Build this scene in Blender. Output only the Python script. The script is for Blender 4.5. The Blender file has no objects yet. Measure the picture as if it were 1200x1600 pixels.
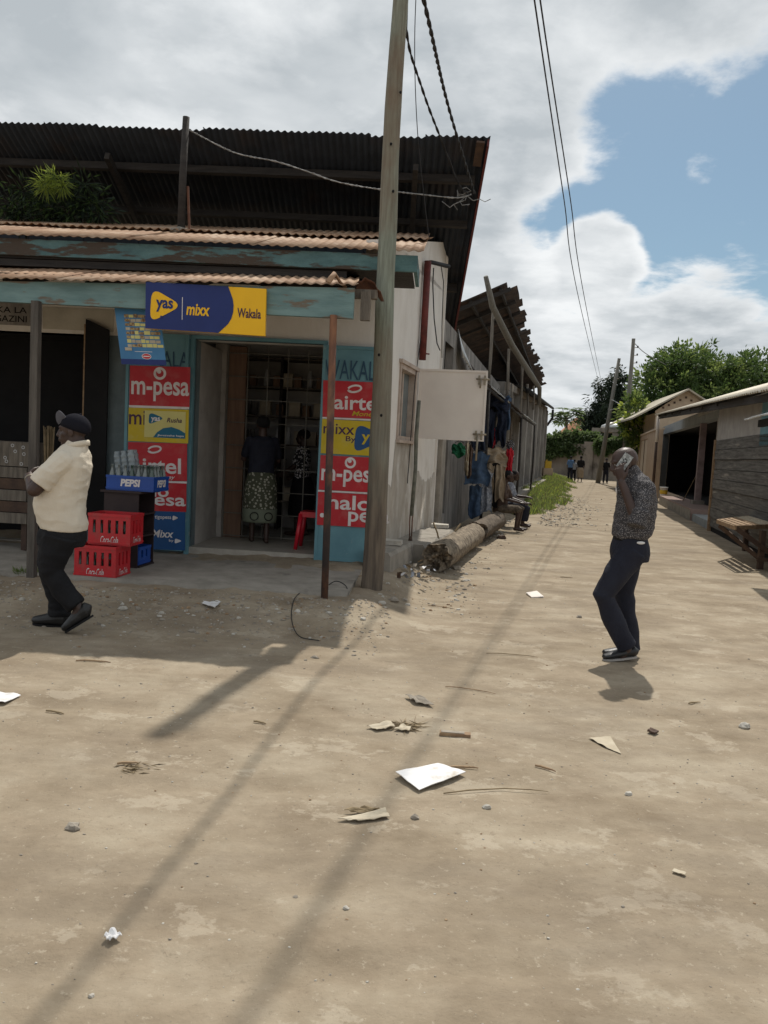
import bpy, math, random
from math import sin, cos, pi, radians, sqrt, atan2, tan
from mathutils import Vector, Matrix, noise as mn
V = Vector
SC = bpy.context.scene
COL = SC.collection

# ------------------------------------------------------------------ camera
F_PX = 1230.0; CAM_H = 1.55
PITCH = 4.46; ROLL = 3.0
cd = bpy.data.cameras.new("camera"); cam = bpy.data.objects.new("camera", cd); COL.objects.link(cam)
cd.sensor_fit = 'VERTICAL'; cd.sensor_height = 36.0; cd.lens = F_PX/1600*36.0
cd.clip_start = 0.05; cd.clip_end = 3000
CR = Matrix.Rotation(radians(90-PITCH), 3, 'X') @ Matrix.Rotation(radians(ROLL), 3, 'Z')
cam.matrix_world = Matrix.Translation((0, 0, CAM_H)) @ CR.to_4x4()
SC.camera = cam
SC.render.resolution_x = 768; SC.render.resolution_y = 1024

# ------------------------------------------------------------------ sun and sky
SUN_EL = 57.4
SUN_DX, SUN_DY = 0.25, 1.0            # towards the sun, on the ground
az = atan2(SUN_DX, SUN_DY)            # measured from +Y to +X
sd = bpy.data.lights.new("sun", 'SUN'); sd.energy = 3.6; sd.angle = radians(0.8); sd.color = (1.0, 0.95, 0.86)
sun = bpy.data.objects.new("sun", sd); COL.objects.link(sun)
tosun = V((sin(az)*cos(radians(SUN_EL)), cos(az)*cos(radians(SUN_EL)), sin(radians(SUN_EL))))
sun.rotation_euler = tosun.to_track_quat('Z', 'Y').to_euler(); sun.location = (5, 5, 30)

SC.view_settings.view_transform = 'Standard'; SC.view_settings.look = 'None'
SC.view_settings.exposure = 0.12; SC.view_settings.gamma = 1.0

def pixdir(px, py):
    v = CR @ V(((px-600)/F_PX, -(py-800)/F_PX, -1.0)); return v / v.y
def at(px, py, Y): return V((0, 0, CAM_H)) + pixdir(px, py)*Y
def gnd(px, py, z=0.0):
    d = pixdir(px, py); return V((0, 0, CAM_H)) + d*((z-CAM_H)/d.z)

world = bpy.data.worlds.new("World"); SC.world = world; world.use_nodes = True
def build_world():
    nt = world.node_tree; N = nt.nodes; L = nt.links; N.clear()
    out = N.new('ShaderNodeOutputWorld'); bg = N.new('ShaderNodeBackground'); L.new(bg.outputs[0], out.inputs[0])
    sky = N.new('ShaderNodeTexSky'); sky.sky_type = 'NISHITA'; sky.sun_disc = False
    sky.sun_elevation = radians(SUN_EL); sky.sun_rotation = az
    sky.air_density = 1.0; sky.dust_density = 1.2; sky.ozone_density = 1.0
    tc = N.new('ShaderNodeTexCoord')
    sep = N.new('ShaderNodeSeparateXYZ'); L.new(tc.outputs['Generated'], sep.inputs[0])
    def math_(op, a, b=None, clamp=False):
        m = N.new('ShaderNodeMath'); m.operation = op; m.use_clamp = clamp
        for i, x in enumerate((a, b)):
            if x is None: continue
            if isinstance(x, (int, float)): m.inputs[i].default_value = x
            else: L.new(x, m.inputs[i])
        return m.outputs[0]
    zz = math_('ADD', math_('MAXIMUM', sep.outputs[2], 0.0), 0.16)
    u = math_('DIVIDE', sep.outputs[0], zz); v = math_('DIVIDE', sep.outputs[1], zz)
    cmb = N.new('ShaderNodeCombineXYZ'); L.new(u, cmb.inputs[0]); L.new(v, cmb.inputs[1])
    def noise(scale, detail, rough, vec, dist=0.0, w=None):
        n = N.new('ShaderNodeTexNoise'); n.inputs['Scale'].default_value = scale; n.inputs['Detail'].default_value = detail
        n.inputs['Roughness'].default_value = rough; n.inputs['Distortion'].default_value = dist
        L.new(vec, n.inputs['Vector']); return n.outputs['Fac']
    n1 = noise(2.3, 13, 0.60, cmb.outputs[0], 0.15)
    n2 = noise(0.8, 5, 0.5, cmb.outputs[0])
    # the blue opening in the clouds: cones of directions
    def hole(px, py, r, soft):
        d = pixdir(px, py).normalized()
        dp = N.new('ShaderNodeVectorMath'); dp.operation = 'DOT_PRODUCT'; L.new(tc.outputs['Generated'], dp.inputs[0]); dp.inputs[1].default_value = d
        mr = N.new('ShaderNodeMapRange'); mr.interpolation_type = 'SMOOTHSTEP'
        L.new(dp.outputs['Value'], mr.inputs[0])
        mr.inputs[1].default_value = cos(radians(r+soft)); mr.inputs[2].default_value = cos(radians(max(r-soft, 0.1)))
        return mr.outputs[0]
    h = math_('MAXIMUM', hole(1120, 240, 6.5, 4), hole(1050, 290, 5, 3.5))
    h = math_('MAXIMUM', h, math_('MULTIPLY', hole(860, 372, 2.0, 2.0), 0.55))
    h = math_('MAXIMUM', h, hole(1330, 230, 9, 5))
    h = math_('MAXIMUM', h, math_('MULTIPLY', hole(930, 345, 2.6, 2.5), 0.85))
    h = math_('MAXIMUM', h, hole(1500, 120, 12, 6))
    h = math_('SUBTRACT', h, math_('MULTIPLY', hole(940, 398, 2.2, 1.4), 0.9)); h = math_('MAXIMUM', h, hole(1200, 110, 4.5, 3.5)); h = math_('SUBTRACT', h, math_('MULTIPLY', hole(1110, -10, 3.0, 3.0), 0.35)); h = math_('SUBTRACT', h, math_('MULTIPLY', hole(1095, 265, 0.7, 0.7), 0.22))
    dens = math_('SUBTRACT', math_('ADD', n1, 0.20), math_('MULTIPLY', h, 0.44))
    ms = N.new('ShaderNodeMapRange'); ms.interpolation_type = 'SMOOTHSTEP'; L.new(dens, ms.inputs[0])
    ms.inputs[1].default_value = 0.36; ms.inputs[2].default_value = 0.53
    # cloud tone: thick parts grey, thin parts white
    n3 = noise(2.6, 6, 0.55, cmb.outputs[0], 0.2)
    tone = N.new('ShaderNodeValToRGB'); me_ = N.new('ShaderNodeMapRange'); L.new(dens, me_.inputs[0]); me_.inputs[1].default_value = 0.42; me_.inputs[2].default_value = 0.72; me_.inputs[3].default_value = -0.13; me_.inputs[4].default_value = 0.05
    L.new(math_('ADD', math_('ADD', math_('MULTIPLY', n2, 0.62), math_('MULTIPLY', n3, 0.38)), me_.outputs[0]), tone.inputs[0])
    cr = tone.color_ramp; cr.elements[0].position = 0.36; cr.elements[0].color = (0.84, 0.86, 0.87, 1)
    cr.elements[1].position = 0.60; cr.elements[1].color = (0.45, 0.49, 0.52, 1)
    e = cr.elements.new(0.48); e.color = (0.66, 0.69, 0.71, 1)
    skym = N.new('ShaderNodeMixRGB'); skym.blend_type = 'MULTIPLY'; skym.inputs[0].default_value = 1.0
    L.new(sky.outputs[0], skym.inputs[1]); skym.inputs[2].default_value = (0.060, 0.072, 0.072, 1)
    # thin veil whitening the blue a little
    veil = N.new('ShaderNodeMixRGB'); veil.inputs[0].default_value = 0.14; L.new(skym.outputs[0], veil.inputs[1]); veil.inputs[2].default_value = (0.36, 0.47, 0.55, 1)
    mix = N.new('ShaderNodeMixRGB'); L.new(ms.outputs[0], mix.inputs[0]); L.new(veil.outputs[0], mix.inputs[1]); L.new(tone.outputs[0], mix.inputs[2])
    L.new(mix.outputs[0], bg.inputs[0]); bg.inputs[1].default_value = 1.0
build_world()

# ------------------------------------------------------------------ materials
MATS = {}
def mat(name, c1, c2=None, scale=6.0, rough=0.85, bump=0.0, bscale=40.0, metal=0.0, stretch=(1, 1, 1), pos=(0.35, 0.65),
        c3=None, s3=2.0, p3=(0.55, 0.62), spec=0.3, alpha=None, trans=0.0, st3=None, detail=8, coord='Object', sheen=0):
    if name in MATS: return MATS[name]
    m = bpy.data.materials.new(name); m.use_nodes = True; nt = m.node_tree; N = nt.nodes; L = nt.links
    b = N['Principled BSDF']; MATS[name] = m
    b.inputs['Roughness'].default_value = rough; b.inputs['Metallic'].default_value = metal
    b.inputs['Specular IOR Level'].default_value = spec
    if trans: b.inputs['Transmission Weight'].default_value = trans
    if alpha is not None: b.inputs['Alpha'].default_value = alpha
    tc = N.new('ShaderNodeTexCoord')
    def noise(sc, st, det=detail, rg=0.6):
        mp = N.new('ShaderNodeMapping'); mp.inputs['Scale'].default_value = st; L.new(tc.outputs[coord], mp.inputs[0])
        n = N.new('ShaderNodeTexNoise'); n.inputs['Scale'].default_value = sc; n.inputs['Detail'].default_value = det
        n.inputs['Roughness'].default_value = rg; L.new(mp.outputs[0], n.inputs['Vector']); return n.outputs['Fac']
    def ramp(fac, p, a, c):
        r = N.new('ShaderNodeValToRGB'); L.new(fac, r.inputs[0]); r.color_ramp.elements[0].position = p[0]; r.color_ramp.elements[1].position = p[1]
        r.color_ramp.elements[0].color = (*a, 1); r.color_ramp.elements[1].color = (*c, 1); return r.outputs[0]
    if c2 is None:
        c2 = tuple(x*0.86 for x in c1)
    col = ramp(noise(scale, stretch), pos, c1, c2)
    if c3 is not None:
        f = ramp(noise(s3, st3 or stretch), p3, (0, 0, 0), (1, 1, 1))
        mx = N.new('ShaderNodeMixRGB'); L.new(f, mx.inputs[0]); L.new(col, mx.inputs[1]); mx.inputs[2].default_value = (*c3, 1); col = mx.outputs[0]
    L.new(col, b.inputs['Base Color'])
    if bump:
        bp = N.new('ShaderNodeBump'); bp.inputs['Strength'].default_value = bump; bp.inputs['Distance'].default_value = 0.02
        L.new(noise(bscale, stretch, 6), bp.inputs['Height']); L.new(bp.outputs[0], b.inputs['Normal'])
    return m

def ground_mat():
    m = bpy.data.materials.new('packed_dirt'); m.use_nodes = True; nt = m.node_tree; N = nt.nodes; L = nt.links
    b = N['Principled BSDF']; b.inputs['Roughness'].default_value = 0.95; b.inputs['Specular IOR Level'].default_value = 0.15
    tc = N.new('ShaderNodeTexCoord')
    def noise(sc, st=(1, 1, 1), det=8, rg=0.6, rot=0.0, off=(0, 0, 0), dist=0):
        mp = N.new('ShaderNodeMapping'); mp.inputs['Scale'].default_value = st; mp.inputs['Rotation'].default_value = (0, 0, rot); mp.inputs['Location'].default_value = off
        L.new(tc.outputs['Object'], mp.inputs[0])
        n = N.new('ShaderNodeTexNoise'); n.inputs['Scale'].default_value = sc; n.inputs['Detail'].default_value = det; n.inputs['Distortion'].default_value = dist
        n.inputs['Roughness'].default_value = rg; L.new(mp.outputs[0], n.inputs['Vector']); return n.outputs['Fac']
    def ramp(fac, els):
        r = N.new('ShaderNodeValToRGB'); L.new(fac, r.inputs[0]); cr = r.color_ramp
        cr.elements[0].position, cr.elements[0].color = els[0][0], (*els[0][1], 1)
        cr.elements[1].position, cr.elements[1].color = els[-1][0], (*els[-1][1], 1)
        for p, c in els[1:-1]:
            e = cr.elements.new(p); e.color = (*c, 1)
        return r.outputs[0]
    def mixc(f, a, c, mode='MIX'):
        mx = N.new('ShaderNodeMixRGB'); mx.blend_type = mode
        if isinstance(f, float): mx.inputs[0].default_value = f
        else: L.new(f, mx.inputs[0])
        L.new(a, mx.inputs[1])
        if isinstance(c, tuple): mx.inputs[2].default_value = (*c, 1)
        else: L.new(c, mx.inputs[2])
        return mx.outputs[0]
    base = ramp(noise(1.3, (1, 1.4, 1), det=14, rg=0.68), [(0.34, (0.225, 0.177, 0.125)), (0.5, (0.295, 0.240, 0.174)), (0.66, (0.365, 0.308, 0.232))])
    streak = ramp(noise(1.0, (0.8, 1.2, 1), 14, 0.70, 0.25, dist=0.3), [(0.34, (0.89, 0.88, 0.86)), (0.52, (0.99, 0.99, 0.99)), (0.70, (1.09, 1.09, 1.10))])
    c = mixc(1.0, base, streak, 'MULTIPLY')
    streak2 = ramp(noise(3.2, (0.9, 1.2, 1), 14, 0.74, -0.06, (3, 5, 0)), [(0.35, (0.88, 0.875, 0.86)), (0.65, (1.08, 1.08, 1.08))])
    c = mixc(0.85, c, streak2, 'MULTIPLY')
    # pale dried patches
    pale = ramp(noise(0.55, (1, 1.8, 1), 7, 0.65, 0.3, (11, 2, 0)), [(0.54, (0, 0, 0)), (0.68, (1, 1, 1))])
    pm = N.new('ShaderNodeMath'); pm.operation = 'MULTIPLY'; pm.inputs[1].default_value = 0.5; L.new(pale, pm.inputs[0])
    c = mixc(pm.outputs[0], c, (0.44, 0.38, 0.29))
    # crisp-edged crusts of dried mud and damp brown patches
    cru = ramp(noise(2.1, (1, 1.3, 1), 14, 0.72, 0.2, (21, 9, 0)), [(0.565, (0, 0, 0)), (0.59, (1, 1, 1))]); q1 = N.new('ShaderNodeMath'); q1.operation = 'MULTIPLY'; q1.inputs[1].default_value = 0.42; L.new(cru, q1.inputs[0])
    c = mixc(q1.outputs[0], c, (0.45, 0.39, 0.305))
    dmp = ramp(noise(0.8, (0.7, 1.35, 1), 13, 0.70, 0.08, (5, 31, 0)), [(0.50, (0, 0, 0)), (0.62, (1, 1, 1))]); q2 = N.new('ShaderNodeMath'); q2.operation = 'MULTIPLY'; q2.inputs[1].default_value = 0.52; L.new(dmp, q2.inputs[0])
    c = mixc(q2.outputs[0], c, (0.205, 0.165, 0.122))
    # small spots: pale chips and dark grit
    spk = ramp(noise(42, det=3), [(0.70, (0, 0, 0)), (0.76, (1, 1, 1))]); sm = N.new('ShaderNodeMath'); sm.operation = 'MULTIPLY'; sm.inputs[1].default_value = 0.35; L.new(spk, sm.inputs[0])
    c = mixc(sm.outputs[0], c, (0.50, 0.45, 0.36))
    g2 = ramp(noise(24, det=4, rg=.7, off=(3, 4, 0)), [(0.60, (0, 0, 0)), (0.67, (1, 1, 1))]); g2m = N.new('ShaderNodeMath'); g2m.operation = 'MULTIPLY'; g2m.inputs[1].default_value = 0.38; L.new(g2, g2m.inputs[0])
    c = mixc(g2m.outputs[0], c, (0.18, 0.14, 0.10))
    g3 = ramp(noise(30, det=4, rg=.7, off=(13, 14, 0)), [(0.62, (0, 0, 0)), (0.68, (1, 1, 1))]); g3m = N.new('ShaderNodeMath'); g3m.operation = 'MULTIPLY'; g3m.inputs[1].default_value = 0.40; L.new(g3, g3m.inputs[0])
    c = mixc(g3m.outputs[0], c, (0.48, 0.42, 0.33))
    grit = ramp(noise(75, det=3, off=(7, 1, 0)), [(0.66, (0, 0, 0)), (0.74, (1, 1, 1))]); gm = N.new('ShaderNodeMath'); gm.operation = 'MULTIPLY'; gm.inputs[1].default_value = 0.5; L.new(grit, gm.inputs[0])
    c = mixc(gm.outputs[0], c, (0.15, 0.11, 0.075))
    L.new(c, b.inputs['Base Color'])
    bp = N.new('ShaderNodeBump'); bp.inputs['Strength'].default_value = 0.6; bp.inputs['Distance'].default_value = 0.02
    L.new(noise(11, (1, 1.1, 1), 15, 0.76), bp.inputs['Height'])
    bp2 = N.new('ShaderNodeBump'); bp2.inputs['Strength'].default_value = 0.4; bp2.inputs['Distance'].default_value = 0.004
    L.new(noise(70, det=5), bp2.inputs['Height']); L.new(bp.outputs[0], bp2.inputs['Normal']); L.new(bp2.outputs[0], b.inputs['Normal'])
    return m
M_DIRT = ground_mat()

M_WHITE = mat('stained_white_plaster', (0.72, 0.69, 0.65), (0.63, 0.595, 0.55), 2.0, 0.9, 0.3, 18, stretch=(1.4, 1.4, 0.8), c3=(0.46, 0.41, 0.35), s3=1.6, p3=(0.60, 0.80), st3=(1.5, 1.5, 0.6))
M_DIRTYW = mat('weathered_lower_plaster', (0.47, 0.42, 0.355), (0.33, 0.285, 0.235), 2.2, 0.95, 0.5, 22, stretch=(1.6, 1.6, 0.9), c3=(0.58, 0.54, 0.49), s3=2.0, p3=(0.52, 0.68))
M_CREAMW = mat('cream_wall_paint', (0.50, 0.47, 0.40), (0.40, 0.37, 0.31), 3, 0.9, 0.2, 20)
M_AQUAW = mat('dull_aqua_wall', (0.16, 0.20, 0.21), (0.11, 0.14, 0.15), 4, 0.85, 0.2, 20)
M_GREYW = mat('mildewed_grey_plaster', (0.30, 0.28, 0.26), (0.15, 0.14, 0.13), 2.2, 0.95, 0.5, 20, stretch=(2, 2, 0.6), c3=(0.09, 0.085, 0.08), s3=2.5, p3=(0.55, 0.75), st3=(2.5, 2.5, 0.5))
M_CONC = mat('worn_concrete', (0.32, 0.29, 0.25), (0.22, 0.20, 0.17), 4, 0.92, 0.4, 30, c3=(0.16, 0.14, 0.12), s3=3, p3=(0.58, 0.7))
M_TILE = mat('cream_floor_tile', (0.42, 0.39, 0.34), (0.34, 0.31, 0.27), 8, 0.45, 0.05)
M_AQUA = mat('peeling_aqua_paint', (0.12, 0.22, 0.225), (0.075, 0.145, 0.155), 5, 0.8, 0.5, 26, stretch=(1, 1, 2.2), c3=(0.075, 0.058, 0.045), s3=2.6, p3=(0.49, 0.535), st3=(0.55, 1, 2.6))
M_AQUA2 = mat('scuffed_aqua_fascia', (0.19, 0.29, 0.29), (0.12, 0.20, 0.205), 4, 0.8, 0.3, 26, stretch=(0.6, 1, 3), c3=(0.16, 0.13, 0.10), s3=2.0, p3=(0.56, 0.60), st3=(0.7, 1, 3))
M_PANEL = mat('aqua_door_enamel', (0.14, 0.29, 0.34), (0.105, 0.23, 0.28), 3, 0.5, 0.05, c3=(0.24, 0.33, 0.36), s3=4, p3=(0.62, 0.7))
M_RUST = mat('rusty_roof_iron', (0.38, 0.245, 0.155), (0.25, 0.145, 0.09), 3.2, 0.75, 0.12, 40, metal=0.0, c3=(0.43, 0.31, 0.22), s3=2.2, p3=(0.5, 0.62), spec=0.12)
M_RUSTD = mat('dark_rust_iron', (0.20, 0.095, 0.06), (0.11, 0.05, 0.035), 6, 0.8, 0.3, 40, metal=0.2)
M_PIPE = mat('rusty_steel_post', (0.30, 0.14, 0.075), (0.14, 0.07, 0.05), 9, 0.8, 0.3, 60, stretch=(1, 1, 0.35), c3=(0.055, 0.045, 0.045), s3=2.2, p3=(0.46, 0.58), st3=(1, 1, 0.5), metal=0.2)
M_IRON = mat('dark_blue_roof_iron', (0.026, 0.032, 0.042), (0.015, 0.019, 0.026), 3, 0.7, 0.1, 30, metal=0.0, c3=(0.032, 0.026, 0.026), s3=1.4, p3=(0.52, 0.7))  # near-black bluish iron with faint browner patches
M_OLDROOF = mat('brown_rotted_roof_iron', (0.085, 0.065, 0.055), (0.045, 0.038, 0.036), 3, 0.85, 0.3, 30, c3=(0.14, 0.085, 0.06), s3=2.2, p3=(0.55, 0.72))
M_ROOFG = mat('faded_beige_roof_iron', (0.42, 0.38, 0.30), (0.32, 0.28, 0.22), 2, 0.55, 0.1, 30, metal=0.3, c3=(0.55, 0.53, 0.48), s3=2, p3=(0.6, 0.75))
M_GALV = mat('galvanised_sheet', (0.55, 0.56, 0.56), (0.42, 0.43, 0.43), 8, 0.4, 0.1, metal=0.6)
M_TIMBER = mat('near_black_timber', (0.050, 0.044, 0.040), (0.028, 0.025, 0.024), 5, 0.85, 0.4, 30, stretch=(0.4, 3, 3))  # near-black brown timber with stretched grain
M_TIMBERG = mat('grey_weathered_timber', (0.22, 0.19, 0.155), (0.11, 0.095, 0.08), 5, 0.9, 0.5, 30, stretch=(5, 5, 0.5))
M_DKPOST = mat('dark_grey_post_timber', (0.13, 0.115, 0.10), (0.075, 0.066, 0.058), 5, 0.9, 0.5, 30, stretch=(5, 5, 0.5))
M_PLANK = mat('grey_rough_planks', (0.17, 0.165, 0.155), (0.07, 0.066, 0.062), 3, 0.9, 0.5, 30, stretch=(0.5, 5, 8), c3=(0.30, 0.28, 0.25), s3=1.5, p3=(0.58, 0.7), st3=(0.5, 4, 6))
M_RAWWOOD = mat('raw_brown_timber', (0.36, 0.25, 0.15), (0.22, 0.14, 0.085), 5, 0.8, 0.3, 40, stretch=(3, 3, 3))
M_DARKWOOD = mat('dark_stained_timber', (0.10, 0.062, 0.042), (0.055, 0.035, 0.028), 6, 0.75, 0.3, 40)
M_CAB = mat('dark_brown_laminate', (0.045, 0.030, 0.030), (0.030, 0.020, 0.022), 6, 0.55, 0.05)
def polemat():
    m = mat('creosoted_pole_wood', (0.30, 0.33, 0.27), (0.17, 0.18, 0.145), 7, 0.85, 0.6, 26, stretch=(6, 6, 0.35), c3=(0.19, 0.125, 0.085), s3=1.0, p3=(0.42, 0.62), st3=(0.6, 0.6, 0.45))
    nt = m.node_tree; N = nt.nodes; L = nt.links; b = N['Principled BSDF']; src = b.inputs['Base Color'].links[0].from_socket
    tc = N.new('ShaderNodeTexCoord'); sp = N.new('ShaderNodeSeparateXYZ'); L.new(tc.outputs['Object'], sp.inputs[0]); n = N.new('ShaderNodeTexNoise'); n.inputs['Scale'].default_value = 1.6; n.inputs['Detail'].default_value = 6; L.new(tc.outputs['Object'], n.inputs['Vector'])
    a = N.new('ShaderNodeMath'); a.operation = 'MULTIPLY_ADD'; L.new(n.outputs['Fac'], a.inputs[0]); a.inputs[1].default_value = 2.2; L.new(sp.outputs[2], a.inputs[2])
    mr = N.new('ShaderNodeMapRange'); L.new(a.outputs[0], mr.inputs[0]); mr.inputs[1].default_value = 3.7; mr.inputs[2].default_value = 1.8
    n2 = N.new('ShaderNodeTexNoise'); n2.inputs['Scale'].default_value = 5; n2.inputs['Detail'].default_value = 10; mp = N.new('ShaderNodeMapping'); mp.inputs['Scale'].default_value = (5, 5, .5); L.new(tc.outputs['Object'], mp.inputs[0]); L.new(mp.outputs[0], n2.inputs['Vector'])
    rp = N.new('ShaderNodeValToRGB'); L.new(n2.outputs['Fac'], rp.inputs[0]); rp.color_ramp.elements[0].position = .35; rp.color_ramp.elements[1].position = .65; rp.color_ramp.elements[0].color = (.20, .16, .12, 1); rp.color_ramp.elements[1].color = (.10, .08, .064, 1)
    mx = N.new('ShaderNodeMixRGB'); L.new(mr.outputs[0], mx.inputs[0]); L.new(src, mx.inputs[1]); L.new(rp.outputs[0], mx.inputs[2]); L.new(mx.outputs[0], b.inputs['Base Color'])
    return m
M_POLE = polemat()
M_POLE2 = mat('grey_pole_timber', (0.20, 0.19, 0.165), (0.13, 0.12, 0.105), 6, 0.9, 0.3, 20, stretch=(4, 4, 0.3))
M_STICK = mat('grey_green_stick', (0.19, 0.19, 0.15), (0.12, 0.12, 0.10), 12, 0.85, 0.4, 30)
M_LOG = mat('palm_trunk_bark', (0.30, 0.245, 0.18), (0.12, 0.095, 0.07), 16, 0.95, 1.0, 26, stretch=(1, 1, 1), c3=(0.07, 0.055, 0.042), s3=9, p3=(0.56, 0.66))
M_LOGD = mat('dark_palm_trunk_bark', (0.17, 0.135, 0.10), (0.08, 0.062, 0.048), 16, 0.95, 1.0, 26, c3=(0.05, 0.04, 0.03), s3=9, p3=(0.56, 0.66))
M_PILAS = mat('pale_weathered_pilaster', (0.40, 0.38, 0.35), (0.27, 0.25, 0.23), 2, 0.95, 0.2, 10, stretch=(2, 2, 0.5), c3=(0.16, 0.15, 0.14), s3=2, p3=(0.58, 0.75))
M_STEEL = mat('dull_brass_steel', (0.30, 0.26, 0.20), None, 20, 0.5, 0, metal=0.7)
M_WIRE = mat('black_cable_rubber', (0.02, 0.02, 0.022), None, 20, 0.6)
M_WIREG = mat('pale_grey_cable', (0.36, 0.36, 0.36), (0.12, 0.12, 0.12), 14, 0.5)
M_BLACK = mat('black_and_void_shade', (0.012, 0.012, 0.013), (0.008, 0.008, 0.009), 4, 0.9)  # plain black things; also paints shade into rooms and openings
M_ROOM = mat('dim_room_wall', (0.50, 0.48, 0.45), (0.38, 0.36, 0.34), 3, 0.9)
M_ROOMW = mat('room_block_wall', (0.42, 0.39, 0.36), (0.30, 0.275, 0.25), 3, 0.9)
M_CURT = mat('brown_timber_board', (0.24, 0.15, 0.10), (0.17, 0.10, 0.07), 4, 0.8, 0.2, stretch=(5, 5, 0.4))
M_SHUT = mat('cream_painted_steel', (0.74, 0.68, 0.62), (0.68, 0.615, 0.56), 2.5, 0.5, 0.05, c3=(0.34, 0.2, 0.13), s3=9, p3=(0.70, 0.76))
M_WINF = mat('cream_window_timber', (0.50, 0.42, 0.36), (0.38, 0.30, 0.25), 6, 0.8, 0.2)
M_GLASS = mat('dusty_window_glass', (0.16, 0.20, 0.21), (0.11, 0.14, 0.15), 3, 0.25, 0, spec=0.6)
M_REDP = mat('red_oxide_pipe', (0.16, 0.035, 0.03), (0.09, 0.025, 0.022), 8, 0.6, 0.1)
M_RED = mat('advert_red', (0.50, 0.025, 0.035), (0.43, 0.02, 0.03), 2.5, 0.5, c3=(0.46, 0.075, 0.075), s3=7, p3=(0.5, 0.75))
M_YEL = mat('advert_yellow', (0.60, 0.45, 0.02), (0.50, 0.37, 0.018), 2.5, 0.5, c3=(0.52, 0.42, 0.10), s3=7, p3=(0.5, 0.75))
M_GOLD = mat('signboard_amber', (0.88, 0.50, 0.012), (0.80, 0.45, 0.012), 2, 0.45)
M_LEMON = mat('advert_pale_yellow', (0.66, 0.60, 0.22), None, 3, 0.5)
M_NAVY = mat('signboard_navy', (0.016, 0.032, 0.155), (0.013, 0.026, 0.13), 3, 0.45)
M_BLUE = mat('advert_blue', (0.020, 0.085, 0.24), (0.016, 0.07, 0.20), 3, 0.5)
M_TEAL = mat('advert_teal', (0.01, 0.14, 0.24), None, 3, 0.5)
M_INK = mat('purple_black_ink', (0.06, 0.02, 0.06), None, 3, 0.5)
M_DKBLUE = mat('hand_painted_blue_lettering', (0.02, 0.06, 0.11), (0.035, 0.085, 0.14), 9, 0.6)
M_ADW = mat('advert_white', (0.74, 0.70, 0.70), (0.66, 0.62, 0.62), 3, 0.5, c3=(0.56, 0.50, 0.48), s3=9, p3=(0.5, 0.7))
M_BANN = mat('poster_sky_blue', (0.065, 0.21, 0.40), (0.05, 0.17, 0.34), 3, 0.5)
M_PRINT = mat('poster_biscuit_print', (0.40, 0.29, 0.13), (0.17, 0.09, 0.045), 40, 0.5, pos=(0.45, 0.55))
M_CRATER = mat('red_crate_plastic', (0.56, 0.018, 0.028), (0.46, 0.014, 0.022), 3, 0.4, spec=0.5, c3=(0.40, 0.05, 0.05), s3=12, p3=(0.48, 0.72))
M_CRATEB = mat('blue_crate_plastic', (0.012, 0.075, 0.36), (0.01, 0.06, 0.30), 3, 0.4, spec=0.5)
M_STOOL = mat('red_stool_plastic', (0.55, 0.012, 0.03), None, 3, 0.35, spec=0.5)
M_BOTT = mat('green_bottle_glass', (0.05, 0.09, 0.07), (0.035, 0.06, 0.05), 5, 0.08, 0, spec=0.8)
M_BOTTC = mat('clear_bottle_glass', (0.20, 0.23, 0.22), (0.14, 0.16, 0.16), 5, 0.08, 0, spec=0.8)
M_PET = mat('clear_plastic_bottle', (0.36, 0.42, 0.45), (0.24, 0.29, 0.32), 12, 0.15, 0, spec=0.8, alpha=0.72)
M_CAPM = mat('white_bottle_label', (0.5, 0.5, 0.5), None, 3, 0.5)
M_SKIN = mat('dark_brown_skin', (0.060, 0.032, 0.024), (0.042, 0.023, 0.018), 14, 0.48, 0.12, 90, spec=0.45)
M_SHIRTC = mat('cream_cotton_shirt', (0.72, 0.645, 0.53), (0.65, 0.58, 0.475), 4, 0.85, 0.3, 120)
def patterned(name, base, dots, scale, thr, rough=0.85):
    m = bpy.data.materials.new(name); m.use_nodes = True; nt = m.node_tree; N = nt.nodes; L = nt.links
    b = N['Principled BSDF']; b.inputs['Roughness'].default_value = rough; b.inputs['Specular IOR Level'].default_value = 0.2
    tc = N.new('ShaderNodeTexCoord'); vo = N.new('ShaderNodeTexVoronoi'); vo.inputs['Scale'].default_value = scale; L.new(tc.outputs['Object'], vo.inputs['Vector'])
    r = N.new('ShaderNodeValToRGB'); L.new(vo.outputs['Distance'], r.inputs[0]); r.color_ramp.elements[0].position = thr; r.color_ramp.elements[1].position = thr+0.06
    r.color_ramp.elements[0].color = (*dots, 1); r.color_ramp.elements[1].color = (*base, 1); L.new(r.outputs[0], b.inputs['Base Color']); MATS[name] = m; return m
M_SHIRTP = patterned('navy_shirt_with_white_flecks', (0.050, 0.047, 0.050), (0.33, 0.31, 0.31), 120, 0.27)
M_STRIPE = patterned('black_and_white_zigzag_cloth', (0.03, 0.03, 0.035), (0.62, 0.60, 0.62), 34, 0.40)
M_SKIRT = patterned('leaf_print_skirt', (0.07, 0.075, 0.05), (0.34, 0.33, 0.27), 26, 0.34)
M_SPOT = patterned('black_white_print_cloth', (0.05, 0.05, 0.055), (0.6, 0.6, 0.6), 60, 0.35)
M_TROUS = mat('black_trouser_cloth', (0.010, 0.010, 0.012), (0.007, 0.007, 0.009), 8, 0.85, 0.3, 60)
M_TROUSN = mat('navy_trouser_cloth', (0.016, 0.018, 0.030), (0.011, 0.012, 0.022), 8, 0.8, 0.3, 60)
M_SHOE = mat('black_shoe_leather', (0.014, 0.014, 0.015), None, 10, 0.45, 0.1, spec=0.5)
M_SOLE = mat('pale_shoe_sole', (0.36, 0.34, 0.32), None, 10, 0.7)
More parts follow.
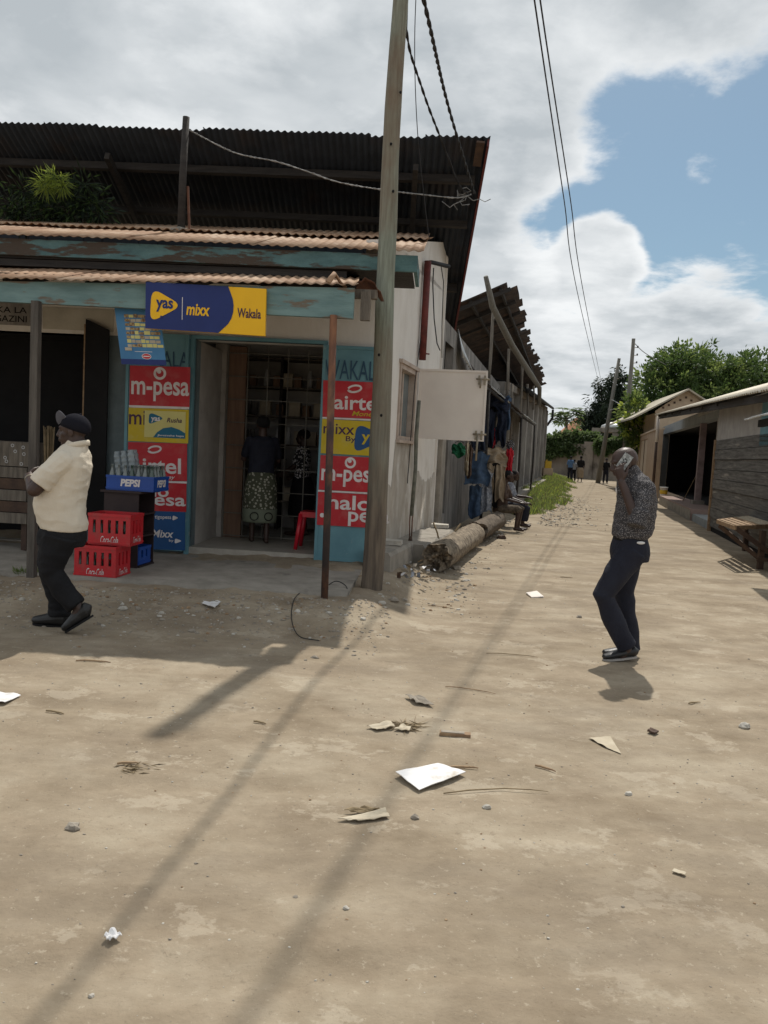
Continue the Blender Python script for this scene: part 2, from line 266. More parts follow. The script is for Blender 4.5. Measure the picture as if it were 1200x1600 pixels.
M_CAP = mat('charcoal_cap_cloth', (0.016, 0.016, 0.022), (0.012, 0.012, 0.017), 6, 0.9, 0.2, 90, spec=0.06)
M_CAPB = mat('grey_cap_brim', (0.10, 0.10, 0.12), None, 6, 0.8)
M_PHONE = mat('silver_phone_back', (0.42, 0.44, 0.44), (0.20, 0.21, 0.21), 60, 0.3, 0, spec=0.5, pos=(0.45, 0.55))
M_GREENB = mat('pale_green_skirt_border', (0.17, 0.19, 0.14), None, 6, 0.85)
M_GRASS = mat('grass_blades', (0.13, 0.18, 0.055), (0.08, 0.12, 0.040), 1.5, 0.8)
M_LEAF = mat('broad_green_leaf', (0.070, 0.115, 0.032), (0.036, 0.066, 0.022), 1.2, 0.55, spec=0.35, pos=(0.38, 0.62))
M_LEAFD = mat('dark_conifer_leaf', (0.026, 0.042, 0.022), (0.014, 0.024, 0.016), 1.2, 0.7)
M_LEAFV = mat('dusty_vine_leaf', (0.115, 0.155, 0.070), (0.055, 0.085, 0.036), 1.2, 0.6)
M_LEAFY = mat('yellow_green_leaf', (0.26, 0.32, 0.06), (0.12, 0.18, 0.04), 3, 0.6)
def leafy(m, c, f=.45):
    nt = m.node_tree; N = nt.nodes; L = nt.links; b = N['Principled BSDF']; out = N['Material Output']; t = N.new('ShaderNodeBsdfTranslucent'); t.inputs[0].default_value = (*c, 1); x = N.new('ShaderNodeMixShader'); x.inputs[0].default_value = f
    L.new(b.outputs[0], x.inputs[1]); L.new(t.outputs[0], x.inputs[2]); L.new(x.outputs[0], out.inputs[0])
leafy(M_GRASS, (0.26, 0.33, 0.09), .40); leafy(M_LEAF, (0.12, 0.19, 0.05), .30); leafy(M_LEAFV, (0.20, 0.26, 0.11), .3); leafy(M_LEAFY, (0.50, 0.58, 0.10)); leafy(M_LEAFD, (0.03, 0.05, 0.02), .2)
M_BARK = mat('grey_tree_bark', (0.15, 0.12, 0.09), (0.08, 0.065, 0.05), 8, 0.9, 0.5, 20)
M_BLOCKW = mat('grey_compound_plaster', (0.30, 0.26, 0.22), (0.19, 0.165, 0.14), 1.2, 0.95, 0.2, 8, stretch=(1, 1, 0.6), c3=(0.10, 0.085, 0.07), s3=0.9, p3=(0.55, 0.7))
M_TANW = mat('tan_compound_plaster', (0.42, 0.31, 0.22), (0.33, 0.24, 0.17), 2, 0.9, 0.2, 10)
M_TERRA = mat('terracotta_roof', (0.44, 0.21, 0.12), (0.34, 0.16, 0.09), 1, 0.85)
M_CREAMG = mat('cream_gable_paint', (0.52, 0.42, 0.31), (0.44, 0.35, 0.26), 3, 0.85)
M_SHOPW = mat('right_shop_wall_paint', (0.40, 0.38, 0.36), (0.30, 0.285, 0.27), 3, 0.9, 0.2)
M_PILLAR = mat('grey_blue_pillar_paint', (0.31, 0.33, 0.34), (0.24, 0.26, 0.27), 3, 0.85)
M_PINK = mat('faded_pink_pillar', (0.30, 0.23, 0.23), (0.20, 0.15, 0.15), 4, 0.85)
M_CLAY = mat('red_porch_screed', (0.30, 0.22, 0.19), (0.24, 0.17, 0.15), 3, 0.9)
M_PAPER = mat('white_paper', (0.74, 0.73, 0.73), (0.66, 0.65, 0.65), 9, 0.85, c3=(0.50, 0.45, 0.38), s3=14, p3=(0.55, 0.72))
M_CARD = mat('pale_card', (0.50, 0.44, 0.34), (0.40, 0.34, 0.25), 10, 0.9)
M_DRY = mat('dry_plant_stalk', (0.30, 0.23, 0.14), (0.18, 0.135, 0.08), 10, 0.9)
M_STONE = mat('rubble_stone', (0.34, 0.30, 0.25), (0.22, 0.19, 0.155), 12, 0.95, 0.4, 40)
M_STONEW = mat('pale_rubble_chip', (0.50, 0.47, 0.42), (0.40, 0.37, 0.32), 12, 0.95, 0.3, 40)
M_JEAN = mat('blue_denim', (0.060, 0.10, 0.17), (0.035, 0.06, 0.105), 8, 0.9, 0.3, 80)
M_JEAND = mat('dark_navy_denim', (0.016, 0.022, 0.042), (0.010, 0.014, 0.028), 8, 0.9, 0.3, 80)
M_KHAKI = mat('khaki_cotton', (0.36, 0.29, 0.21), (0.29, 0.23, 0.165), 6, 0.9, 0.3, 80)
M_REDC = mat('red_cloth', (0.50, 0.02, 0.035), None, 6, 0.85, 0.2, 60)
M_GREENC = mat('green_cloth', (0.015, 0.13, 0.06), None, 6, 0.85, 0.2, 60)
M_PALEB = mat('pale_grey_cloth', (0.36, 0.38, 0.42), (0.12, 0.13, 0.16), 22, 0.85)
M_YELC = mat('yellow_plastic', (0.70, 0.46, 0.05), None, 5, 0.5)
M_WHITEP = mat('white_bucket_plastic', (0.62, 0.62, 0.60), None, 5, 0.5)
M_BLUEC = mat('blue_cloth', (0.10, 0.19, 0.36), None, 6, 0.85)

# ------------------------------------------------------------------ mesh helpers
def tag(o, label=None, cat=None, group=None, kind=None):
    if label: o['label'] = label
    if cat: o['category'] = cat
    if group: o['group'] = group
    if kind: o['kind'] = kind
    return o
def empty(name, loc=(0, 0, 0), rz=0.0, label=None, cat=None, group=None):
    o = bpy.data.objects.new(name, None); COL.objects.link(o); o.location = loc; o.rotation_euler = (0, 0, rz); o.empty_display_size = 0.1
    return tag(o, label, cat, group)
def children(o): return [c for c in bpy.data.objects if c.parent == o]
def copy_tree(o, parent=None):
    c = o.copy(); COL.objects.link(c); c.parent = parent
    for ch in children(o): copy_tree(ch, c)
    return c

class MB:
    def __init__(s): s.v = []; s.f = []; s.m = []; s.mats = []; s.sm = []
    def mi(s, m):
        if m not in s.mats: s.mats.append(m)
        return s.mats.index(m)
    def add(s, vs, fs, m=None, smooth=False, M=None):
        n = len(s.v); i = s.mi(m) if m else 0
        for p in vs: s.v.append((M @ V(p)) if M else V(p))
        for f in fs: s.f.append([n+k for k in f]); s.m.append(i); s.sm.append(smooth)
        return s
    def box(s, x0, x1, y0, y1, z0, z1, m=None, M=None, bev=0.0):
        if x0 > x1: x0, x1 = x1, x0
        if y0 > y1: y0, y1 = y1, y0
        if z0 > z1: z0, z1 = z1, z0
        vs = [(x0, y0, z0), (x1, y0, z0), (x1, y1, z0), (x0, y1, z0), (x0, y0, z1), (x1, y0, z1), (x1, y1, z1), (x0, y1, z1)]
        return s.add(vs, [(0, 3, 2, 1), (4, 5, 6, 7), (0, 1, 5, 4), (1, 2, 6, 5), (2, 3, 7, 6), (3, 0, 4, 7)], m, False, M)
    def beam(s, a, b, w, h, m=None, up=V((0, 0, 1))):
        a = V(a); b = V(b); d = (b-a).normalized(); x = d.cross(up)
        if x.length < 1e-4: x = d.cross(V((0, 1, 0)))
        x.normalize(); y = x.cross(d).normalized()
        vs = []
        for p in (a, b):
            for sx, sy in ((-1, -1), (1, -1), (1, 1), (-1, 1)): vs.append(p + x*sx*w/2 + y*sy*h/2)
        return s.add(vs, [(0, 1, 2, 3), (7, 6, 5, 4), (0, 4, 5, 1), (1, 5, 6, 2), (2, 6, 7, 3), (3, 7, 4, 0)], m)
    def tube(s, pts, rad, m=None, n=10, smooth=True, flat=None, ref=None, cap=True, wob=0.0):
        pts = [V(p) for p in pts]
        if isinstance(rad, (int, float)): rad = [rad]*len(pts)
        k = len(pts); vs = []; fs = []
        prev = None
        for i, p in enumerate(pts):
            d = (pts[min(i+1, k-1)] - pts[max(i-1, 0)]).normalized()
            if prev is None:
                r = V(ref) if ref is not None else (V((1, 0, 0)) if abs(d.x) < 0.9 else V((0, 1, 0)))
            else: r = prev
            x = (r - d*r.dot(d)).normalized(); prev = x; y = d.cross(x)
            ra = rad[i] if isinstance(rad[i], (tuple, list)) else (rad[i], rad[i])
            for j in range(n):
                a = 2*pi*j/n; q = 1.0
                if wob: q = 1 + wob*mn.noise(V((cos(a)*1.5, sin(a)*1.5, i*0.6+pts[0].x*3)))
                vs.append(p + x*cos(a)*ra[0]*q + y*sin(a)*ra[1]*q)
        for i in range(k-1):
            for j in range(n):
                j2 = (j+1) % n; fs.append((i*n+j, i*n+j2, (i+1)*n+j2, (i+1)*n+j))
        if cap: fs.append(tuple(range(n-1, -1, -1))); fs.append(tuple((k-1)*n+j for j in range(n)))
        return s.add(vs, fs, m, smooth)
    def capsule(s, a, b, ra, rb, m=None, n=12):
        a = V(a); b = V(b); d = (b-a); L = d.length; d.normalize()
        P = []; R = []
        for t in (90, 65, 40, 15): P.append(a - d*ra*sin(radians(t))*1.0); R.append(max(ra*cos(radians(t)), ra*0.08))
        for t in (0.25, 0.5, 0.75): P.append(a + d*L*t); R.append(ra+(rb-ra)*t)
        for t in (15, 40, 65, 90): P.append(b + d*rb*sin(radians(t))); R.append(max(rb*cos(radians(t)), rb*0.08))
        return s.tube(P, R, m, n)
    def ball(s, c, r, m=None, n=14, k=9, M=None, wob=0.0, seed=0.0):
        c = V(c); r = (r, r, r) if isinstance(r, (int, float)) else r
        vs = []; fs = []
        for i in range(k+1):
            t = pi*i/k
            for j in range(n):
                a = 2*pi*j/n; d = V((sin(t)*cos(a), sin(t)*sin(a), cos(t)))
                if i in (0, k): d = V((0, 0, 1 if i == 0 else -1))*1.0 + V((cos(a), sin(a), 0))*0.03
                q = 1+wob*mn.noise(d*1.7+V((seed, seed*2, 0))) if wob else 1
                p = V((d.x*r[0]*q, d.y*r[1]*q, d.z*r[2]*q)); vs.append(c + ((M @ p) if M else p))
        for i in range(k):
            for j in range(n):
                j2 = (j+1) % n; fs.append((i*n+j, (i+1)*n+j, (i+1)*n+j2, i*n+j2))
        fs.append(tuple(range(n))); fs.append(tuple(k*n+j for j in range(n-1, -1, -1)))
        return s.add(vs, fs, m, True)
    def lathe(s, c, prof, m=None, n=12, smooth=True):
        c = V(c); vs = []; fs = []; k = len(prof)
        for r, z in prof:
            for j in range(n): a = 2*pi*j/n; vs.append(c+V((r*cos(a), r*sin(a), z)))
        for i in range(k-1):
            for j in range(n): j2 = (j+1) % n; fs.append((i*n+j, i*n+j2, (i+1)*n+j2, (i+1)*n+j))
        fs.append(tuple(range(n-1, -1, -1))); fs.append(tuple((k-1)*n+j for j in range(n)))
        return s.add(vs, fs, m, smooth)
    def build(s, name, m=None, parent=None, origin=None, solid=0.0, rz=0.0):
        me = bpy.data.meshes.new(name)
        o = V(origin) if origin is not None else V((0, 0, 0))
        me.from_pydata([p-o for p in s.v], [], s.f)
        mats = s.mats if s.mats else [m]
        if m is not None and not s.mats: mats = [m]
        for q in mats: me.materials.append(q)
        if s.mats:
            me.polygons.foreach_set('material_index', s.m)
        me.polygons.foreach_set('use_smooth', s.sm)
        me.update()
        ob = bpy.data.objects.new(name, me); COL.objects.link(ob); ob.location = o; ob.parent = parent
        if solid:
            md = ob.modifiers.new('thick', 'SOLIDIFY'); md.thickness = solid; md.offset = 0
        return ob

def remesh(mb, name, m, parent, voxel=0.006, smooth=4, origin=None, wrinkle=0.0, wscale=9.0, wstr=(1, 1, 1)):
    """fuse overlapping closed shapes into one continuous surface"""
    me = bpy.data.meshes.new(name+'_raw'); me.from_pydata(mb.v, [], mb.f)
    ob = bpy.data.objects.new('temp_raw', me); COL.objects.link(ob)
    r = ob.modifiers.new('r', 'REMESH'); r.mode = 'VOXEL'; r.voxel_size = voxel; r.adaptivity = 0
    if smooth:
        q = ob.modifiers.new('s', 'SMOOTH'); q.factor = 0.5; q.iterations = smooth
    dg = bpy.context.evaluated_depsgraph_get(); dg.update()
    nm = bpy.data.meshes.new_from_object(ob.evaluated_get(dg)); nm.name = name
    bpy.data.objects.remove(ob); bpy.data.meshes.remove(me)
    if wrinkle:
        ns = [v.normal.copy() for v in nm.vertices]
        for v, nn in zip(nm.vertices, ns):
            p = V((v.co.x*wstr[0], v.co.y*wstr[1], v.co.z*wstr[2]))
            k = 1-2*abs(mn.noise(p*wscale)) + 0.5*mn.noise(p*wscale*2.3)
            v.co = v.co + nn*(k*wrinkle)
    for p in nm.polygons: p.use_smooth = True
    nm.materials.clear(); nm.materials.append(m)
    ob = bpy.data.objects.new(name, nm); COL.objects.link(ob); ob.parent = parent
    return ob

# text
def text_geo(s, bold=0.0, shear=0.0):
    cu = bpy.data.curves.new('t', 'FONT'); cu.body = s; cu.size = 1; cu.offset = bold; cu.shear = shear; cu.resolution_u = 3; cu.fill_mode = 'FRONT'
    ob = bpy.data.objects.new('t', cu); COL.objects.link(ob)
    dg = bpy.context.evaluated_depsgraph_get(); dg.update()
    me = bpy.data.meshes.new_from_object(ob.evaluated_get(dg))
    vs = [v.co.copy() for v in me.vertices]; fs = [tuple(p.vertices) for p in me.polygons]
    bpy.data.objects.remove(ob); bpy.data.curves.remove(cu); bpy.data.meshes.remove(me)
    x0 = min(v.x for v in vs); x1 = max(v.x for v in vs); y0 = min(v.y for v in vs); y1 = max(v.y for v in vs)
    return [((v.x-x0)/(x1-x0), (v.y-y0)/(y1-y0)) for v in vs], fs
def put_text(mb, s, x0, x1, z0, z1, y, m, bold=0.02, shear=0.0):
    vs, fs = text_geo(s, bold, shear)
    mb.add([(x0+u*(x1-x0), y, z0+w*(z1-z0)) for u, w in vs], fs, m)
def poly(mb, pts, y, m):
    mb.add([(p[0], y, p[1]) for p in pts], [tuple(range(len(pts)))], m)
def ring(mb, cx, cz, r0, r1, y, m, n=24, a0=0, a1=360, ex=1.0):
    vs = []; fs = []
    for i in range(n+1):
        a = radians(a0+(a1-a0)*i/n)
        vs += [(cx+cos(a)*r0*ex, y, cz+sin(a)*r0), (cx+cos(a)*r1*ex, y, cz+sin(a)*r1)]
    for i in range(n): fs.append((2*i, 2*i+1, 2*i+3, 2*i+2))
    mb.add(vs, fs, m)
def stroke(mb, pts, w, y, m):
    for i in range(len(pts)-1):
        a = V((pts[i][0], 0, pts[i][1])); b = V((pts[i+1][0], 0, pts[i+1][1])); d = (b-a)
        if d.length == 0: continue
        d.normalize(); nrm = V((-d.z, 0, d.x))*w/2; a = a-d*w*0.25; b = b+d*w*0.25
        mb.add([(q.x, y-0.0001*(i % 2), q.z) for q in (a-nrm, b-nrm, b+nrm, a+nrm)], [(0, 1, 2, 3)], m)
def roundtri(cx, cz, w, h, n=6, flip=1):
    """rounded triangle pointing right"""
    P = [(-0.46*flip, 0.52), (0.60*flip, 0.04), (-0.52*flip, -0.54)]
    out = []; r = 0.36
    for i, (px, pz) in enumerate(P):
        a = V((P[i-1][0]-px, P[i-1][1]-pz)).normalized()*r; b = V((P[(i+1) % 3][0]-px, P[(i+1) % 3][1]-pz)).normalized()*r
        p0 = V((px, pz))+a; p1 = V((px, pz)); p2 = V((px, pz))+b
        for k in range(n+1):
            t = k/n; q = p0*(1-t)**2+p1*2*t*(1-t)+p2*t*t; out.append((cx+q.x*w, cz+q.y*h))
    return out

class Frame:
    """a wall's own frame: x along the wall, -y out of it, z up"""
    def __init__(s, o, ang): s.o = V((o[0], o[1], 0)); s.a = ang; s.M = Matrix.Translation(s.o) @ Matrix.Rotation(ang, 4, 'Z'); s.Mi = s.M.inverted()
    def w(s, x, y, z): return s.M @ V((x, y, z))
    def pix(s, px, py, off=0.0):
        d = s.Mi.to_3x3() @ pixdir(px, py); c = s.Mi @ V((0, 0, CAM_H)); t = (-off-c.y)/d.y; q = c+d*t; return (q.x, q.z)
    def loc(s, p): return s.Mi @ V(p)
FA = Frame((-0.17, 9.2), radians(-3.7))
DX, DY = 0.2416/sqrt(1+0.2416**2), 1/sqrt(1+0.2416**2)
SI = Frame((-0.17, 9.2), atan2(DY, DX))
RI = Frame((8.07, 19.56), atan2(-DY, -DX))

# ------------------------------------------------------------------ ground
def sst(a, b, x):
    t = min(max((x-a)/(b-a), 0), 1); return t*t*(3-2*t)
def gh(x, y):
    near = max(0.0, 1-abs(y)/80)
    z = (0.014*mn.noise(V((x*0.4, y*0.4, 0))) + 0.005*sst(14, 7, y)*mn.noise(V((x*1.9, y*2.2, 3))) + (0.006*mn.noise(V((x*5, y*6, 3)))+0.004*mn.noise(V((x*13, y*14, 3)))-sum(.011*math.exp(-((y-c_-.10*x-.10*mn.noise(V((x*.6, c_, 0))))/.085)**2)*(1+.8*mn.noise(V((x*11, y*9, c_)))) for c_ in (2.25, 3.5, 4.6)) if y < 9 else 0))*near
    l = SI.loc((x, y, 0)); s, d = l.x, -l.y           # along and out from the side wall
    # rubble bank before the porch
    b = sst(6.15, 7.2, y)*sst(0.55, -0.25, x)
    z += 0.15*b + 0.03*b*mn.noise(V((x*3.2, y*3.2, 1)))+0.016*b*mn.noise(V((x*9, y*9, 1)))
    # dirt heaped along the foot of the side wall
    if s > -1.5: z += 0.10*sst(0.9, 0.3, d)*sst(-1.2, 0.2, s)*sst(20, 12, s)
    # grass verge
    g = sst(2.5, 0.5, d)*sst(15, 20, s); z += (0.34*g + 0.05*g*mn.noise(V((x, y, 5))))*(1 if s < 60 else 0)
    z += 0.16*sst(35, 55, y)
    return z
def axis(breaks):
    out = []
    for a, b, st in breaks:
        n = max(1, int(round((b-a)/st))); out += [a+(b-a)*i/n for i in range(n)]
    out.append(breaks[-1][1]); return out
xs = axis([(-900, -100, 100), (-100, -20, 8), (-20, -6, 1), (-6, -3.6, 0.08), (-3.6, 4, 0.03), (4, 9, 0.12), (9, 22, 0.35), (22, 100, 6), (100, 900, 100)])
ys = axis([(-300, -20, 40), (-20, 1, 1), (1, 8.5, 0.032), (8.5, 16, 0.1), (16, 32, 0.25), (32, 70, 0.7), (70, 200, 10), (200, 1600, 100)])
vs = [(x, y, gh(x, y)) for y in ys for x in xs]
nx = len(xs); fs = [(j*nx+i, j*nx+i+1, (j+1)*nx+i+1, (j+1)*nx+i) for j in range(len(ys)-1) for i in range(nx-1)]
g = MB(); g.add(vs, fs, None, True); tag(g.build('ground', M_DIRT), kind='structure')

# ------------------------------------------------------------------ corrugated sheet between four corners
def corr(mb, A, B, C, D, m, pitch=0.09, amp=0.012, rows=2, jit=0.0, per=6, seed=0, sag=0.0):
    """A-B is one edge (across the corrugations), D-C the other; corrugations run A->D. laid as lapped sheets"""
    A, B, C, D = map(V, (A, B, C, D)); W = ((B-A).length+(C-D).length)/2; n = max(1, int(W/pitch)); sp = per
    nrm = (B-A).cross(D-A).normalized(); rnd = random.Random(seed)
    L = (D-A).length
    k = 0; sheet = 0
    while k < n:
        e = min(n, k+sp); u0 = k/n; u1 = min(1, (e+0.35)/n)
        j0 = rnd.uniform(-jit, jit)/L; j1 = rnd.uniform(-jit, jit)/L; lift = 0.004*(sheet % 2) + rnd.uniform(0, jit*0.25)
        skew = rnd.uniform(-jit, jit)*0.3/L
        nu = int((e-k)*8)+3; vs = []; fs = []
        for r in range(rows+1):
            for i in range(nu+1):
                u = u0+(u1-u0)*i/nu; v = r/rows; v2 = v*(1+j1-j0)+j0+skew*(i/nu)*(1-v)
                p = (A*(1-u)+B*u)*(1-v2)+(D*(1-u)+C*u)*v2
                h = amp*cos(u*n*2*pi)+lift
                if sag: h -= sag*sin(pi*v)*(0.6+0.4*mn.noise(V((u*4, seed, 0))))
                vs.append(p+nrm*h)
        for r in range(rows):
            for i in range(nu): a = r*(nu+1)+i; fs.append((a, a+1, a+nu+2, a+nu+1))
        mb.add(vs, fs, m, True); k = e; sheet += 1
    return mb
def xf(mb, M):
    mb.v = [M @ p for p in mb.v]; return mb
def admat(bl, br, tl, off, w, h):
    M = Matrix.Identity(4)
    ux = V(((br[0]-bl[0])/w, 0, (br[1]-bl[1])/w)); uz = V(((tl[0]-bl[0])/h, 0, (tl[1]-bl[1])/h))
    for i in range(3): M[i][0] = ux[i]; M[i][2] = uz[i]
    M[1][1] = 1; M[0][3] = bl[0]; M[1][3] = -off; M[2][3] = bl[1]
    return M
def adquad(fr, bl, br, tl, off, w, h): return admat(fr.pix(*bl, off), fr.pix(*br, off), fr.pix(*tl, off), off, w, h)

S2F = FA.Mi @ SI.M
# =================================================================== front shop building
SHOP = empty('shop_building', FA.w(0, 0, 0), FA.a, 'white corner shop building with rusty tin roofs and peeling aqua fascia boards', 'shop')
def P(fr, px, py, off=0.0): x, z = fr.pix(px, py, off); return x, z
dx0 = P(FA, 301, 700)[0]; dx1 = P(FA, 499, 700)[0]; dtop = P(FA, 400, 534)[1]; FL = 0.20
bx1 = P(FA, 136, 700)[0]; btop = P(FA, 60, 516)[1]
SL = -7.0; WT = 3.55
w = MB()
w.box(SL, 0, 0, 0.2, max(dtop, 0), WT, M_WHITE)                       # above the doors
w.box(bx1, dx0, 0, 0.2, FL, dtop-0.001, M_AQUAW)
w.box(dx1, 0, 0, 0.2, FL, dtop-0.001, M_WHITE)
w.box(SL, bx1, 0.002, 0.2, btop, dtop, M_CREAMW)
wb = w.build('front_wall', None, SHOP)
w = MB(); w.box(P(FA, 68, 500)[0], P(FA, 178, 500)[0], -0.012, -0.002, btop+0.02, P(FA, 120, 482)[1], M_CREAMW); w.build('lintel_panel', None, SHOP)
# side wall of the white part
sw0 = P(SI, 622, 620)[0]; sw1 = P(SI, 648, 620)[0]; swz0 = P(SI, 632, 688)[1]; swz1 = P(SI, 634, 572)[1]
SWE = P(SI, 688, 560)[0]
w = MB()
w.box(0, sw0, 0, 0.2, 0, 3.9, M_WHITE); w.box(sw0, sw1, 0, 0.2, 0, swz0, M_WHITE); w.box(sw0, sw1, 0, 0.2, swz1, 4.1, M_WHITE)
w.box(sw1, SWE, 0, 0.2, 0, 4.2, M_WHITE)
w.add([(0, 0, 3.9), (SWE, 0, 4.2), (SWE, 0, 5.0), (0, 0, 3.95), (0, .2, 3.9), (SWE, .2, 4.2), (SWE, .2, 5.0), (0, .2, 3.95)], [(0, 1, 2, 3), (7, 6, 5, 4), (3, 2, 6, 7), (1, 5, 6, 2), (0, 4, 5, 1), (0, 3, 7, 4)], M_WHITE)
# dirty splash zone stands proud as thicker old render
w2 = MB(); w2.box(0.004, SWE, -0.004, -0.001, 0.0, 0.1)
xf(w, S2F).build('side_wall', None, SHOP)
w = MB(); n = 40; vs = []; fs = []
for i in range(n+1):
    s_ = SWE*i/n; z = 1.15+0.22*mn.noise(V((s_*1.3, 0, 0)))+0.10*mn.noise(V((s_*6, 0, 0)))
    if sw0-0.1 < s_ < sw1+0.1: z = max(z, swz0-0.03)
    vs += [(s_, -0.012, 0), (s_, -0.012, z), (s_, 0.0, z+0.01)]
for i in range(n): a = 3*i; fs += [(a, a+3, a+4, a+1), (a+1, a+4, a+5, a+2)]
w.add(vs, fs, M_DIRTYW, True); xf(w, S2F).build('worn_render', None, SHOP)
# white upper return and thin corner strip at the back end
w = MB(); w.box(SWE-0.001, SWE+0.06, -0.03, 0.1, 0.2, 4.95, M_WHITE); xf(w, S2F).build('corner_pier', None, SHOP)
# side window: reveal, frame, half-open grey casement
win = MB()
for a, b, c, d in ((sw0, sw0+0.06, swz0, swz1), (sw1-0.06, sw1, swz0, swz1), (sw0+0.061, sw1-0.061, swz0, swz0+0.05), (sw0+0.061, sw1-0.061, swz1-0.06, swz1)): win.box(a, b, -0.02, 0.10, c, d, M_WINF)
win.box(sw0-0.05, sw1+0.05, -0.05, -0.001, swz1+0.002, swz1+0.05, M_WINF); win.box(sw0-0.03, sw1+0.03, -0.06, -0.001, swz0-0.04, swz0-0.002, M_WINF)
W1 = xf(win, S2F).build('window', None, SHOP)
win = MB(); win.box(sw0+0.062, sw1-0.062, 0.085, 0.095, swz0+0.052, swz1-0.062, M_GLASS); win.box((sw0+sw1)/2-0.03, (sw0+sw1)/2+0.03, 0.06, 0.084, swz0+0.052, swz1-0.062, M_WINF)
xf(win, S2F).build('pane', None, W1)
# upper roof
def line2(fr, p0, p1, off): a = P(fr, *p0, off); b = P(fr, *p1, off); return a, b
def ext(a, b, x): t = (x-a[0])/(b[0]-a[0]); return (x, a[1]+(b[1]-a[1])*t)
e0, e1 = line2(FA, (0, 366), (662, 394), 0.92); eL = ext(e0, e1, SL)
t0, t1 = line2(FA, (0, 344), (672, 366), -1.9); tL = ext(t0, t1, SL)
r = MB(); corr(r, (eL[0], -0.92, eL[1]), (e1[0], -0.92, e1[1]), (t1[0], 1.9, t1[1]), (tL[0], 1.9, tL[1]), M_RUST, 0.10, 0.0075, 3, 0.025, 7, 3)
r.build('roof', None, SHOP, solid=0.002)
# second lapped row of sheets higher up the same roof
r = MB()
def lerp(a, b, t): return V(a)*(1-t)+V(b)*t
A = lerp((eL[0], -0.92, eL[1]), (tL[0], 1.9, tL[1]), 0.46); B = lerp((e1[0], -0.92, e1[1]), (t1[0], 1.9, t1[1]), 0.46)
up = V((0, 0, 0.035)); corr(r, A+up, B+up+V((0.02, 0, 0)), V((t1[0]+0.05, 2.6, t1[1]+0.13)), V((tL[0], 2.6, tL[1]+0.13)), M_RUST, 0.105, 0.013, 2, 0.04, 7, 9)
r.build('upper_roof_sheets', None, SHOP, solid=0.002)
f0, f1 = line2(FA, (0, 397), (655, 425), 0.85); fL = ext(f0, f1, SL)
r = MB(); x1 = e1[0]-0.06
r.add([(SL, -0.85, fL[1]), (x1, -0.85, f1[1]), (x1, -0.85, e1[1]-0.02), (SL, -0.85, eL[1]-0.02), (SL, -0.81, fL[1]), (x1, -0.81, f1[1]), (x1, -0.81, e1[1]-0.02), (SL, -0.81, eL[1]-0.02)],
      [(0, 1, 2, 3), (7, 6, 5, 4), (1, 5, 6, 2), (0, 4, 5, 1), (3, 2, 6, 7)], M_AQUA)
r.box(x1-0.04, x1-0.002, -0.809, 0.0, f1[1]+0.02, e1[1]-0.01, M_AQUA)
r.build('fascia_board', None, SHOP)
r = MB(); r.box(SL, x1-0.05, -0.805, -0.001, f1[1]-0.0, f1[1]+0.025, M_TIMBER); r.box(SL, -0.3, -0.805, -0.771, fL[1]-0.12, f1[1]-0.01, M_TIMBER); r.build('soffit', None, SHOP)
# awning over the porch
AO = 1.98
a0, a1 = line2(FA, (0, 436), (560, 447), AO); aL = ext(a0, a1, SL)
b0, b1 = line2(FA, (0, 411), (562, 431), 0.02); bL = ext(b0, b1, SL)
r = MB(); corr(r, (aL[0], -AO, aL[1]), (a1[0], -AO, a1[1]), (b1[0], -0.02, b1[1]), (bL[0], -0.02, bL[1]), M_RUST, 0.095, 0.0075, 3, 0.045, 6, 21)
AW = r.build('awning_roof', None, SHOP, solid=0.002)
# bent loose tin at the end of the awning
r = MB(); q = V((a1[0]-0.28, -AO+0.02, a1[1]+0.03))
r.tube([q, q+V((0.05, 0.05, 0.09)), q+V((0.10, 0.1, 0.02)), q+V((0.15, 0.12, -0.02))], [(0.03, 0.012)]*4, M_RUST, 8)
q = V((a1[0]-0.05, -AO+0.15, a1[1]+0.0))
vs = []; fs = []
for i in range(9):
    for j in range(5):
        t = i/8; vs.append(q+V((t*0.24, j*0.12, 0.04+0.09*sin(t*pi)*(1-0.15*j)-0.06*t+0.012*sin(t*20))))
for i in range(8):
    for j in range(4): a = i*5+j; fs.append((a, a+1, a+6, a+5))
r.add(vs, fs, M_RUSTD, True); r.build('bent_tin', None, SHOP, solid=0.003)
g0 = P(FA, 0, 471, 1.92); g1 = P(FA, 553, 498, 1.92); gL = ext(g0, g1, SL); xe = P(FA, 553, 470, 1.92)[0]
r = MB()
r.add([(SL, -1.92, gL[1]), (xe, -1.92, g1[1]), (xe, -1.92, a1[1]-0.006), (SL, -1.92, aL[1]-0.006), (SL, -1.87, gL[1]), (xe, -1.87, g1[1]), (xe, -1.87, a1[1]-0.006), (SL, -1.87, aL[1]-0.006)],
      [(0, 1, 2, 3), (7, 6, 5, 4), (1, 5, 6, 2), (0, 4, 5, 1), (3, 2, 6, 7)], M_AQUA2)
r.build('awning_fascia', None, SHOP)
r = MB()
for k in range(9): 
    x = xe-0.12-k*0.8
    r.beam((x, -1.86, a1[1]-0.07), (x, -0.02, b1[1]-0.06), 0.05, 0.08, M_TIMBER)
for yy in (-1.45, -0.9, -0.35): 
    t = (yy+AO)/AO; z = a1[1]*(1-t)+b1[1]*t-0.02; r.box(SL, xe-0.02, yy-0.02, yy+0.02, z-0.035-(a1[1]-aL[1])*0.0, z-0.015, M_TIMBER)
r.build('awning_rafters', None, SHOP)
q = V((xe+0.10, -AO+0.12, a1[1]-0.02)); r = MB(); r.box(q.x-0.045, q.x+0.045, q.y, q.y+0.06, q.z-0.26, q.z+0.0, M_TIMBERG); r.box(q.x-0.12, q.x+0.10, q.y+0.061, q.y+0.13, q.z-0.05, q.z+0.03, M_TIMBERG); r.build('rafter_end', None, SHOP)
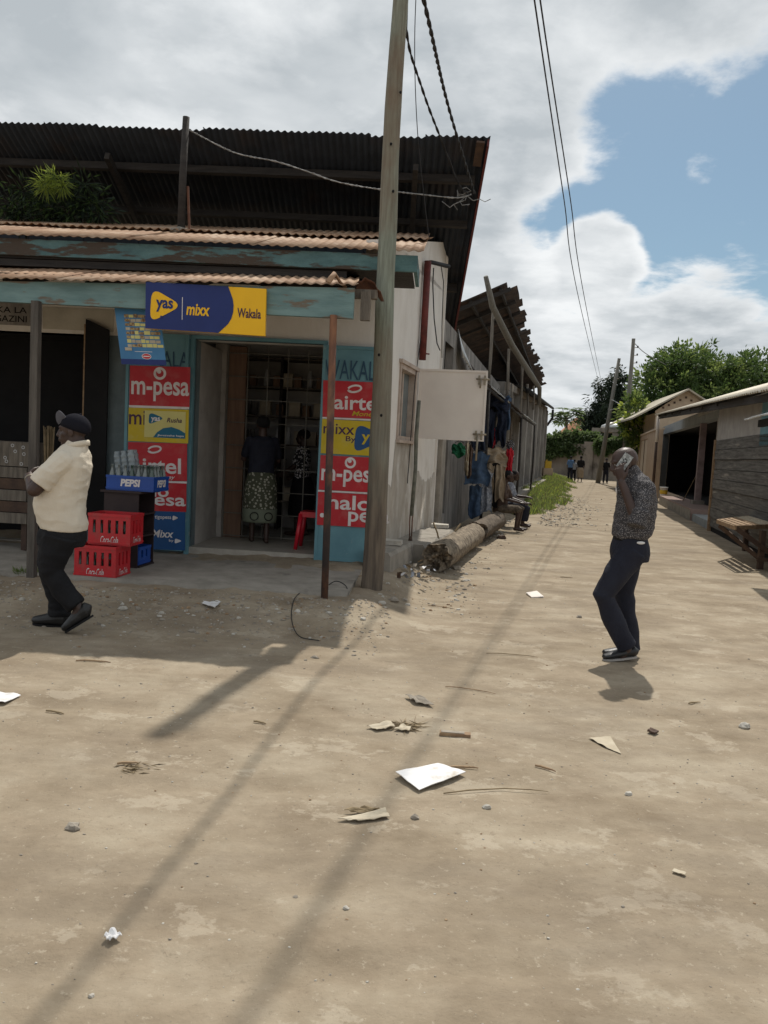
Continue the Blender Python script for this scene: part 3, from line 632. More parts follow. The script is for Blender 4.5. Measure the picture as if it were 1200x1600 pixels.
# rusty tube post carrying the awning, and the timber post at left
pt = FA.loc(at(521, 496, 7.30)); pb = FA.loc(at(507, 935, 7.28)); r = MB(); r.tube([pb+V((0, 0, -0.1)), lerp(pb, pt, 0.5)+V((0.004, 0, 0)), pt+V((0, 0, 0.02))], 0.034, M_PIPE, 14); r.build('steel_post', None, SHOP)
pt = FA.loc(at(57, 474, 7.45)); pb = FA.loc(at(57-0.0, 905, 7.42)); r = MB(); r.box(pt.x-0.036, pt.x+0.036, pt.y-0.035, pt.y+0.035, 0.1, pt.z+0.02, M_DKPOST); r.build('timber_post', None, SHOP)
# porch slab and tiled step
pe0 = P(FA, 105, 905, 1.85); PO = 1.85
r = MB(); n = 60; vs = []; fs = []
for i in range(n+1):
    x = SL+(-0.02-SL)*i/n; e = -PO+0.05*mn.noise(V((x*1.5, 2, 0)))+0.02*mn.noise(V((x*8, 2, 0)))
    vs += [(x, 0.0, FL), (x, e+0.03, FL-0.02), (x, e, FL-0.045), (x, e-0.01, -0.1)]
for i in range(n):
    a = i*4; fs += [(a+k, a+k+1, a+k+5, a+k+4) for k in range(3)]
vs_e = len(vs); r.add(vs, fs, M_CONC, True); r.add([vs[n*4+k] for k in range(4)]+[(-0.02, 0, -0.1)], [(0, 1, 2, 3, 4)], M_CONC); r.build('porch_slab', None, SHOP)
r = MB(); r.box(dx0, dx1, -0.02, 1.25, FL+0.001, FL+0.085, M_TILE)
r.build('tiled_step', None, SHOP)
# room behind the grille
rm = MB(); RD = 2.9
rm.box(dx0-0.75, dx0-0.6, 1.25, RD, FL, dtop+0.1, M_ROOMW)
rm.box(dx0-0.02, dx0-0.001, 0.2, 1.25, FL, dtop, M_ROOMW)      # pale left reveal
rm.box(dx1+0.35, dx1+0.45, 0.2, RD, FL, dtop+0.1, M_ROOM)
rm.box(dx0-0.6, dx1+0.35, RD, RD+0.1, FL, dtop+0.1, M_ROOM)
rm.box(dx0-0.75, dx1+0.45, 0.201, RD+0.1, dtop+0.101, dtop+0.15, M_ROOM)
rm.box(dx0-0.75, dx1+0.45, 1.251, RD, FL-0.05, FL+0.08, M_ROOM)
rm.build('room_walls', None, SHOP)
# pale block jamb and brown board beside the grille
rm = MB(); rm.box(dx0-0.1, P(FA, 352, 700, -1.2)[0], 1.15, 1.3, FL+0.086, dtop+0.1, M_ROOMW)
for k in range(9): rm.box(P(FA, 334, 700, -1.15)[0], P(FA, 350, 700, -1.15)[0], 1.13, 1.149, FL+0.12+k*0.27, FL+0.36+k*0.27, M_ROOMW)
rm.build('block_jamb', None, SHOP)
rm = MB(); rm.box(P(FA, 354, 700, -1.2)[0], P(FA, 381, 700, -1.2)[0], 1.18, 1.22, FL+0.086, dtop+0.08, M_CURT); rm.build('timber_board', None, SHOP)
gr = MB(); gx0 = P(FA, 352, 700, -1.1)[0]; gx1 = dx1+0.33
k = 0; x = gx0
while x < gx1: gr.box(x-0.006, x+0.006, 1.10, 1.112, FL+0.1, dtop+0.09, M_POLE2); x += 0.265
z = FL+0.12
while z < dtop+0.05: gr.box(gx0, gx1, 1.113, 1.122, z-0.006, z+0.006, M_POLE2); z += 0.30
gr.build('burglar_grille', None, SHOP)
sh = MB()
for k in range(6): 
    z = 0.7+k*0.42; sh.box(gx0-0.2, gx1, 2.4, 2.75, z, z+0.025, M_TIMBERG)
for x in (gx0+0.45, gx0+1.15): sh.box(x-0.02, x+0.02, 2.39, 2.75, 0.3, 3.0, M_TIMBER)
sh.build('shelving', None, SHOP)
# door frame + open leaves carrying the adverts
fr_ = MB()
for a, b, c, d in ((dx0-0.05, dx0+0.0, FL, dtop+0.04), (dx1, dx1+0.05, FL, dtop+0.04), (dx0, dx1, dtop, dtop+0.04)): fr_.box(a, b, -0.06, 0.05, c, d, M_PANEL)
fr_.build('door_frame', None, SHOP)
def leaf(xa, xb, z0, z1, off=0.10):
    d = MB(); d.box(xa, xb, -off, -off+0.035, z0, z1, M_PANEL)
    for a, b, c, e in ((xa, xa+0.035, z0, z1), (xb-0.035, xb, z0, z1), (xa+0.036, xb-0.036, z0, z0+0.035), (xa+0.036, xb-0.036, z1-0.035, z1)): d.box(a, b, -off-0.012, -off-0.001, c, e, M_PANEL)
    return d.build('door_leaf', None, SHOP)
OF = 0.115
LL = leaf(P(FA, 194, 700, .1)[0], dx0-0.052, P(FA, 270, 860, .1)[1], P(FA, 270, 522, .1)[1])
RL = leaf(dx1+0.01, P(FA, 592, 700, .1)[0], P(FA, 530, 877, .1)[1], P(FA, 530, 540, .1)[1])
def advert(leaf_, bl, br, tl, w_, h_, fn, bg, off=OF, label=None):
    m = MB(); m.box(0, w_, 0.0, 0.003, 0, h_, bg); fn(m, w_, h_); M = adquad(FA, bl, br, tl, off, w_, h_)
    o = xf(m, M).build('advert', None, leaf_)
    if label: o['label'] = label
    return o
Y1, Y2, Y3 = -0.002, -0.0035, -0.005
def voda(m, cx, cz, r):
    ring(m, cx, cz, r*0.60, r, Y1, M_ADW); ring(m, cx-r*0.12, cz+r*0.30, 0, r*0.34, Y1-.001, M_ADW, 12)
def mpesa(m, w_, h_):
    voda(m, w_*0.50, h_*0.82, h_*0.16)
    put_text(m, 'm-pesa', w_*0.03, w_*0.99, h_*0.12, h_*0.62, Y1, M_ADW, 0.018)
def airtel_logo(m, cx, cz, r):
    pts = [(cx+r*cos(radians(t))*1.15+0.35*r*sin(radians(t)), cz+r*0.62*sin(radians(t))) for t in range(-150, 175, 18)]
    stroke(m, pts, r*0.34, Y1, M_ADW); stroke(m, [pts[0], (pts[0][0]+r*0.5, pts[0][1]-r*0.2)], r*0.3, Y1, M_ADW)
def airtel_r(m, w_, h_):
    airtel_logo(m, w_*0.56, h_*0.80, h_*0.15); put_text(m, 'airtel', w_*0.20, w_*1.03, h_*0.22, h_*0.62, Y1, M_ADW, 0.018); put_text(m, 'Money', w_*0.52, w_*0.97, h_*0.02, h_*0.19, Y1, M_YEL, 0.01, 0.3)
def airtel_l(m, w_, h_):
    airtel_logo(m, w_*0.45, h_*0.82, h_*0.14); put_text(m, 'airtel', w_*0.06, w_*0.90, h_*0.18, h_*0.60, Y1, M_ADW, 0.018); put_text(m, 'Money', w_*0.48, w_*0.80, h_*0.01, h_*0.15, Y1, M_ADW, 0.01, 0.3)
def mixx_l(m, w_, h_):
    put_text(m, 'mixx', w_*0.01, w_*0.62, h_*0.50, h_*0.92, Y1, M_INK, 0.012)
    m.box(w_*0.27, w_*0.95, -0.0045, -0.0025, h_*0.14, h_*0.93, M_LEMON)
    poly(m, roundtri(w_*0.46, h_*0.70, w_*0.24, h_*0.36), -0.006, M_TEAL); put_text(m, 'yas', w_*0.38, w_*0.53, h_*0.58, h_*0.74, -0.0075, M_ADW, 0.03)
    put_text(m, 'Rusha', w_*0.64, w_*0.89, h_*0.60, h_*0.74, -0.006, M_INK, 0.02, 0.25)
    poly(m, [(w_*0.42, h_*0.14), (w_*0.95, h_*0.14), (w_*0.95, h_*0.30), (w_*0.85, h_*0.40), (w_*0.72, h_*0.47), (w_*0.58, h_*0.42), (w_*0.48, h_*0.29)], -0.006, M_TEAL)
    put_text(m, 'Jiwezeshe hapa', w_*0.49, w_*0.93, h_*0.17, h_*0.24, -0.0075, M_ADW, 0.02)
def halo_l(m, w_, h_):
    put_text(m, 'halo', w_*0.10, w_*0.70, h_*0.50, h_*0.92, Y1, M_ADW, 0.018); put_text(m, 'pesa', w_*0.24, w_*0.99, h_*0.06, h_*0.50, Y1-.001, M_ADW, 0.018)
def halo_r(m, w_, h_):
    put_text(m, 'halo', w_*0.16, w_*0.86, h_*0.50, h_*0.94, Y1, M_ADW, 0.018); put_text(m, 'pesa', w_*0.50, w_*1.16, h_*0.02, h_*0.46, Y1-.001, M_ADW, 0.018)
    ring(m, w_*0.08, h_*0.30, 0, h_*0.07, Y1, M_ADW, 10); ring(m, w_*0.15, h_*0.44, 0, h_*0.05, Y1, M_ADW, 10); ring(m, w_*0.15, h_*0.18, 0, h_*0.05, Y1, M_ADW, 10)
def tigo_l(m, w_, h_):
    put_text(m, 'tigopesa', w_*0.47, w_*0.76, h_*0.78, h_*0.90, Y1, M_ADW, 0.01); poly(m, roundtri(w_*0.83, h_*0.84, w_*0.10, h_*0.14), Y1, M_ADW)
    put_text(m, 'Mixx', w_*0.42, w_*0.80, h_*0.32, h_*0.52, Y1, M_ADW, 0.02, 0.2); put_text(m, 'by', w_*0.72, w_*0.80, h_*0.20, h_*0.28, Y1, M_ADW, 0.01); poly(m, roundtri(w_*0.88, h_*0.24, w_*0.12, h_*0.14), Y1, M_ADW)
def mixx_r(m, w_, h_):
    put_text(m, 'mixx', w_*0.03, w_*0.56, h_*0.58, h_*0.88, Y1, M_INK, 0.008); put_text(m, 'By', w_*0.42, w_*0.59, h_*0.34, h_*0.54, Y1, M_INK, 0.008)
    poly(m, roundtri(w_*0.83, h_*0.50, w_*0.52, h_*0.86), Y1, M_BLUE); put_text(m, 'yas', w_*0.69, w_*1.05, h_*0.32, h_*0.62, Y2, M_YEL, 0.02)
advert(LL, (202, 633), (296, 636), (203, 571), 94, 62, mpesa, M_RED, label='red panel with white m-pesa lettering under a ring emblem')
m = MB(); m.box(0, 94, 0, 0.002, 0, 4, M_ADW); xf(m, adquad(FA, (201.5, 636.5), (295.5, 639.5), (201.5, 633), OF, 94, 4)).build('divider_strip', None, LL)
advert(LL, (200, 689), (294, 693), (201, 636.5), 94, 55, mixx_l, M_YEL, label='yellow panel with a paler yellow card pasted on it')
advert(LL, (200, 749), (292, 752), (200, 690.5), 92, 59, airtel_l, M_RED, label='red panel with a white looped emblem behind the bottles')
m = MB(); m.box(0, 92, 0, 0.002, 0, 3, M_ADW); xf(m, adquad(FA, (200, 752.5), (292, 755.5), (200, 749.5), OF, 92, 3)).build('divider_strip', None, LL)
advert(LL, (200, 797), (291, 800), (200, 752.8), 91, 44, halo_l, M_RED)
advert(LL, (200, 857), (289, 860), (200, 797.5), 89, 60, tigo_l, M_BLUE, label='dark blue bottom panel with small white lettering')
m = MB(); put_text(m, 'WAKALA', 0, 96, 0, 24, -0.001, M_DKBLUE, 0.0); xf(m, adquad(FA, (199, 568), (295, 575), (199, 544), OF-0.005, 96, 24)).build('lettering', None, LL)
advert(RL, (504, 651), (592, 655), (505, 594), 88, 57, airtel_r, M_RED, label='red panel with white looped emblem and yellow Money lettering')
m = MB(); m.box(0, 88, 0, 0.002, 0, 3, M_ADW); xf(m, adquad(FA, (503.5, 654), (592, 658), (503.5, 651.4), OF, 88, 3)).build('divider_strip', None, RL)
advert(RL, (501, 708), (592, 713), (503.5, 654.5), 90, 54, mixx_r, M_YEL, label='yellow panel with a navy rounded triangle emblem')
advert(RL, (498, 765), (592, 770), (501, 711), 93, 54, mpesa, M_RED, label='red panel with white m-pesa lettering right of the doorway')
m = MB(); m.box(0, 93, 0, 0.002, 0, 3, M_ADW); xf(m, adquad(FA, (497, 768), (592, 773), (497, 765.4), OF, 93, 3)).build('divider_strip', None, RL)
advert(RL, (495, 820), (592, 825.5), (497, 768.5), 95, 52, halo_r, M_RED, label='red panel with white halo pesa lettering')
m = MB(); put_text(m, 'WAKALA', 0, 94, 0, 29, -0.001, M_DKBLUE, 0.0); xf(m, adquad(FA, (507, 591), (601, 596), (508, 561), OF-0.005, 94, 29)).build('lettering', None, RL)
# left shop front: dark room, black leaf, faint lettering
r = MB(); r.box(SL, bx1, 0.9, 1.0, FL, btop, M_BLACK); r.box(SL, bx1, 0.2, 0.9, FL-0.01, FL+0.01, M_CONC); r.box(bx1, bx1+0.02, 0.2, 0.9, FL, btop, M_BLACK); r.box(SL, bx1, 0.2, 1.0, btop+0.001, btop+0.03, M_BLACK); r.build('dark_room', None, SHOP)  # black back, side and ceiling paint in the room's unlit depth
xa, za = P(FA, 134, 498, .06); xb, zb = P(FA, 172, 516, .06); zc = P(FA, 150, 826, .06)[1]
r = MB(); r.add([(xa, -0.06, zc), (xb, -0.10, zc), (xb, -0.10, zb), (xa, -0.06, za), (xa, -0.03, zc), (xb, -0.07, zc), (xb, -0.07, zb), (xa, -0.03, za)], [(0, 1, 2, 3), (7, 6, 5, 4), (1, 5, 6, 2), (3, 2, 6, 7), (0, 3, 7, 4), (0, 4, 5, 1)], M_BLACK)
dl = r.build('door_leaf', None, SHOP); dl['label'] = 'black timber door leaf folded open'
r = MB(); r.box(xa-0.02, xa-0.002, -0.055, -0.02, zc+0.9, za-0.06, M_RAWWOOD); r.build('door_edge', None, dl)
r = MB(); r.box(SL, P(FA, 62, 500, .03)[0], -0.03, -0.003, P(FA, 30, 508, .03)[1], P(FA, 30, 474, .03)[1], M_GREYW)
xx = P(FA, -30, 495, .03)[0]; x2 = P(FA, 42, 495, .03)[0]; z0, z1 = P(FA, 20, 503, .03)[1], P(FA, 20, 493, .03)[1]
put_text(r, 'MAGAZINI', xx, x2, z0, z1, -0.032, M_BLACK, 0.01); put_text(r, 'DUKA LA', xx, x2, z1+0.03, z1+0.10, -0.032, M_BLACK, 0.01)
r.build('painted_lintel', None, SHOP)
# cracked dirt-smeared drain pipe, window shutter, cables on the side
sx0 = P(SI, 651, 630)[0]; hz0 = P(SI, 651, 684)[1]; hz1 = P(SI, 652, 576)[1]
shut = empty('window_shutter', SI.w(0, 0, 0), SI.a, 'cream steel window shutter swung open beside the utility pole', 'shutter')
hx = sx0; pxe = SI.w(hx, 0, 0)
wd = 0.98
# leaf stands out from the wall, turned a little
sr = MB(); Ms = Matrix.Translation((hx, -0.02, 0)) @ Matrix.Rotation(radians(-86), 4, 'Z')
sr.box(0, wd, -0.012, 0.012, hz0, hz1, M_SHUT, Ms)
for a, b, c, d in ((0, 0.03, hz0-0.01, hz1+0.01), (wd-0.03, wd, hz0-0.01, hz1+0.01), (0.031, wd-0.031, hz0-0.01, hz0+0.02), (0.031, wd-0.031, hz1-0.02, hz1+0.01)):
    sr.box(a, b, -0.025, -0.0125, c, d, M_SHUT, Ms); sr.box(a, b, 0.0125, 0.025, c, d, M_SHUT, Ms)
sr.build('steel_leaf', None, shut)
for zz, ln in ((hz0+0.06, 0.35), (hz1-0.14, 0.10)):
    sr = MB(); q = lambda x, y, z: Ms @ V((x, y, z))
    for sg in (-1, 1):
        sr.tube([q(wd-0.16, sg*0.035, zz+0.03), q(wd+0.03, sg*0.035, zz+0.03)], 0.011, M_STEEL, 8); sr.box(wd-0.13, wd-0.10, sg*0.026, sg*0.036, zz-0.05, zz+0.08, M_STEEL, Ms); sr.box(wd-0.05, wd-0.02, sg*0.026, sg*0.036, zz-0.05, zz+0.08, M_STEEL, Ms)
        sr.tube([q(wd-0.09, sg*0.045, zz+0.03), q(wd-0.095, sg*0.055, zz-ln)], 0.012, M_STEEL, 8)
    sr.build('slide_bolt', None, shut)
# red pipe
pz1 = P(SI, 671, 407, .1); pz0 = P(SI, 664, 563, .1)
r = MB(); X = (pz1[0]+pz0[0])/2; r.tube([(X, -0.07, pz0[1]), (X, -0.07, pz1[1])], 0.05, M_REDP, 10); r.tube([(X, -0.07, pz1[1]-0.02), (X+0.15, -0.10, pz1[1]+0.02), (X+0.45, -0.3, pz1[1]+0.03)], 0.03, M_WIRE, 8)
r.tube([(X-0.02, -0.03, pz0[1]+0.1), (X+0.12, -0.14, pz0[1]+0.1)], 0.012, M_REDP, 6)
xf(r, S2F).build('downpipe', None, SHOP)
r = MB(); q = V((X+0.2, -0.12, pz1[1]-0.05))
r.tube([q+V((0, 0, 0)), q+V((-.1, -.02, -.25)), q+V((.1, -.03, -.7)), q+V((.5, -.02, -1.0)), q+V((.9, 0, -1.05))], 0.009, M_WIRE, 6)
r.tube([q+V((0.05, -.1, 0.03)), q+V((0.2, -.12, -.15)), q+V((.5, -.08, -.75)), q+V((1.0, -.02, -1.15))], 0.007, M_WIRE, 6)
r.tube([q+V((-0.1, 0.08, -0.6)), q+V((-0.45, 0.09, -1.7)), q+V((-0.55, 0.095, -3.1))], 0.006, M_WIRE, 6)
xf(r, S2F).build('wall_cable', None, SHOP)

# concrete steps at the foot of the side wall
st = MB()
for (s0, s1, d0, d1, z) in ((-0.25, 1.05, 0.02, 0.34, 0.40), (1.08, 3.5, 0.02, 0.50, 0.36)):
    n = 14; vs = []; fs = []
    for i in range(n+1):
        s_ = s0+(s1-s0)*i/n; k = 0.03*mn.noise(V((s_*4, d1*9, 0))); vs += [(s_, -d0, z), (s_, -d1+k+.03, z-0.01+k*0.5), (s_, -d1+k, z-0.05), (s_, -d1-0.01+k, -0.1)]
    for i in range(n): a = 4*i; fs += [(a+q, a+4+q, a+5+q, a+1+q) for q in range(3)]
    fs += [(0, 1, 2, 3), (4*n+3, 4*n+2, 4*n+1, 4*n)]; st.add([*vs], fs, M_CONC); st.add([(s0, -d0, z), (s0, -d0, -0.1), vs[3]], [(0, 1, 2)], M_CONC)
    st.add([(s1, -d0, z), vs[4*n+3], (s1, -d0, -0.1)], [(0, 1, 2)], M_CONC)
o = st; xf(o, SI.M); tag(o.build('concrete_plinth', None, None, SI.w(0.4, -0.2, 0)), 'worn low concrete plinth along foot of the white side wall', 'plinth')

# =================================================================== big shed behind (tall tilted roof)
SH = empty('tall_shed', at(640, 700, 14.5)*1.0, 0, 'tall dark tin shed behind the shop, its roof soffit showing beams', 'shed')
SHo = V(SH.location); 
def shp(mb, name, m=None, solid=0.0, sub=None):
    mb.v = [p-SHo for p in mb.v]; return mb.build(name, m, SH if sub is None else sub, solid=solid)
RA = at(0, 192, 11.4); RB = at(766, 217, 10.7); RC = at(704, 560, 16.5); 
dlt = RC-RB; RAx = RA + (RA-RB)*0.35; RD_ = RAx+dlt
r = MB(); corr(r, RAx, RB, RC, RD_, M_IRON, 0.095, 0.016, 6, 0.03, 8, 5); shp(r, 'roof', solid=0.003)
e_ = (RB-RA).normalized(); dn = dlt.normalized(); nr = e_.cross(dn).normalized()
if nr.z > 0: nr = -nr
r = MB(); 
for t, hh in ((0.11, 0.12), (0.27, 0.10), (0.55, 0.15), (0.80, 0.12)):
    a = RAx+dlt*t+nr*0.10; b = RB+dlt*t+nr*0.10; r.beam(a, b-e_*0.12, 0.06, hh, M_TIMBER, nr)
shp(r, 'purlin')
for k in (0, 4):
    r = MB(); b = RB-e_*(0.95+k*1.1); r.beam(b+dn*0.35+nr*0.19, b+dlt*0.9+nr*0.19, 0.07, 0.10, M_TIMBER, nr); shp(r, 'rafter')
r = MB(); r.beam(RB+nr*0.06-e_*0.02, RC+nr*0.06-e_*0.02, 0.03, 0.12, M_REDP, nr); shp(r, 'barge_board')
for t0_, w_ in ((0.02, 0.11), (1.15, 0.10)):
    r = MB(); b = RB-e_*(0.1+t0_)+nr*0.05; r.beam(b, b+dn*0.45, w_, 0.03, M_DARKWOOD, nr); shp(r, 'rafter_tail')
# front wall of the shed under its roof, black boards
yb = 12.7
q0 = V((RAx.x, yb+0.3, 0)); q1 = V((at(672, 300, yb).x, yb, 0)); zz = (RB+dlt*((yb-RB.y)/dlt.y)).z-0.15
r = MB(); d = (q1-q0).normalized(); n_ = V((-d.y, d.x, 0))
for k in range(int((q1-q0).length/0.3)):
    a = q0+d*(0.3*k); b = a+d*0.295; o = n_*(0.01*(k % 3)); r.add([a+o, b+o, b+o+V((0, 0, zz)), a+o+V((0, 0, zz)), a+o+n_*.05, b+o+n_*.05, b+o+n_*.05+V((0, 0, zz)), a+o+n_*.05+V((0, 0, zz))], [(0, 1, 2, 3), (7, 6, 5, 4), (3, 2, 6, 7), (1, 5, 6, 2), (0, 3, 7, 4)], M_IRON)
shp(r, 'wall')
# gable side of the shed: the mildewed wall carrying on from the white wall
G0 = SWE+0.061; G1 = P(SI, 735, 640)[0]
gw = MB(); zt0 = P(SI, 688, 490)[1]; zt1 = P(SI, 735, 545)[1]
wx0, wx1 = P(SI, 692, 600)[0], P(SI, 706, 600)[0]; wz0, wz1 = 1.2, P(SI, 700, 536)[1]
def sidew(mb, a, b, z0, za, zb, m, th=0.2):
    mb.add([(a, 0, z0), (b, 0, z0), (b, 0, zb), (a, 0, za), (a, th, z0), (b, th, z0), (b, th, zb), (a, th, za)], [(0, 1, 2, 3), (7, 6, 5, 4), (3, 2, 6, 7), (1, 5, 6, 2), (0, 3, 7, 4)], m)
zt = lambda s_: zt0+(zt1-zt0)*(s_-G0)/(G1-G0)
dsx0, dsx1 = P(SI, 680, 740, 0)[0], P(SI, 692, 740, 0)[0]
sidew(gw, G0, wx0, 0, zt(G0), zt(wx0), M_GREYW); sidew(gw, wx0, wx1, 0, 0.45, 0.45, M_GREYW); sidew(gw, wx0, wx1, wz1, zt(wx0), zt(wx1), M_GREYW); sidew(gw, wx1, G1+6, 0, zt(wx1), zt(wx1)-0.2, M_GREYW)
gw.box(wx0, wx1, 0.15, 0.19, 0.46, wz1, M_BLACK)  # black sheet stands in for the shade inside the opening
xf(gw, SI.M); shp(gw, 'side_wall')
gw = MB(); gw.box(wx0-0.06, wx0-0.001, -0.05, 0.14, 0.1, 2.9, M_DARKWOOD); gw.box(P(SI, 679, 750)[0], P(SI, 685, 750)[0], -0.10, -0.001, 0.1, 2.15, M_CONC); xf(gw, SI.M); shp(gw, 'door_post')
r = MB(); q = at(766, 262, 10.9)
# =================================================================== long low lean-to on the street side
LT = empty('lean_to_awning', SI.w(9, -0.5, 0), SI.a, 'patched low tin lean-to roof above the hanging clothes', 'awning')
def ltp(mb, name, m=None, solid=0.0): mb.v = [p-V((9, -0.5, 0)) for p in mb.v]; return mb.build(name, m, LT, solid=solid)
edge = [(722, 590, .75), (748, 606, .8), (775, 632, .9), (795, 655, .9), (810, 668, .9), (832, 686, .8)]
toplp = [(700, 505, .02), (735, 545, .02), (765, 570, .02), (800, 615, .02), (822, 640, .02), (838, 652, .02)]
edge = [(722, 556, .12), (742, 584, .30), (768, 605, .55), (796, 628, .8), (818, 648, .85), (838, 662, .8)]
ep = [(*P(SI, a, b, o_), o_) for a, b, o_ in edge]; tp = [(*P(SI, a, b, o_), o_) for a, b, o_ in toplp]
for i in range(5):
    r = MB(); a = (ep[i][0], -ep[i][2], ep[i][1]); b = (ep[i+1][0]+0.1, -ep[i+1][2], ep[i+1][1]-0.02)
    c = (max(tp[i+1][0], ep[i+1][0])+0.1, -0.02, max(tp[i+1][1], ep[i+1][1]+0.15)); d = (max(tp[i][0], ep[i][0]), -0.02, max(tp[i][1], ep[i][1]+0.15))
    c = (ep[i+1][0]+0.1, -0.02, ep[i+1][1]+0.45); d = (ep[i][0], -0.02, ep[i][1]+0.45)
    corr(r, a, b, c, d, (M_GALV, M_OLDROOF, M_GALV, M_OLDROOF, M_GALV)[i], 0.09, 0.012, 2, 0.05, 8, i+40); ltp(r, 'roof_sheet', solid=0.003)
for i in (2, 4, 5):
    r = MB(); x = ep[i][0]; r.tube([(x, -ep[i][2]+0.06, 0.0), (x+0.03, -ep[i][2]+0.03, ep[i][1]*0.5), (x, -ep[i][2]+0.05, ep[i][1]-0.03)], 0.032, M_TIMBER, 8); ltp(r, 'pole')
r = MB(); 
for i in range(1, 5): r.tube([(ep[i][0], -ep[i][2]+0.05, ep[i][1]-0.05), (ep[i+1][0], -ep[i+1][2]+0.05, ep[i+1][1]-0.06)], 0.03, M_TIMBER, 6)
ltp(r, 'rail')

# =================================================================== second shed: rotten high roof edge leaning over the street
S2 = empty('rotten_roof_shed', at(800, 760, 22), 0, 'brown rotted tin roof on crooked poles beyond the tall shed', 'shed')
S2o = V(S2.location)
def s2p(mb, name, m=None, solid=0.0): mb.v = [p-S2o for p in mb.v]; return mb.build(name, m, S2, solid=solid)
A = at(798, 440, 20.0); 
# outer edge runs level along the street
st_d = V((DX, DY, 0)); 
def edgept(px, z, base):   # point on level line through base along street seen at px
    d = pixdir(px, 600); # solve base + t*st_d on the vertical plane of px
    t = (d.x*base.y-base.x)/(st_d.x-d.x*st_d.y); return base+st_d*t
Bq = edgept(850, 0, A); Bq.z = (V((0, 0, CAM_H))+pixdir(850, 601)*Bq.y).z
inn = V((-DY, DX, 0))
slopeW = 4.2; C_ = Bq+inn*slopeW+V((0, 0, -1.7)); D_ = A+inn*slopeW+V((0, 0, -1.7))
r = MB(); corr(r, A, Bq, C_, D_, M_OLDROOF, 0.09, 0.014, 5, 0.16, 8, 77, sag=0.08); s2p(r, 'roof', solid=0.003)
L2 = (Bq-A).length
for t in (0.25, 1.0, 1.9, 2.8, 3.7):
    r = MB(); dz = -1.7*t/slopeW-0.07; r.beam(A+inn*t+V((0, 0, dz))+st_d*0.1, Bq+inn*t+V((0, 0, dz))-st_d*0.1, 0.06, 0.10, M_TIMBER); s2p(r, 'purlin')
k = 0
while k*1.6 < L2:
    b = A+st_d*(0.15+k*1.6); r = MB(); r.beam(b+V((0, 0, -0.15)), b+inn*slopeW+V((0, 0, -1.85)), 0.07, 0.10, M_TIMBER, V((0, 0, 1))); s2p(r, 'rafter'); k += 1
# crooked diagonal braces / poles
r = MB(); r.tube([at(759, 432, 17.2), at(770, 480, 17.6), at(800, 540, 19.5), at(829, 585, 24), at(843, 606, 28), at(843, 632, 28.3)], [0.05, 0.07, 0.08, 0.09, 0.08, 0.06], M_POLE2, 8); s2p(r, 'crooked_brace')
for (a, b, Y) in (((771, 480), (760, 640), 18.2), ((795, 545), (790, 650), 20), ((816, 570), (812, 660), 23.5), ((824, 600), (824, 650), 28), ((834, 603), (833, 640), 30), ((800, 600), (797, 700), 21)):
    r = MB(); r.tube([at(*a, Y), at((a[0]+b[0])/2+1, (a[1]+b[1])/2, Y), at(*b, Y)], 0.035, M_TIMBERG, 8); s2p(r, 'pole')
# wall carrying the low end
r = MB(); l0 = SI.loc(A); l1 = SI.loc(Bq)
sidew(r, l0.x+1.0, l1.x, 0.0, 4.0, 4.0, M_GREYW); r.v = [p+V((0, 0.9, 0)) for p in r.v]; xf(r, SI.M); s2p(r, 'wall')

# =================================================================== long building with pilasters
pl0 = P(SI, 790, 700, 0.15)[0]; pl1 = P(SI, 851, 700, 0.15)[0]; ez1 = P(SI, 851, 628, 0.15)[1]; pm = P(SI, 820, 612, 0.15); ez = lambda x: pm[1]+(ez1-pm[1])*(x-pm[0])/(pl1-pm[0])
PB = empty('pilaster_building', SI.w(pl0, 0, 0), SI.a, 'long grey building with ribbed pilasters beside the grass verge', 'building')
def pbp(mb, name, m=None, solid=0.0): mb.v = [p-V((pl0, 0, 0)) for p in mb.v]; return mb.build(name, m, PB, solid=solid)
def slopebox(mb, a, b, y0, y1, z0, fz, m, dz0=None):
    za, zb = fz(a), fz(b); q0 = z0 if dz0 is None else za+dz0; q1 = z0 if dz0 is None else zb+dz0
    mb.add([(a, y0, q0), (b, y0, q1), (b, y0, zb), (a, y0, za), (a, y1, q0), (b, y1, q1), (b, y1, zb), (a, y1, za)], [(0, 1, 2, 3), (7, 6, 5, 4), (3, 2, 6, 7), (1, 5, 6, 2), (0, 3, 7, 4), (0, 4, 5, 1)], m)
r = MB(); slopebox(r, pl0, pl1, 0.0, 0.3, 0, ez, M_GREYW); r.box(pl1-0.3, pl1, 0.301, 6, 0, ez1, M_GREYW); pbp(r, 'wall')
npil = 8
for k in range(npil):
    x = pl0+(pl1-pl0-0.4)*k/(npil-1); r = MB(); slopebox(r, x, x+0.55, -0.22, -0.001, 0, lambda q: ez(q)-0.25, M_PILAS); pbp(r, 'pilaster')
    if 1 < k < npil-1:
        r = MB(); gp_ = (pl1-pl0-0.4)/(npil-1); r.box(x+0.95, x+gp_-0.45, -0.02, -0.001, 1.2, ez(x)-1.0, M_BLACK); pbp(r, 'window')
r = MB(); slopebox(r, pl0, pl1+0.5, -0.15, -0.001, 0, lambda q: ez(q)-0.02, M_BLOCKW, -0.22); pbp(r, 'eaves_beam')
r = MB(); xr = P(SI, 824, 612, 0.5)[0]; corr(r, (xr, -0.45, ez(xr)-0.03), (pl1+0.6, -0.45, ez1+0.03), (pl1+0.6, 5, ez1+1.3), (xr, 5, ez(xr)+1.3), M_IRON, 0.3, 0.02, 1, 0.0, 10, 3); pbp(r, 'roof', solid=0.01)
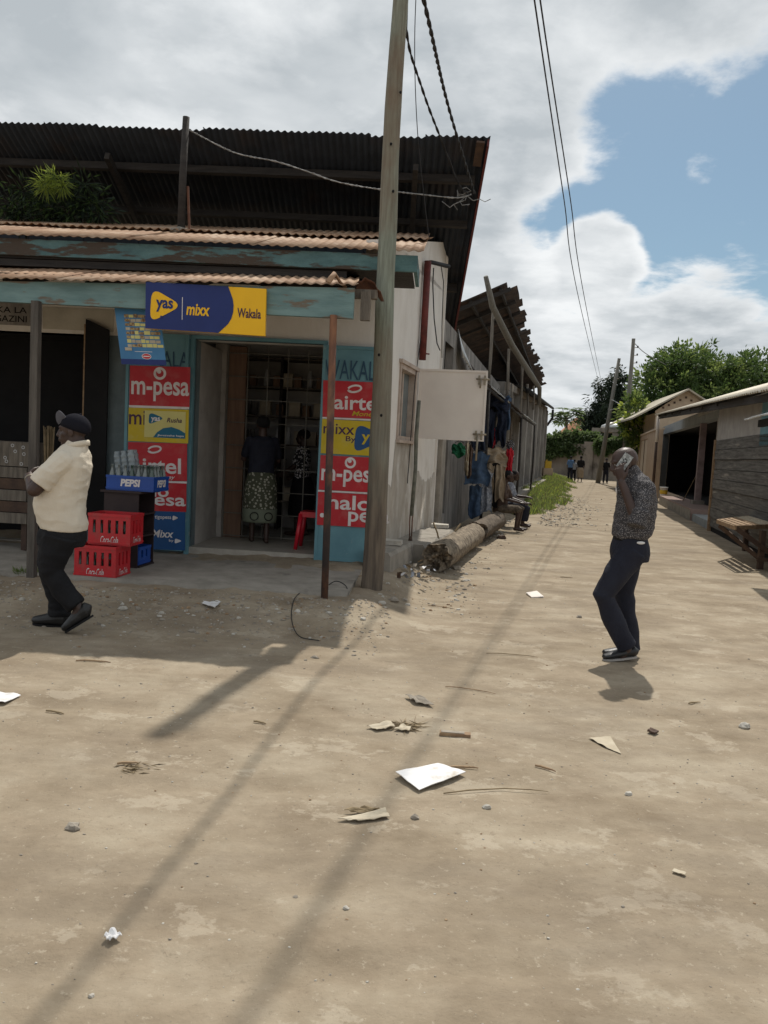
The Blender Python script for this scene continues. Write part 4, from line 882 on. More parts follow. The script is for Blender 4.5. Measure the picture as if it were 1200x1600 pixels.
r = MB(); r.tube([(xr, -0.5, ez(xr)-0.1), (pl1+0.6, -0.5, ez1-0.05)], 0.08, M_WIRE, 8); r.tube([(pl1+0.5, -0.5, ez1-0.15), (pl1+0.45, -0.5, ez1-0.7), (pl1+0.2, -0.2, ez1-1.2)], 0.08, M_WIRE, 8); pbp(r, 'gutter')
r = MB(); r.box(pl0-2, pl1+0.3, -0.75, -0.281, 0, 0.45, M_CONC); pbp(r, 'plinth')

# =================================================================== signs on the shop
sg = MB(); sg.box(0, 189, 0.0, 0.035, 0, 73, M_GOLD)
pts = [(0, 0), (109, 0)]+[(109+38*t**0.75*0.98, 73*t) if t < 0.55 else (109+38*0.55**0.75*0.98+8*sin((t-0.55)/0.45*pi*0.62)-10*((t-0.55)/0.45)**2.2, 73*t) for t in [i/14 for i in range(1, 15)]]+[(0, 73)]
pts = [(0, 0), (116, 0)]+[(116+(t*26 if t < .5 else 13+12*(1-(1-(t-.5)*2)**1)-22*max(0, t-.5)**1.5), 73*t) for t in [i/16 for i in range(1, 17)]]+[(0, 73)]
# smooth swoosh edge (bulges right in the upper half)
sw = [(116, 0), (124, 8), (131, 15), (136, 24), (138.5, 34), (139, 44), (137.5, 54), (134, 63), (130, 73)]
poly(sg, [(0, 0)]+sw+[(0, 73)], -0.003, M_NAVY)
poly(sg, roundtri(31, 37, 46, 52), -0.006, M_GOLD)
put_text(sg, 'yas', 17, 44, 27, 46, -0.009, M_NAVY, 0.028); sg.box(24, 27, -0.010, -0.009, 18, 21, M_NAVY)
sg.box(58, 59, -0.006, -0.004, 17, 52, M_ADW)
put_text(sg, 'mixx', 65, 102, 25, 43, -0.006, M_GOLD, 0.026, 0.14)
put_text(sg, 'Wakala', 145, 182, 26, 41, -0.003, M_INK, 0.018)
SO = 1.975
Msg = adquad(FA, (227, 513), (414, 525), (228, 440), SO, 189, 73)
root = FA.M @ V((Msg @ V((95, 0, 36))))
xf(sg, FA.M @ Msg); tag(sg.build('shop_sign', None, None, root), 'navy and amber shop sign reading Wakala, fixed on the awning fascia', 'sign')
# hanging product poster behind the sign
ps = MB(); ps.box(0, 72, 0.0, 0.004, 0, 100, M_BANN); ps.box(0, 72, -0.0015, 0, 0, 9, M_NAVY)
rnd = random.Random(4)
for rr in range(8):
    x = 15+(rr % 2)*1
    if rr < 4: row = [(15, 9), (25, 12)] if rr else [(15, 40)]
    x = 14
    while x < 62-(0 if rr < 5 else 14):
        ww = rnd.uniform(6, 11); ps.box(x, x+ww-0.8, -0.002-0.0003*rr, 0.0, 29+rr*6.9, 29+rr*6.9+rnd.uniform(4.2, 6.0), rnd.choice((M_PRINT, M_PRINT, M_LEMON, M_CARD))); x += ww
ps.box(9, 20, -0.005, -0.003, 23, 28, M_CARD)
put_text(ps, 'Snack time', 24, 52, 20, 23, -0.002, M_ADW, 0.01) if False else ps.box(24, 52, -0.002, -0.001, 21.2, 22.0, M_ADW)
ring(ps, 42, 14, 0, 4.2, -0.002, M_RED, 20, ex=1.7); ring(ps, 42, 14, 4.2, 4.8, -0.0022, M_ADW, 20, ex=1.6); ps.box(37, 47, -0.0035, -0.002, 13.2, 14.8, M_ADW)
Mp = adquad(FA, (190, 569), (260, 571), (178, 474), 1.80, 72, 100)
root = FA.M @ (Mp @ V((36, 0, 50))); xf(ps, FA.M @ Mp)
tag(ps.build('hanging_poster', None, None, root), 'pale blue product poster hanging behind the end of the amber sign', 'poster')

# =================================================================== utility pole, cables
ptop = V((0.0, 8.15, 6.55))
pp0 = gnd(579, 938); pdir = (at(625, 0, 8.1)-at(579, 938, pp0.y)).normalized()
PO_ = empty('utility_pole', pp0, 0, 'weathered grey green wooden utility pole standing at the corner of the shop', 'pole')
r = MB(); pts = []; rad = []
for i in range(26):
    t = i/25; z = -0.3+t*6.9; q = pdir*(z/pdir.z); q += V((0.018*sin(z*1.1)+0.012*mn.noise(V((z*0.9, 0, 0))), 0.01*mn.noise(V((z, 5, 0))), 0)); pts.append(q); rad.append(0.112-0.006*z+0.004*mn.noise(V((z*2.5, 2, 0))))
r.tube(pts, rad, M_POLE, 26, wob=0.05); r.build('shaft', None, PO_)
ptop = pp0+pts[-1]
for z, a in ((5.05, -60), (4.55, -100), (4.1, -75), (2.5, -110), (1.9, -80)):
    r = MB(); q = pdir*(z/pdir.z); r.ball(q+V((cos(radians(a))*0.102, sin(radians(a))*0.102, 0)), (0.013, 0.010, 0.016), M_BLACK, 8, 5); r.build('bolt_hole', None, PO_)
def cable(name, pts, rad, m, label, twist=0.0, group=None, n=40, sag=0.0):
    """smooth line through control points"""
    P_ = [V(p) for p in pts]; out = []
    ext_ = [P_[0]*2-P_[1]]+P_+[P_[-1]*2-P_[-2]]
    seg = max(2, n//(len(P_)-1))
    for i in range(1, len(ext_)-2):
        a, b, c, d = ext_[i-1:i+3]
        for k in range(seg):
            t = k/seg; out.append(0.5*((2*b)+(c-a)*t+(2*a-5*b+4*c-d)*t*t+(3*b-a-3*c+d)*t**3))
    out.append(P_[-1])
    if sag: out = [p-V((0, 0, sag*4*(i/(len(out)-1))*(1-i/(len(out)-1)))) for i, p in enumerate(out)]
    r = MB()
    if twist:
        L = 0; dense = []
        for i in range(len(out)-1):
            k = max(1, int((out[i+1]-out[i]).length/0.05))
            for j in range(k): dense.append(out[i].lerp(out[i+1], j/k))
        for ph in (0, pi):
            q = []
            for i, p in enumerate(dense):
                d = (dense[min(i+1, len(dense)-1)]-dense[max(0, i-1)]).normalized(); x = d.cross(V((0.3, 0.2, 1))).normalized(); y = d.cross(x); a = i*0.05*2*pi/twist+ph; q.append(p+x*cos(a)*rad*0.9+y*sin(a)*rad*0.9)
            r.tube(q, rad, m, 5)
    else: r.tube(out, rad, m, 6)
    o = r.build(name, None, None, P_[0]); return tag(o, label, 'cable', group)
hook = at(741, 302, 10.95)
pa = at(662, 0, 6.1); d = pa-hook
cable('overhead_cable', [hook, at(700, 165, 8.6), pa, pa+d*0.6+V((0, 0, .15)), pa+d*1.6+V((-.3, 0, 0.9))], 0.010, M_WIRE, 'twisted black cable rising from the tall shed roof over the road', 0.34)
cable('overhead_cable', [hook+V((-0.08, 0, 0)), at(718, 290, 10.7), at(690, 220, 10.2), at(660, 140, 9.4), at(635, 45, 8.5), ptop+V((0.1, -0.1, -0.12))], 0.009, M_WIRE, 'twisted black cable from the wooden pole top down to the shed', 0.30)
cable('drop_wire', [ptop+V((0.14, -0.05, -0.05)), at(648, 60, 8.2), at(652, 200, 8.7), at(664, 320, 9.0), at(671, 375, 9.1)], 0.0045, M_WIRE, 'thin dark wire dropping from pole top to the lower tin roof')
mast_b = at(283, 362, 9.9); mast_t = at(291, 183, 9.9)
cable('roof_wire', [mast_t+V((0.02, 0, -0.14)), at(365, 238, 10), at(430, 252, 10), at(480, 268, 10), at(530, 285, 10), at(600, 297, 10.2), at(660, 304, 10.5), at(715, 309, 10.8), hook], 0.0065, M_WIREG, 'pale loose wire strung from the roof post across to the shed corner', 0.12)
r = MB()
rnd = random.Random(8)
for k in range(7):
    q = hook+V((-0.1, -0.02, -0.04)); pts = [q]
    for j in range(4): pts.append(pts[-1]+V((rnd.uniform(-.14, .10), rnd.uniform(-.04, .02), rnd.uniform(-.10, .07))))
    r.tube(pts, 0.0055, M_WIREG, 5)
tag(r.build('wire_tangle', None, None, hook), 'tangle of pale wire ends below the right corner of shed roof', 'wires')
r = MB(); r.tube([mast_b+V((0, 0, -0.1)), lerp(mast_b, mast_t, .5)+V((-.01, 0, 0)), mast_t], [0.05, 0.045, 0.042], M_TIMBER, 10)
ro = empty('roof_post', mast_b, 0, 'short dark timber post rising through the rusty upper roof', 'post'); r.v = [p-mast_b for p in r.v]; r.build('post', None, ro)
r = MB(); r.ball((0.0, -0.02, -0.02), (0.13, 0.12, 0.06), M_CONC, 12, 8, wob=0.4); r.build('cement_flashing', None, ro)
r = MB(); r.beam(V((0.10, 0.02, -0.03)), V((0.06, 0.02, 0.55)), 0.025, 0.025, M_RUSTD); r.build('brace', None, ro)
# street line crossing overhead
E1 = at(936, 600, 58); E0 = at(835, 0, 7.6); E1b = at(941, 604, 58.4); E0b = at(844, 0, 7.75)
mid = lambda px, py, Y: at(px, py, Y)
cable('street_wire', [E1, mid(905, 470, 21), mid(881, 310, 12.8), E0, E0+(E0-E1)*0.12+V((0, 0, 0.35))], 0.0085, M_WIRE, 'left of the two black street wires running overhead down the lane', 0, 'street wires overhead', 60)
cable('street_wire', [E1b, mid(914, 470, 21.2), mid(891, 310, 13), E0b, E0b+(E0b-E1b)*0.12+V((0, 0, 0.35))], 0.0085, M_WIRE, 'right of the two black street wires running overhead down the lane', 0, 'street wires overhead', 60)

# =================================================================== things on the porch
def crate_proto(name, w_, d_, h_, m, label, cat='crate', slots=5, text=None, low=False, shear=0.3):
    o = empty(name, (0, 0, 0), 0, label, cat)
    r = MB(); t = 0.012
    r.box(-w_/2, w_/2, -d_/2, d_/2, 0, 0.012, m)
    def wall(M, W):
        if low: r.box(-W/2, W/2, 0, t, 0.0125, h_, m, M); r.box(-W/2-0.004, W/2+0.004, -0.006, -0.0005, h_-0.025, h_, m, M); r.box(-W/2-0.004, W/2+0.004, -0.006, -0.0005, 0.013, 0.03, m, M); return
        za, zb = h_*0.38, h_*0.80
        r.box(-W/2, W/2, 0, t, 0.0125, za, m, M); r.box(-W/2, W/2, 0, t, zb, h_, m, M); r.box(-W/2-0.004, W/2+0.004, -0.007, -0.0005, h_-0.03, h_, m, M); r.box(-W/2-0.004, W/2+0.004, -0.007, -0.0005, 0.013, 0.03, m, M)
        n = slots if W == w_ else max(2, slots-2); gap = W/(n+0.9)*0.42; b = (W-n*gap)/(n+1)
        for k in range(n+1): x = -W/2+k*(b+gap); r.box(x, x+b, 0.0, t, za+0.0003, zb-0.0003, m, M)
    wall(Matrix.Translation((0, -d_/2, 0)), w_); wall(Matrix.Translation((0, d_/2, 0)) @ Matrix.Rotation(pi, 4, 'Z'), w_)
    wall(Matrix.Translation((w_/2, 0, 0)) @ Matrix.Rotation(pi/2, 4, 'Z'), d_-2*t-0.001); wall(Matrix.Translation((-w_/2, 0, 0)) @ Matrix.Rotation(-pi/2, 4, 'Z'), d_-2*t-0.001)
    for k in (1, 2): r.box(-w_/2+t+0.001, w_/2-t-0.001, -d_/2+d_*k/3-0.003, -d_/2+d_*k/3+0.003, 0.0125, h_*0.5, m)
    r.build('shell', None, o)
    if text:
        r = MB(); tw, z0, z1, bold = text
        put_text(r, tw, -w_*0.20, w_*0.22, z0*h_, z1*h_, -d_/2-0.003, M_ADW, bold, shear)
        r.build('lettering', None, o); r = MB(); vs_, fs_ = text_geo(tw, bold, shear)
        r.add([(w_/2+0.003, -d_*0.28+u*d_*0.56, z0*h_+q*(z1-z0)*h_) for u, q in vs_], fs_, M_ADW); r.build('lettering', None, o)
    return o
def bottle_proto(name, m, h_, rr, label, cap=None):
    o = empty(name, (0, 0, 0), 0, label, 'bottle'); r = MB()
    r.lathe((0, 0, 0), [(rr*0.9, 0), (rr, 0.01), (rr, h_*0.50), (rr*0.9, h_*0.60), (rr*0.42, h_*0.82), (rr*0.40, h_*0.96), (rr*0.5, h_*0.965), (rr*0.5, h_)], m, 12); r.build('glass', None, o)
    r = MB(); r.lathe((0, 0, h_*0.28), [(rr*1.02, 0), (rr*1.02, h_*0.14)], M_CAPM if cap is None else cap, 12); r.build('printed_label', None, o); return o
FZ = FL-0.03
b0 = gnd(150, 903, FZ); yaw = FA.a+radians(-4)
c1 = crate_proto('bottle_crate', 0.43, 0.31, 0.31, M_CRATER, 'lower red soft drink crate on the porch with white script lettering', text=('Coca-Cola', 0.06, 0.29, 0.006))
c1.location = (b0.x-0.0, b0.y+0.17, FZ+0.001); c1.rotation_euler.z = yaw; c1['group'] = 'red drink crates in a stack'
c2 = copy_tree(c1); c2['label'] = 'upper red soft drink crate, stacked slightly back and to the right'; c2.location = V(c1.location)+V((0.10, 0.075, 0.312)); c2.rotation_euler.z = yaw+radians(2)
bp_ = bottle_proto('glass_bottle', M_BOTT, 0.225, 0.03, 'dark glass bottle standing inside a red drink crate'); bp_['group'] = 'dark bottles inside the red crates'
first = True
for c in (c1, c2):
    for i in range(6):
        for j in (0, 1, 2):
            if j == 2 and c is c1: continue
            o = bp_ if first else copy_tree(bp_); first = False
            cn = 'lower' if c is c1 else 'upper'; o['group'] = f'dark bottles inside the {cn} red crate'; o['label'] = f'dark glass bottle standing inside the {cn} red drink crate'
            M = Matrix.Translation(c.location) @ Matrix.Rotation(c.rotation_euler.z, 4, 'Z'); o.location = M @ V((-0.175+i*0.07, -0.115+j*0.075 if c is c2 else -0.115+j*0.2, 0.0125))
cb = gnd(192, 889, FZ)
CB = empty('drinks_cabinet', (cb.x-0.0, cb.y+0.2, FZ), yaw, 'small dark brown open-sided cabinet carrying the blue crate', 'cabinet')
r = MB(); W_, D_, H_ = 0.40, 0.40, 0.80
r.box(-W_/2, W_/2-0.02, -D_/2, -D_/2+0.018, 0, H_, M_CAB); r.box(-W_/2, -W_/2+0.018, -D_/2+0.019, D_/2-0.019, 0, H_, M_CAB); r.box(-W_/2, W_/2-0.02, D_/2-0.018, D_/2, 0, H_, M_CAB); r.build('panel', None, CB)
r = MB(); r.box(-W_/2-0.03, W_/2+0.02, -D_/2-0.03, D_/2+0.03, H_+0.001, H_+0.022, M_CAB); r.build('top_board', None, CB)
for z in (0.02, 0.34, 0.57): r = MB(); r.box(-W_/2+0.02, W_/2, -D_/2+0.02, D_/2-0.02, z, z+0.018, M_CAB); r.build('shelf', None, CB)
Mc = Matrix.Translation(CB.location) @ Matrix.Rotation(yaw, 4, 'Z')
sm_ = crate_proto('small_crate', 0.20, 0.30, 0.19, M_CRATEB, 'small blue plastic crate on the bottom shelf of the brown cabinet', slots=3); sm_.location = Mc @ V((0.07, 0, 0.04)); sm_.rotation_euler.z = yaw
pc = crate_proto('low_drink_crate', 0.52, 0.38, 0.155, M_CRATEB, 'shallow blue drink crate with white lettering on top of the cabinet', low=True, text=('PEPSI', 0.28, 0.78, 0.05), shear=0.12)
pc.location = Mc @ V((0.075, 0.0, H_+0.024)); pc.rotation_euler.z = yaw
Mp_ = Matrix.Translation(pc.location) @ Matrix.Rotation(yaw, 4, 'Z')
bc = bottle_proto('glass_bottle', M_BOTTC, 0.255, 0.031, 'empty clear glass bottle standing in the shallow blue crate'); bc['group'] = 'empty bottles in the blue crate'
bg_ = copy_tree(bc); 
for ch in children(bg_):
    if ch.name.startswith('glass'): ch.data = ch.data.copy(); ch.data.materials[0] = M_BOTT
bg_['label'] = 'empty green glass bottle standing in the shallow blue crate'; bg_['group'] = 'green bottles in the blue crate'
fc = fg = True; rnd = random.Random(2)
for i in range(7):
    for j in range(5):
        if i < 3 and j > 0: continue
        green = (i+j) % 3 == 0 and i > 2
        if green: o = bg_ if fg else copy_tree(bg_); fg = False
        else: o = bc if fc else copy_tree(bc); fc = False
        o.location = Mp_ @ V((-0.218+i*0.0725, -0.145+j*0.072, 0.013)); o.rotation_euler.z = rnd.uniform(0, 6)
# shrink-wrapped pack of plastic bottles leaning in the crate
pk = empty('bottle_pack', Mp_ @ V((-0.13, 0.03, 0.015)), yaw, 'tall wrapped pack of clear plastic bottles leaning in the blue crate', 'bottles')
for i in range(3):
    for j in range(2):
        r = MB(); pr = []
        for k in range(30):
            t = k/29; rr = 0.040*(1-0.25*max(0, t-0.86)/0.14)+0.003*sin(t*46); pr.append((rr, 0.40*t))
        r.lathe((0, 0, 0), pr, M_PET, 12); M = Matrix.Rotation(radians(-9), 4, 'Y') @ Matrix.Translation((-0.075+i*0.077, 0.01+j*0.08, 0.0)); xf(r, M); r.build('bottle', None, pk)
# red stool in the shop
st_p = FA.loc(at(482, 856, 9.75)); so = empty('plastic_stool', FA.w(st_p.x+0.05, st_p.y, FL+0.086), FA.a, 'red plastic stool just inside the shop doorway', 'stool')
r = MB(); r.box(-0.15, 0.15, -0.15, 0.15, 0.44, 0.465, M_STOOL); r.box(-0.155, 0.155, -0.155, -0.148, 0.40, 0.4395, M_STOOL); r.box(-0.155, 0.155, 0.148, 0.155, 0.40, 0.4395, M_STOOL); r.build('seat', None, so)
for sx in (-1, 1):
    for sy in (-1, 1): r = MB(); r.tube([(sx*0.185, sy*0.185, 0), (sx*0.135, sy*0.135, 0.439)], [(0.024, 0.02), (0.032, 0.024)], M_STOOL, 8); r.build('leg', None, so)
# stall counter of the neighbouring shop with ring-patterned front
k0 = P(FA, 50, 760, 0.55)[0]
so = empty('market_counter', FA.w(k0-0.9, -0.55, 0), FA.a, 'rough plank counter with white ring pattern, half hidden behind the timber post', 'counter')
r = MB(); zt_ = P(FA, 20, 690, .55)[1]; zb_ = P(FA, 20, 818, .55)[1]
for k in range(5): 
    z0 = zb_+(zt_-0.28-zb_)*k/5; r.box(-1.6, 0.85+0.02*(k % 2), -0.02-0.008*(k % 3), 0.01, z0+0.004, z0+(zt_-0.28-zb_)/5-0.006, M_DARKWOOD if k % 2 else M_TIMBERG)
r.build('plank', None, so)
r = MB(); r.box(-1.6, 0.9, -0.035, 0.4, zt_-0.275, zt_, M_TIMBERG); rnd = random.Random(5)
for k in range(60): x = rnd.uniform(-1.5, 0.85); z = rnd.uniform(zt_-0.25, zt_-0.03); ring(r, x, z, 0.012, 0.020, -0.037-0.0005*(k % 3), M_CAPM, 12)
r.build('ring_panel', None, so)
for x in (-1.55, -0.4, 0.8): r = MB(); r.box(x-0.03, x+0.03, 0.02, 0.08, FL, zt_-0.276, M_DARKWOOD); r.build('leg', None, so)
bx_ = P(FA, 76, 720, 0.5); z0 = P(FA, 76, 742, .5)[1]; z1 = P(FA, 76, 668, .5)[1]
r = MB(); rnd = random.Random(6)
for k in range(40):
    a = rnd.uniform(0, 6.28); q = rnd.uniform(0, 0.06); r.tube([(cos(a)*q*0.7, sin(a)*q*0.7, 0), (cos(a)*q*1.15, sin(a)*q*1.15, z1-z0+rnd.uniform(-.04, .02))], 0.006, M_DRY, 5)
so = empty('reed_bundle', FA.w(bx_[0], -0.5, z0), FA.a, 'upright bundle of pale reeds on a crosspiece beside the timber post', 'bundle'); r.build('reeds', None, so)
r = MB(); r.box(-0.28, 0.16, -0.06, 0.06, -0.045, -0.001, M_RAWWOOD); r.build('crosspiece', None, so)
r = MB(); r.box(-0.05, 0.0, -0.02, 0.02, -(z0-FL), -0.046, M_TIMBERG); r.build('support', None, so)
# goods on the shelves behind the grille
rnd = random.Random(12); gk = []
for (m_, kind, lab, w_, h_) in ((M_CARD, 'goods_box', 'carton on the dim shelves behind the grille', .16, .2), (M_GREYW, 'goods_tin', 'tin on the dim shelves behind the grille', .05, .2), (M_CURT, 'goods_packet', 'brown packet on the dim shelves behind the grille', .1, .16), (M_CAPM, 'goods_bottle', 'pale bottle on the dim shelves behind the grille', .04, .25)):
    r = MB()
    if 'tin' in kind or 'bottle' in kind: r.lathe((0, 0, 0), [(w_, 0), (w_, h_*.7), (w_*.5 if 'bottle' in kind else w_, h_*.85), (w_*.5 if 'bottle' in kind else w_, h_)], m_, 12)
    else: r.box(-w_/2, w_/2, -.06, .06, 0, h_-0.012, m_); r.box(-w_/2-0.003, w_/2+0.003, -.063, .063, h_-.011, h_, m_)
    o = r.build(kind); tag(o, lab, kind.split('_')[1], lab.replace(' on the', 's on the', 1)); gk.append((o, w_, [True]))
for k in range(6):
    z = 0.7+k*0.42+0.027; x = gx0-0.15
    while x < gx1-0.1:
        o, w_, fl = rnd.choice(gk); c = o if fl[0] else o.copy()
        if not fl[0]: COL.objects.link(c)
        sh_ = ('lowest', 'second lowest', 'third lowest', 'third highest', 'second highest', 'top')[k]; kd = o.name.split('.')[0].split('_')[1]; lk = {'box': 'brown carton', 'tin': 'grey tin', 'packet': 'brown packet', 'bottle': 'pale bottle'}[kd]; c['label'] = f'{lk} on the {sh_} dim shelf behind the grille'; c['group'] = f'{lk}s on the {sh_} shelf'
        fl[0] = False; c.location = FA.w(x, 2.48+rnd.uniform(-.03, .05), z); c.rotation_euler.z = FA.a; x += rnd.uniform(0.15, 0.24)

# =================================================================== stick prop, logs, steps rubbish
r = MB(); p0 = at(643, 806, 10.6); p1 = at(655, 626, 10.75); dd = (p1-p0)
SK = empty('prop_stick', at(641, 846, 10.55), 0, 'thin grey green stick hanging by a wire hook along the white side wall', 'stick'); so_ = V(SK.location)
r.tube([p0-so_, p0+dd*0.4+V((0.012, 0, 0))-so_, p0+dd*0.7-V((0.008, 0, 0))-so_, p1-so_], [0.028, 0.026, 0.028, 0.024], M_STICK, 12, wob=0.1); r.build('stick', None, SK)
r = MB(); q0 = at(641, 846, 10.55)
r.tube([p0-so_+V((-.02, 0, .03)), at(640, 815, 10.58)-so_, at(640, 840, 10.56)-so_], 0.008, M_RUSTD, 6); r.tube([p0-so_+V((.02, 0, .03)), at(644, 815, 10.58)-so_, at(643, 840, 10.56)-so_], 0.008, M_RUSTD, 6)
r.tube([at(641.5, 838, 10.55)-so_, q0-so_], [0.02, 0.03], M_DARKWOOD, 8); r.build('wire_hook', None, SK)
def log(name, a, b, rad, label, seed, hollow=False):
    a = V(a); b = V(b); o = empty(name, a, 0, label, 'log'); r = MB(); n = 46; k = 30; L = (b-a).length; d = (b-a).normalized(); x = d.cross(V((0, 0, 1))).normalized(); y = x.cross(d)
    vs = []; fs = []
    for i in range(k+1):
        t = i/k; c = d*(t*L)
        for j in range(n):
            an = 2*pi*j/n; q = V((cos(an)*2, sin(an)*2, t*L*2.2+seed))
            rr = rad*(1+0.10*mn.noise(q)+0.05*mn.noise(q*3.1)+0.03*mn.noise(V((cos(an)*9, sin(an)*9, t*L*5))))+rad*0.03*sin(t*L*34+2*mn.noise(q))
            e = 0
            if i == 0: e = rad*1.3*mn.noise(V((cos(an)*1.6, sin(an)*1.6, seed+3)))-rad*.5*sin(an)
            vs.append(c+d*e+x*cos(an)*rr+y*sin(an)*rr)
    for i in range(k):
        for j in range(n): j2 = (j+1) % n; fs.append((i*n+j, i*n+j2, (i+1)*n+j2, (i+1)*n+j))
    r.add(vs, fs, M_LOG, True); fs = [tuple(k*n+j for j in range(n))]; r.add(vs[k*n:], [tuple(range(n))], M_LOG)
    r.build('bark', None, o)
    r = MB(); vs = []; fs = []; m_ = 9                        # broken fibrous end, hollowed
    for i in range(m_+1):
        f = 1-i/m_
        for j in range(n):
            an = 2*pi*j/n; e = (rad*1.3*mn.noise(V((cos(an)*1.6, sin(an)*1.6, seed+3)))-rad*.5*sin(an))*f; q = V((cos(an)*f*3, sin(an)*f*3, seed)); dep = rad*(0.9*(1-f)**0.8)*(0.55+0.9*mn.noise(q*1.2))+0.14*rad/.185*mn.noise(q*2.6)*(1-f)**.3+0.05*mn.noise(q*6) if i else 0
            rr = rad*(1+0.10*mn.noise(V((cos(an)*2, sin(an)*2, seed)))+0.05*mn.noise(V((cos(an)*2, sin(an)*2, seed))*3.1)+0.03*mn.noise(V((cos(an)*9, sin(an)*9, 0))))*f+ (rad*0.03*sin(2*mn.noise(V((cos(an)*2, sin(an)*2, seed))))*f)
            vs.append(d*(e+dep)+x*cos(an)*rr+y*sin(an)*rr)
    for i in range(m_):
        for j in range(n): j2 = (j+1) % n; fs.append((i*n+j2, i*n+j, (i+1)*n+j, (i+1)*n+j2))
    r.add(vs, fs, M_LOG, True); r.build('broken_end', None, o); return o
la = at(683, 884, 9.95); la.z = 0.23; lb = at(740, 832, 13.2); lb.z = 0.22
log('fallen_log', la, lb, 0.185, 'near pale palm log with a broken hollow end lying beside the plinth', 1.3)
la2 = at(747, 824, 13.6); la2.z = 0.24; lb2 = at(778, 808, 15.9); lb2.z = 0.27
lo2 = log('fallen_log', la2, lb2, 0.17, 'farther darker palm log beside the seated people', 7.7)
for ch in children(lo2): ch.data.materials[0] = M_LOGD

# =================================================================== hanging clothes
def cloth(name, px, py0, py1, Y, wpx, m, label, cat='clothes', fold=0.03, taper=0.0, seed=0, legs=False, skew=0.0):
    top = at(px, py0, Y); o = empty(name, top, 0, label, cat); sc = Y/F_PX; w_ = wpx*sc*1.22; h_ = (py1-py0)*sc
    def sheet(x0, x1, za, zb, nm, tp=0.0):
        r = MB(); nu, nv = 22, 24; F0 = []; vs = []
        for s_ in (0, 1):
            for j in range(nv+1):
                t = j/nv; z = za+(zb-za)*t; ww = 1+tp*t
                for i in range(nu+1):
                    u = i/nu; x = (x0+x1)/2+(x1-x0)*(u-0.5)*ww*(1-.16*sin(pi*min(1, t*1.6))*(seed % 3)/2)+skew*t*w_+(x1-x0)*.16*mn.noise(V((t*2.3, seed, u*.8)))
                    bul = 0.035*sin(pi*u)*(1 if s_ else -1); y = 1.6*fold*(0.3+t)*sin(u*11+seed+3*mn.noise(V((u*2, t*2, seed))))+.03*mn.noise(V((u*3, t*9, seed+5)))+0.02*mn.noise(V((u*5, t*5, seed+3)))+bul
                    zz = z+0.09*mn.noise(V((u*2.2, seed, 0)))*t-0.04*t*t*cos(u*7+seed)-.05*(1-t)*abs(u-.5)*2+.02*(1-t)*sin(u*13); vs.append((x, y, zz))
        B = (nu+1)*(nv+1)
        for j in range(nv):
            for i in range(nu): a = j*(nu+1)+i; F0 += [(a, a+1, a+nu+2, a+nu+1), (B+a, B+a+nu+1, B+a+nu+2, B+a+1)]
        for j in range(nv): a = j*(nu+1); F0 += [(a, a+nu+1, B+a+nu+1, B+a), (a+nu, B+a+nu, B+a+2*nu+1, a+2*nu+1)]
        r.add(vs, F0, m, True); return r.build(nm, None, o)
    if legs:
        sheet(-w_/2, w_/2, 0, -h_*0.32, 'waist'); sheet(-w_/2, -w_*0.02, -h_*0.30, -h_, 'trouser_leg', -0.15); sheet(w_*0.02, w_/2, -h_*0.30, -h_*0.97, 'trouser_leg', -0.15)
    else: sheet(-w_/2, w_/2, 0, -h_, 'cloth', taper)
    r = MB(); r.tube([(-w_*0.3, 0, 0.0), (0, 0, 0.05), (w_*0.3, 0, 0.0)], 0.006, M_WIRE, 5); r.tube([(0, 0, 0.05), (0.0, 0, 0.1), (0.02, 0, 0.13), (0.04, 0, 0.10)], 0.005, M_WIRE, 5); r.build('hanger', None, o); return o
cloth('hanging_trousers', 777, 616, 696, 17.0, 30, M_JEAND, 'dark navy trousers hung high under the lean-to', 'trousers', legs=True, seed=1)
cloth('hanging_jeans', 793, 618, 672, 17.4, 12, M_JEAN, 'narrow faded blue jeans hung beside the high navy trousers', 'jeans', seed=2)
cloth('hanging_shirt', 750, 650, 705, 15.6, 18, M_JEAND, 'dark shirt hung against the shutter edge above the denim shorts', 'shirt', seed=3)
cloth('hanging_cloth', 771, 668, 698, 17.2, 9, M_REDC, 'small bright red cloth hanging below the navy trousers', 'cloth', seed=4)
cloth('denim_shorts', 748, 706, 757, 15.2, 29, M_JEAN, 'faded blue denim shorts with frayed hem, hung by the shutter', 'shorts', taper=0.1, seed=5)
cloth('hanging_trousers', 776, 699, 783, 16.0, 28, M_KHAKI, 'khaki trousers hanging above the far log', 'trousers', legs=True, seed=6)
cloth('hanging_jacket', 765, 622, 702, 17.3, 22, M_TROUS, 'black jacket bunched beside the high navy trousers', 'jacket', seed=14)
cloth('hanging_shirt', 757, 640, 700, 16.3, 14, M_JEAND, 'dark blue shirt squeezed behind the lean-to pole', 'shirt', seed=15)
cloth('hanging_cloth', 735, 695, 745, 14.9, 9, M_DARKWOOD, 'narrow brown cloth hanging left of the denim shorts', 'cloth', seed=16)
cloth('hanging_shirt', 797, 700, 745, 16.6, 9, M_REDC, 'bright red shirt hanging just right of the khaki trousers', 'shirt', seed=7)
cloth('hanging_cloth', 798, 688, 722, 17.2, 11, M_SPOT, 'black and white printed cloth hanging beside the red shirt', 'cloth', seed=8)
cloth('hanging_cloth', 718, 692, 713, 14.4, 19, M_GREENC, 'dark green cloth hanging just below the steel shutter', 'cloth', seed=9)
cloth('hanging_jeans', 744, 757, 808, 15.5, 17, M_JEAN, 'dark blue jeans hanging low behind the denim shorts', 'jeans', seed=10)
cloth('hanging_cloth', 762, 735, 800, 15.8, 17, M_PALEB, 'pale striped cloth hanging low left of the khaki trousers', 'cloth', seed=11)
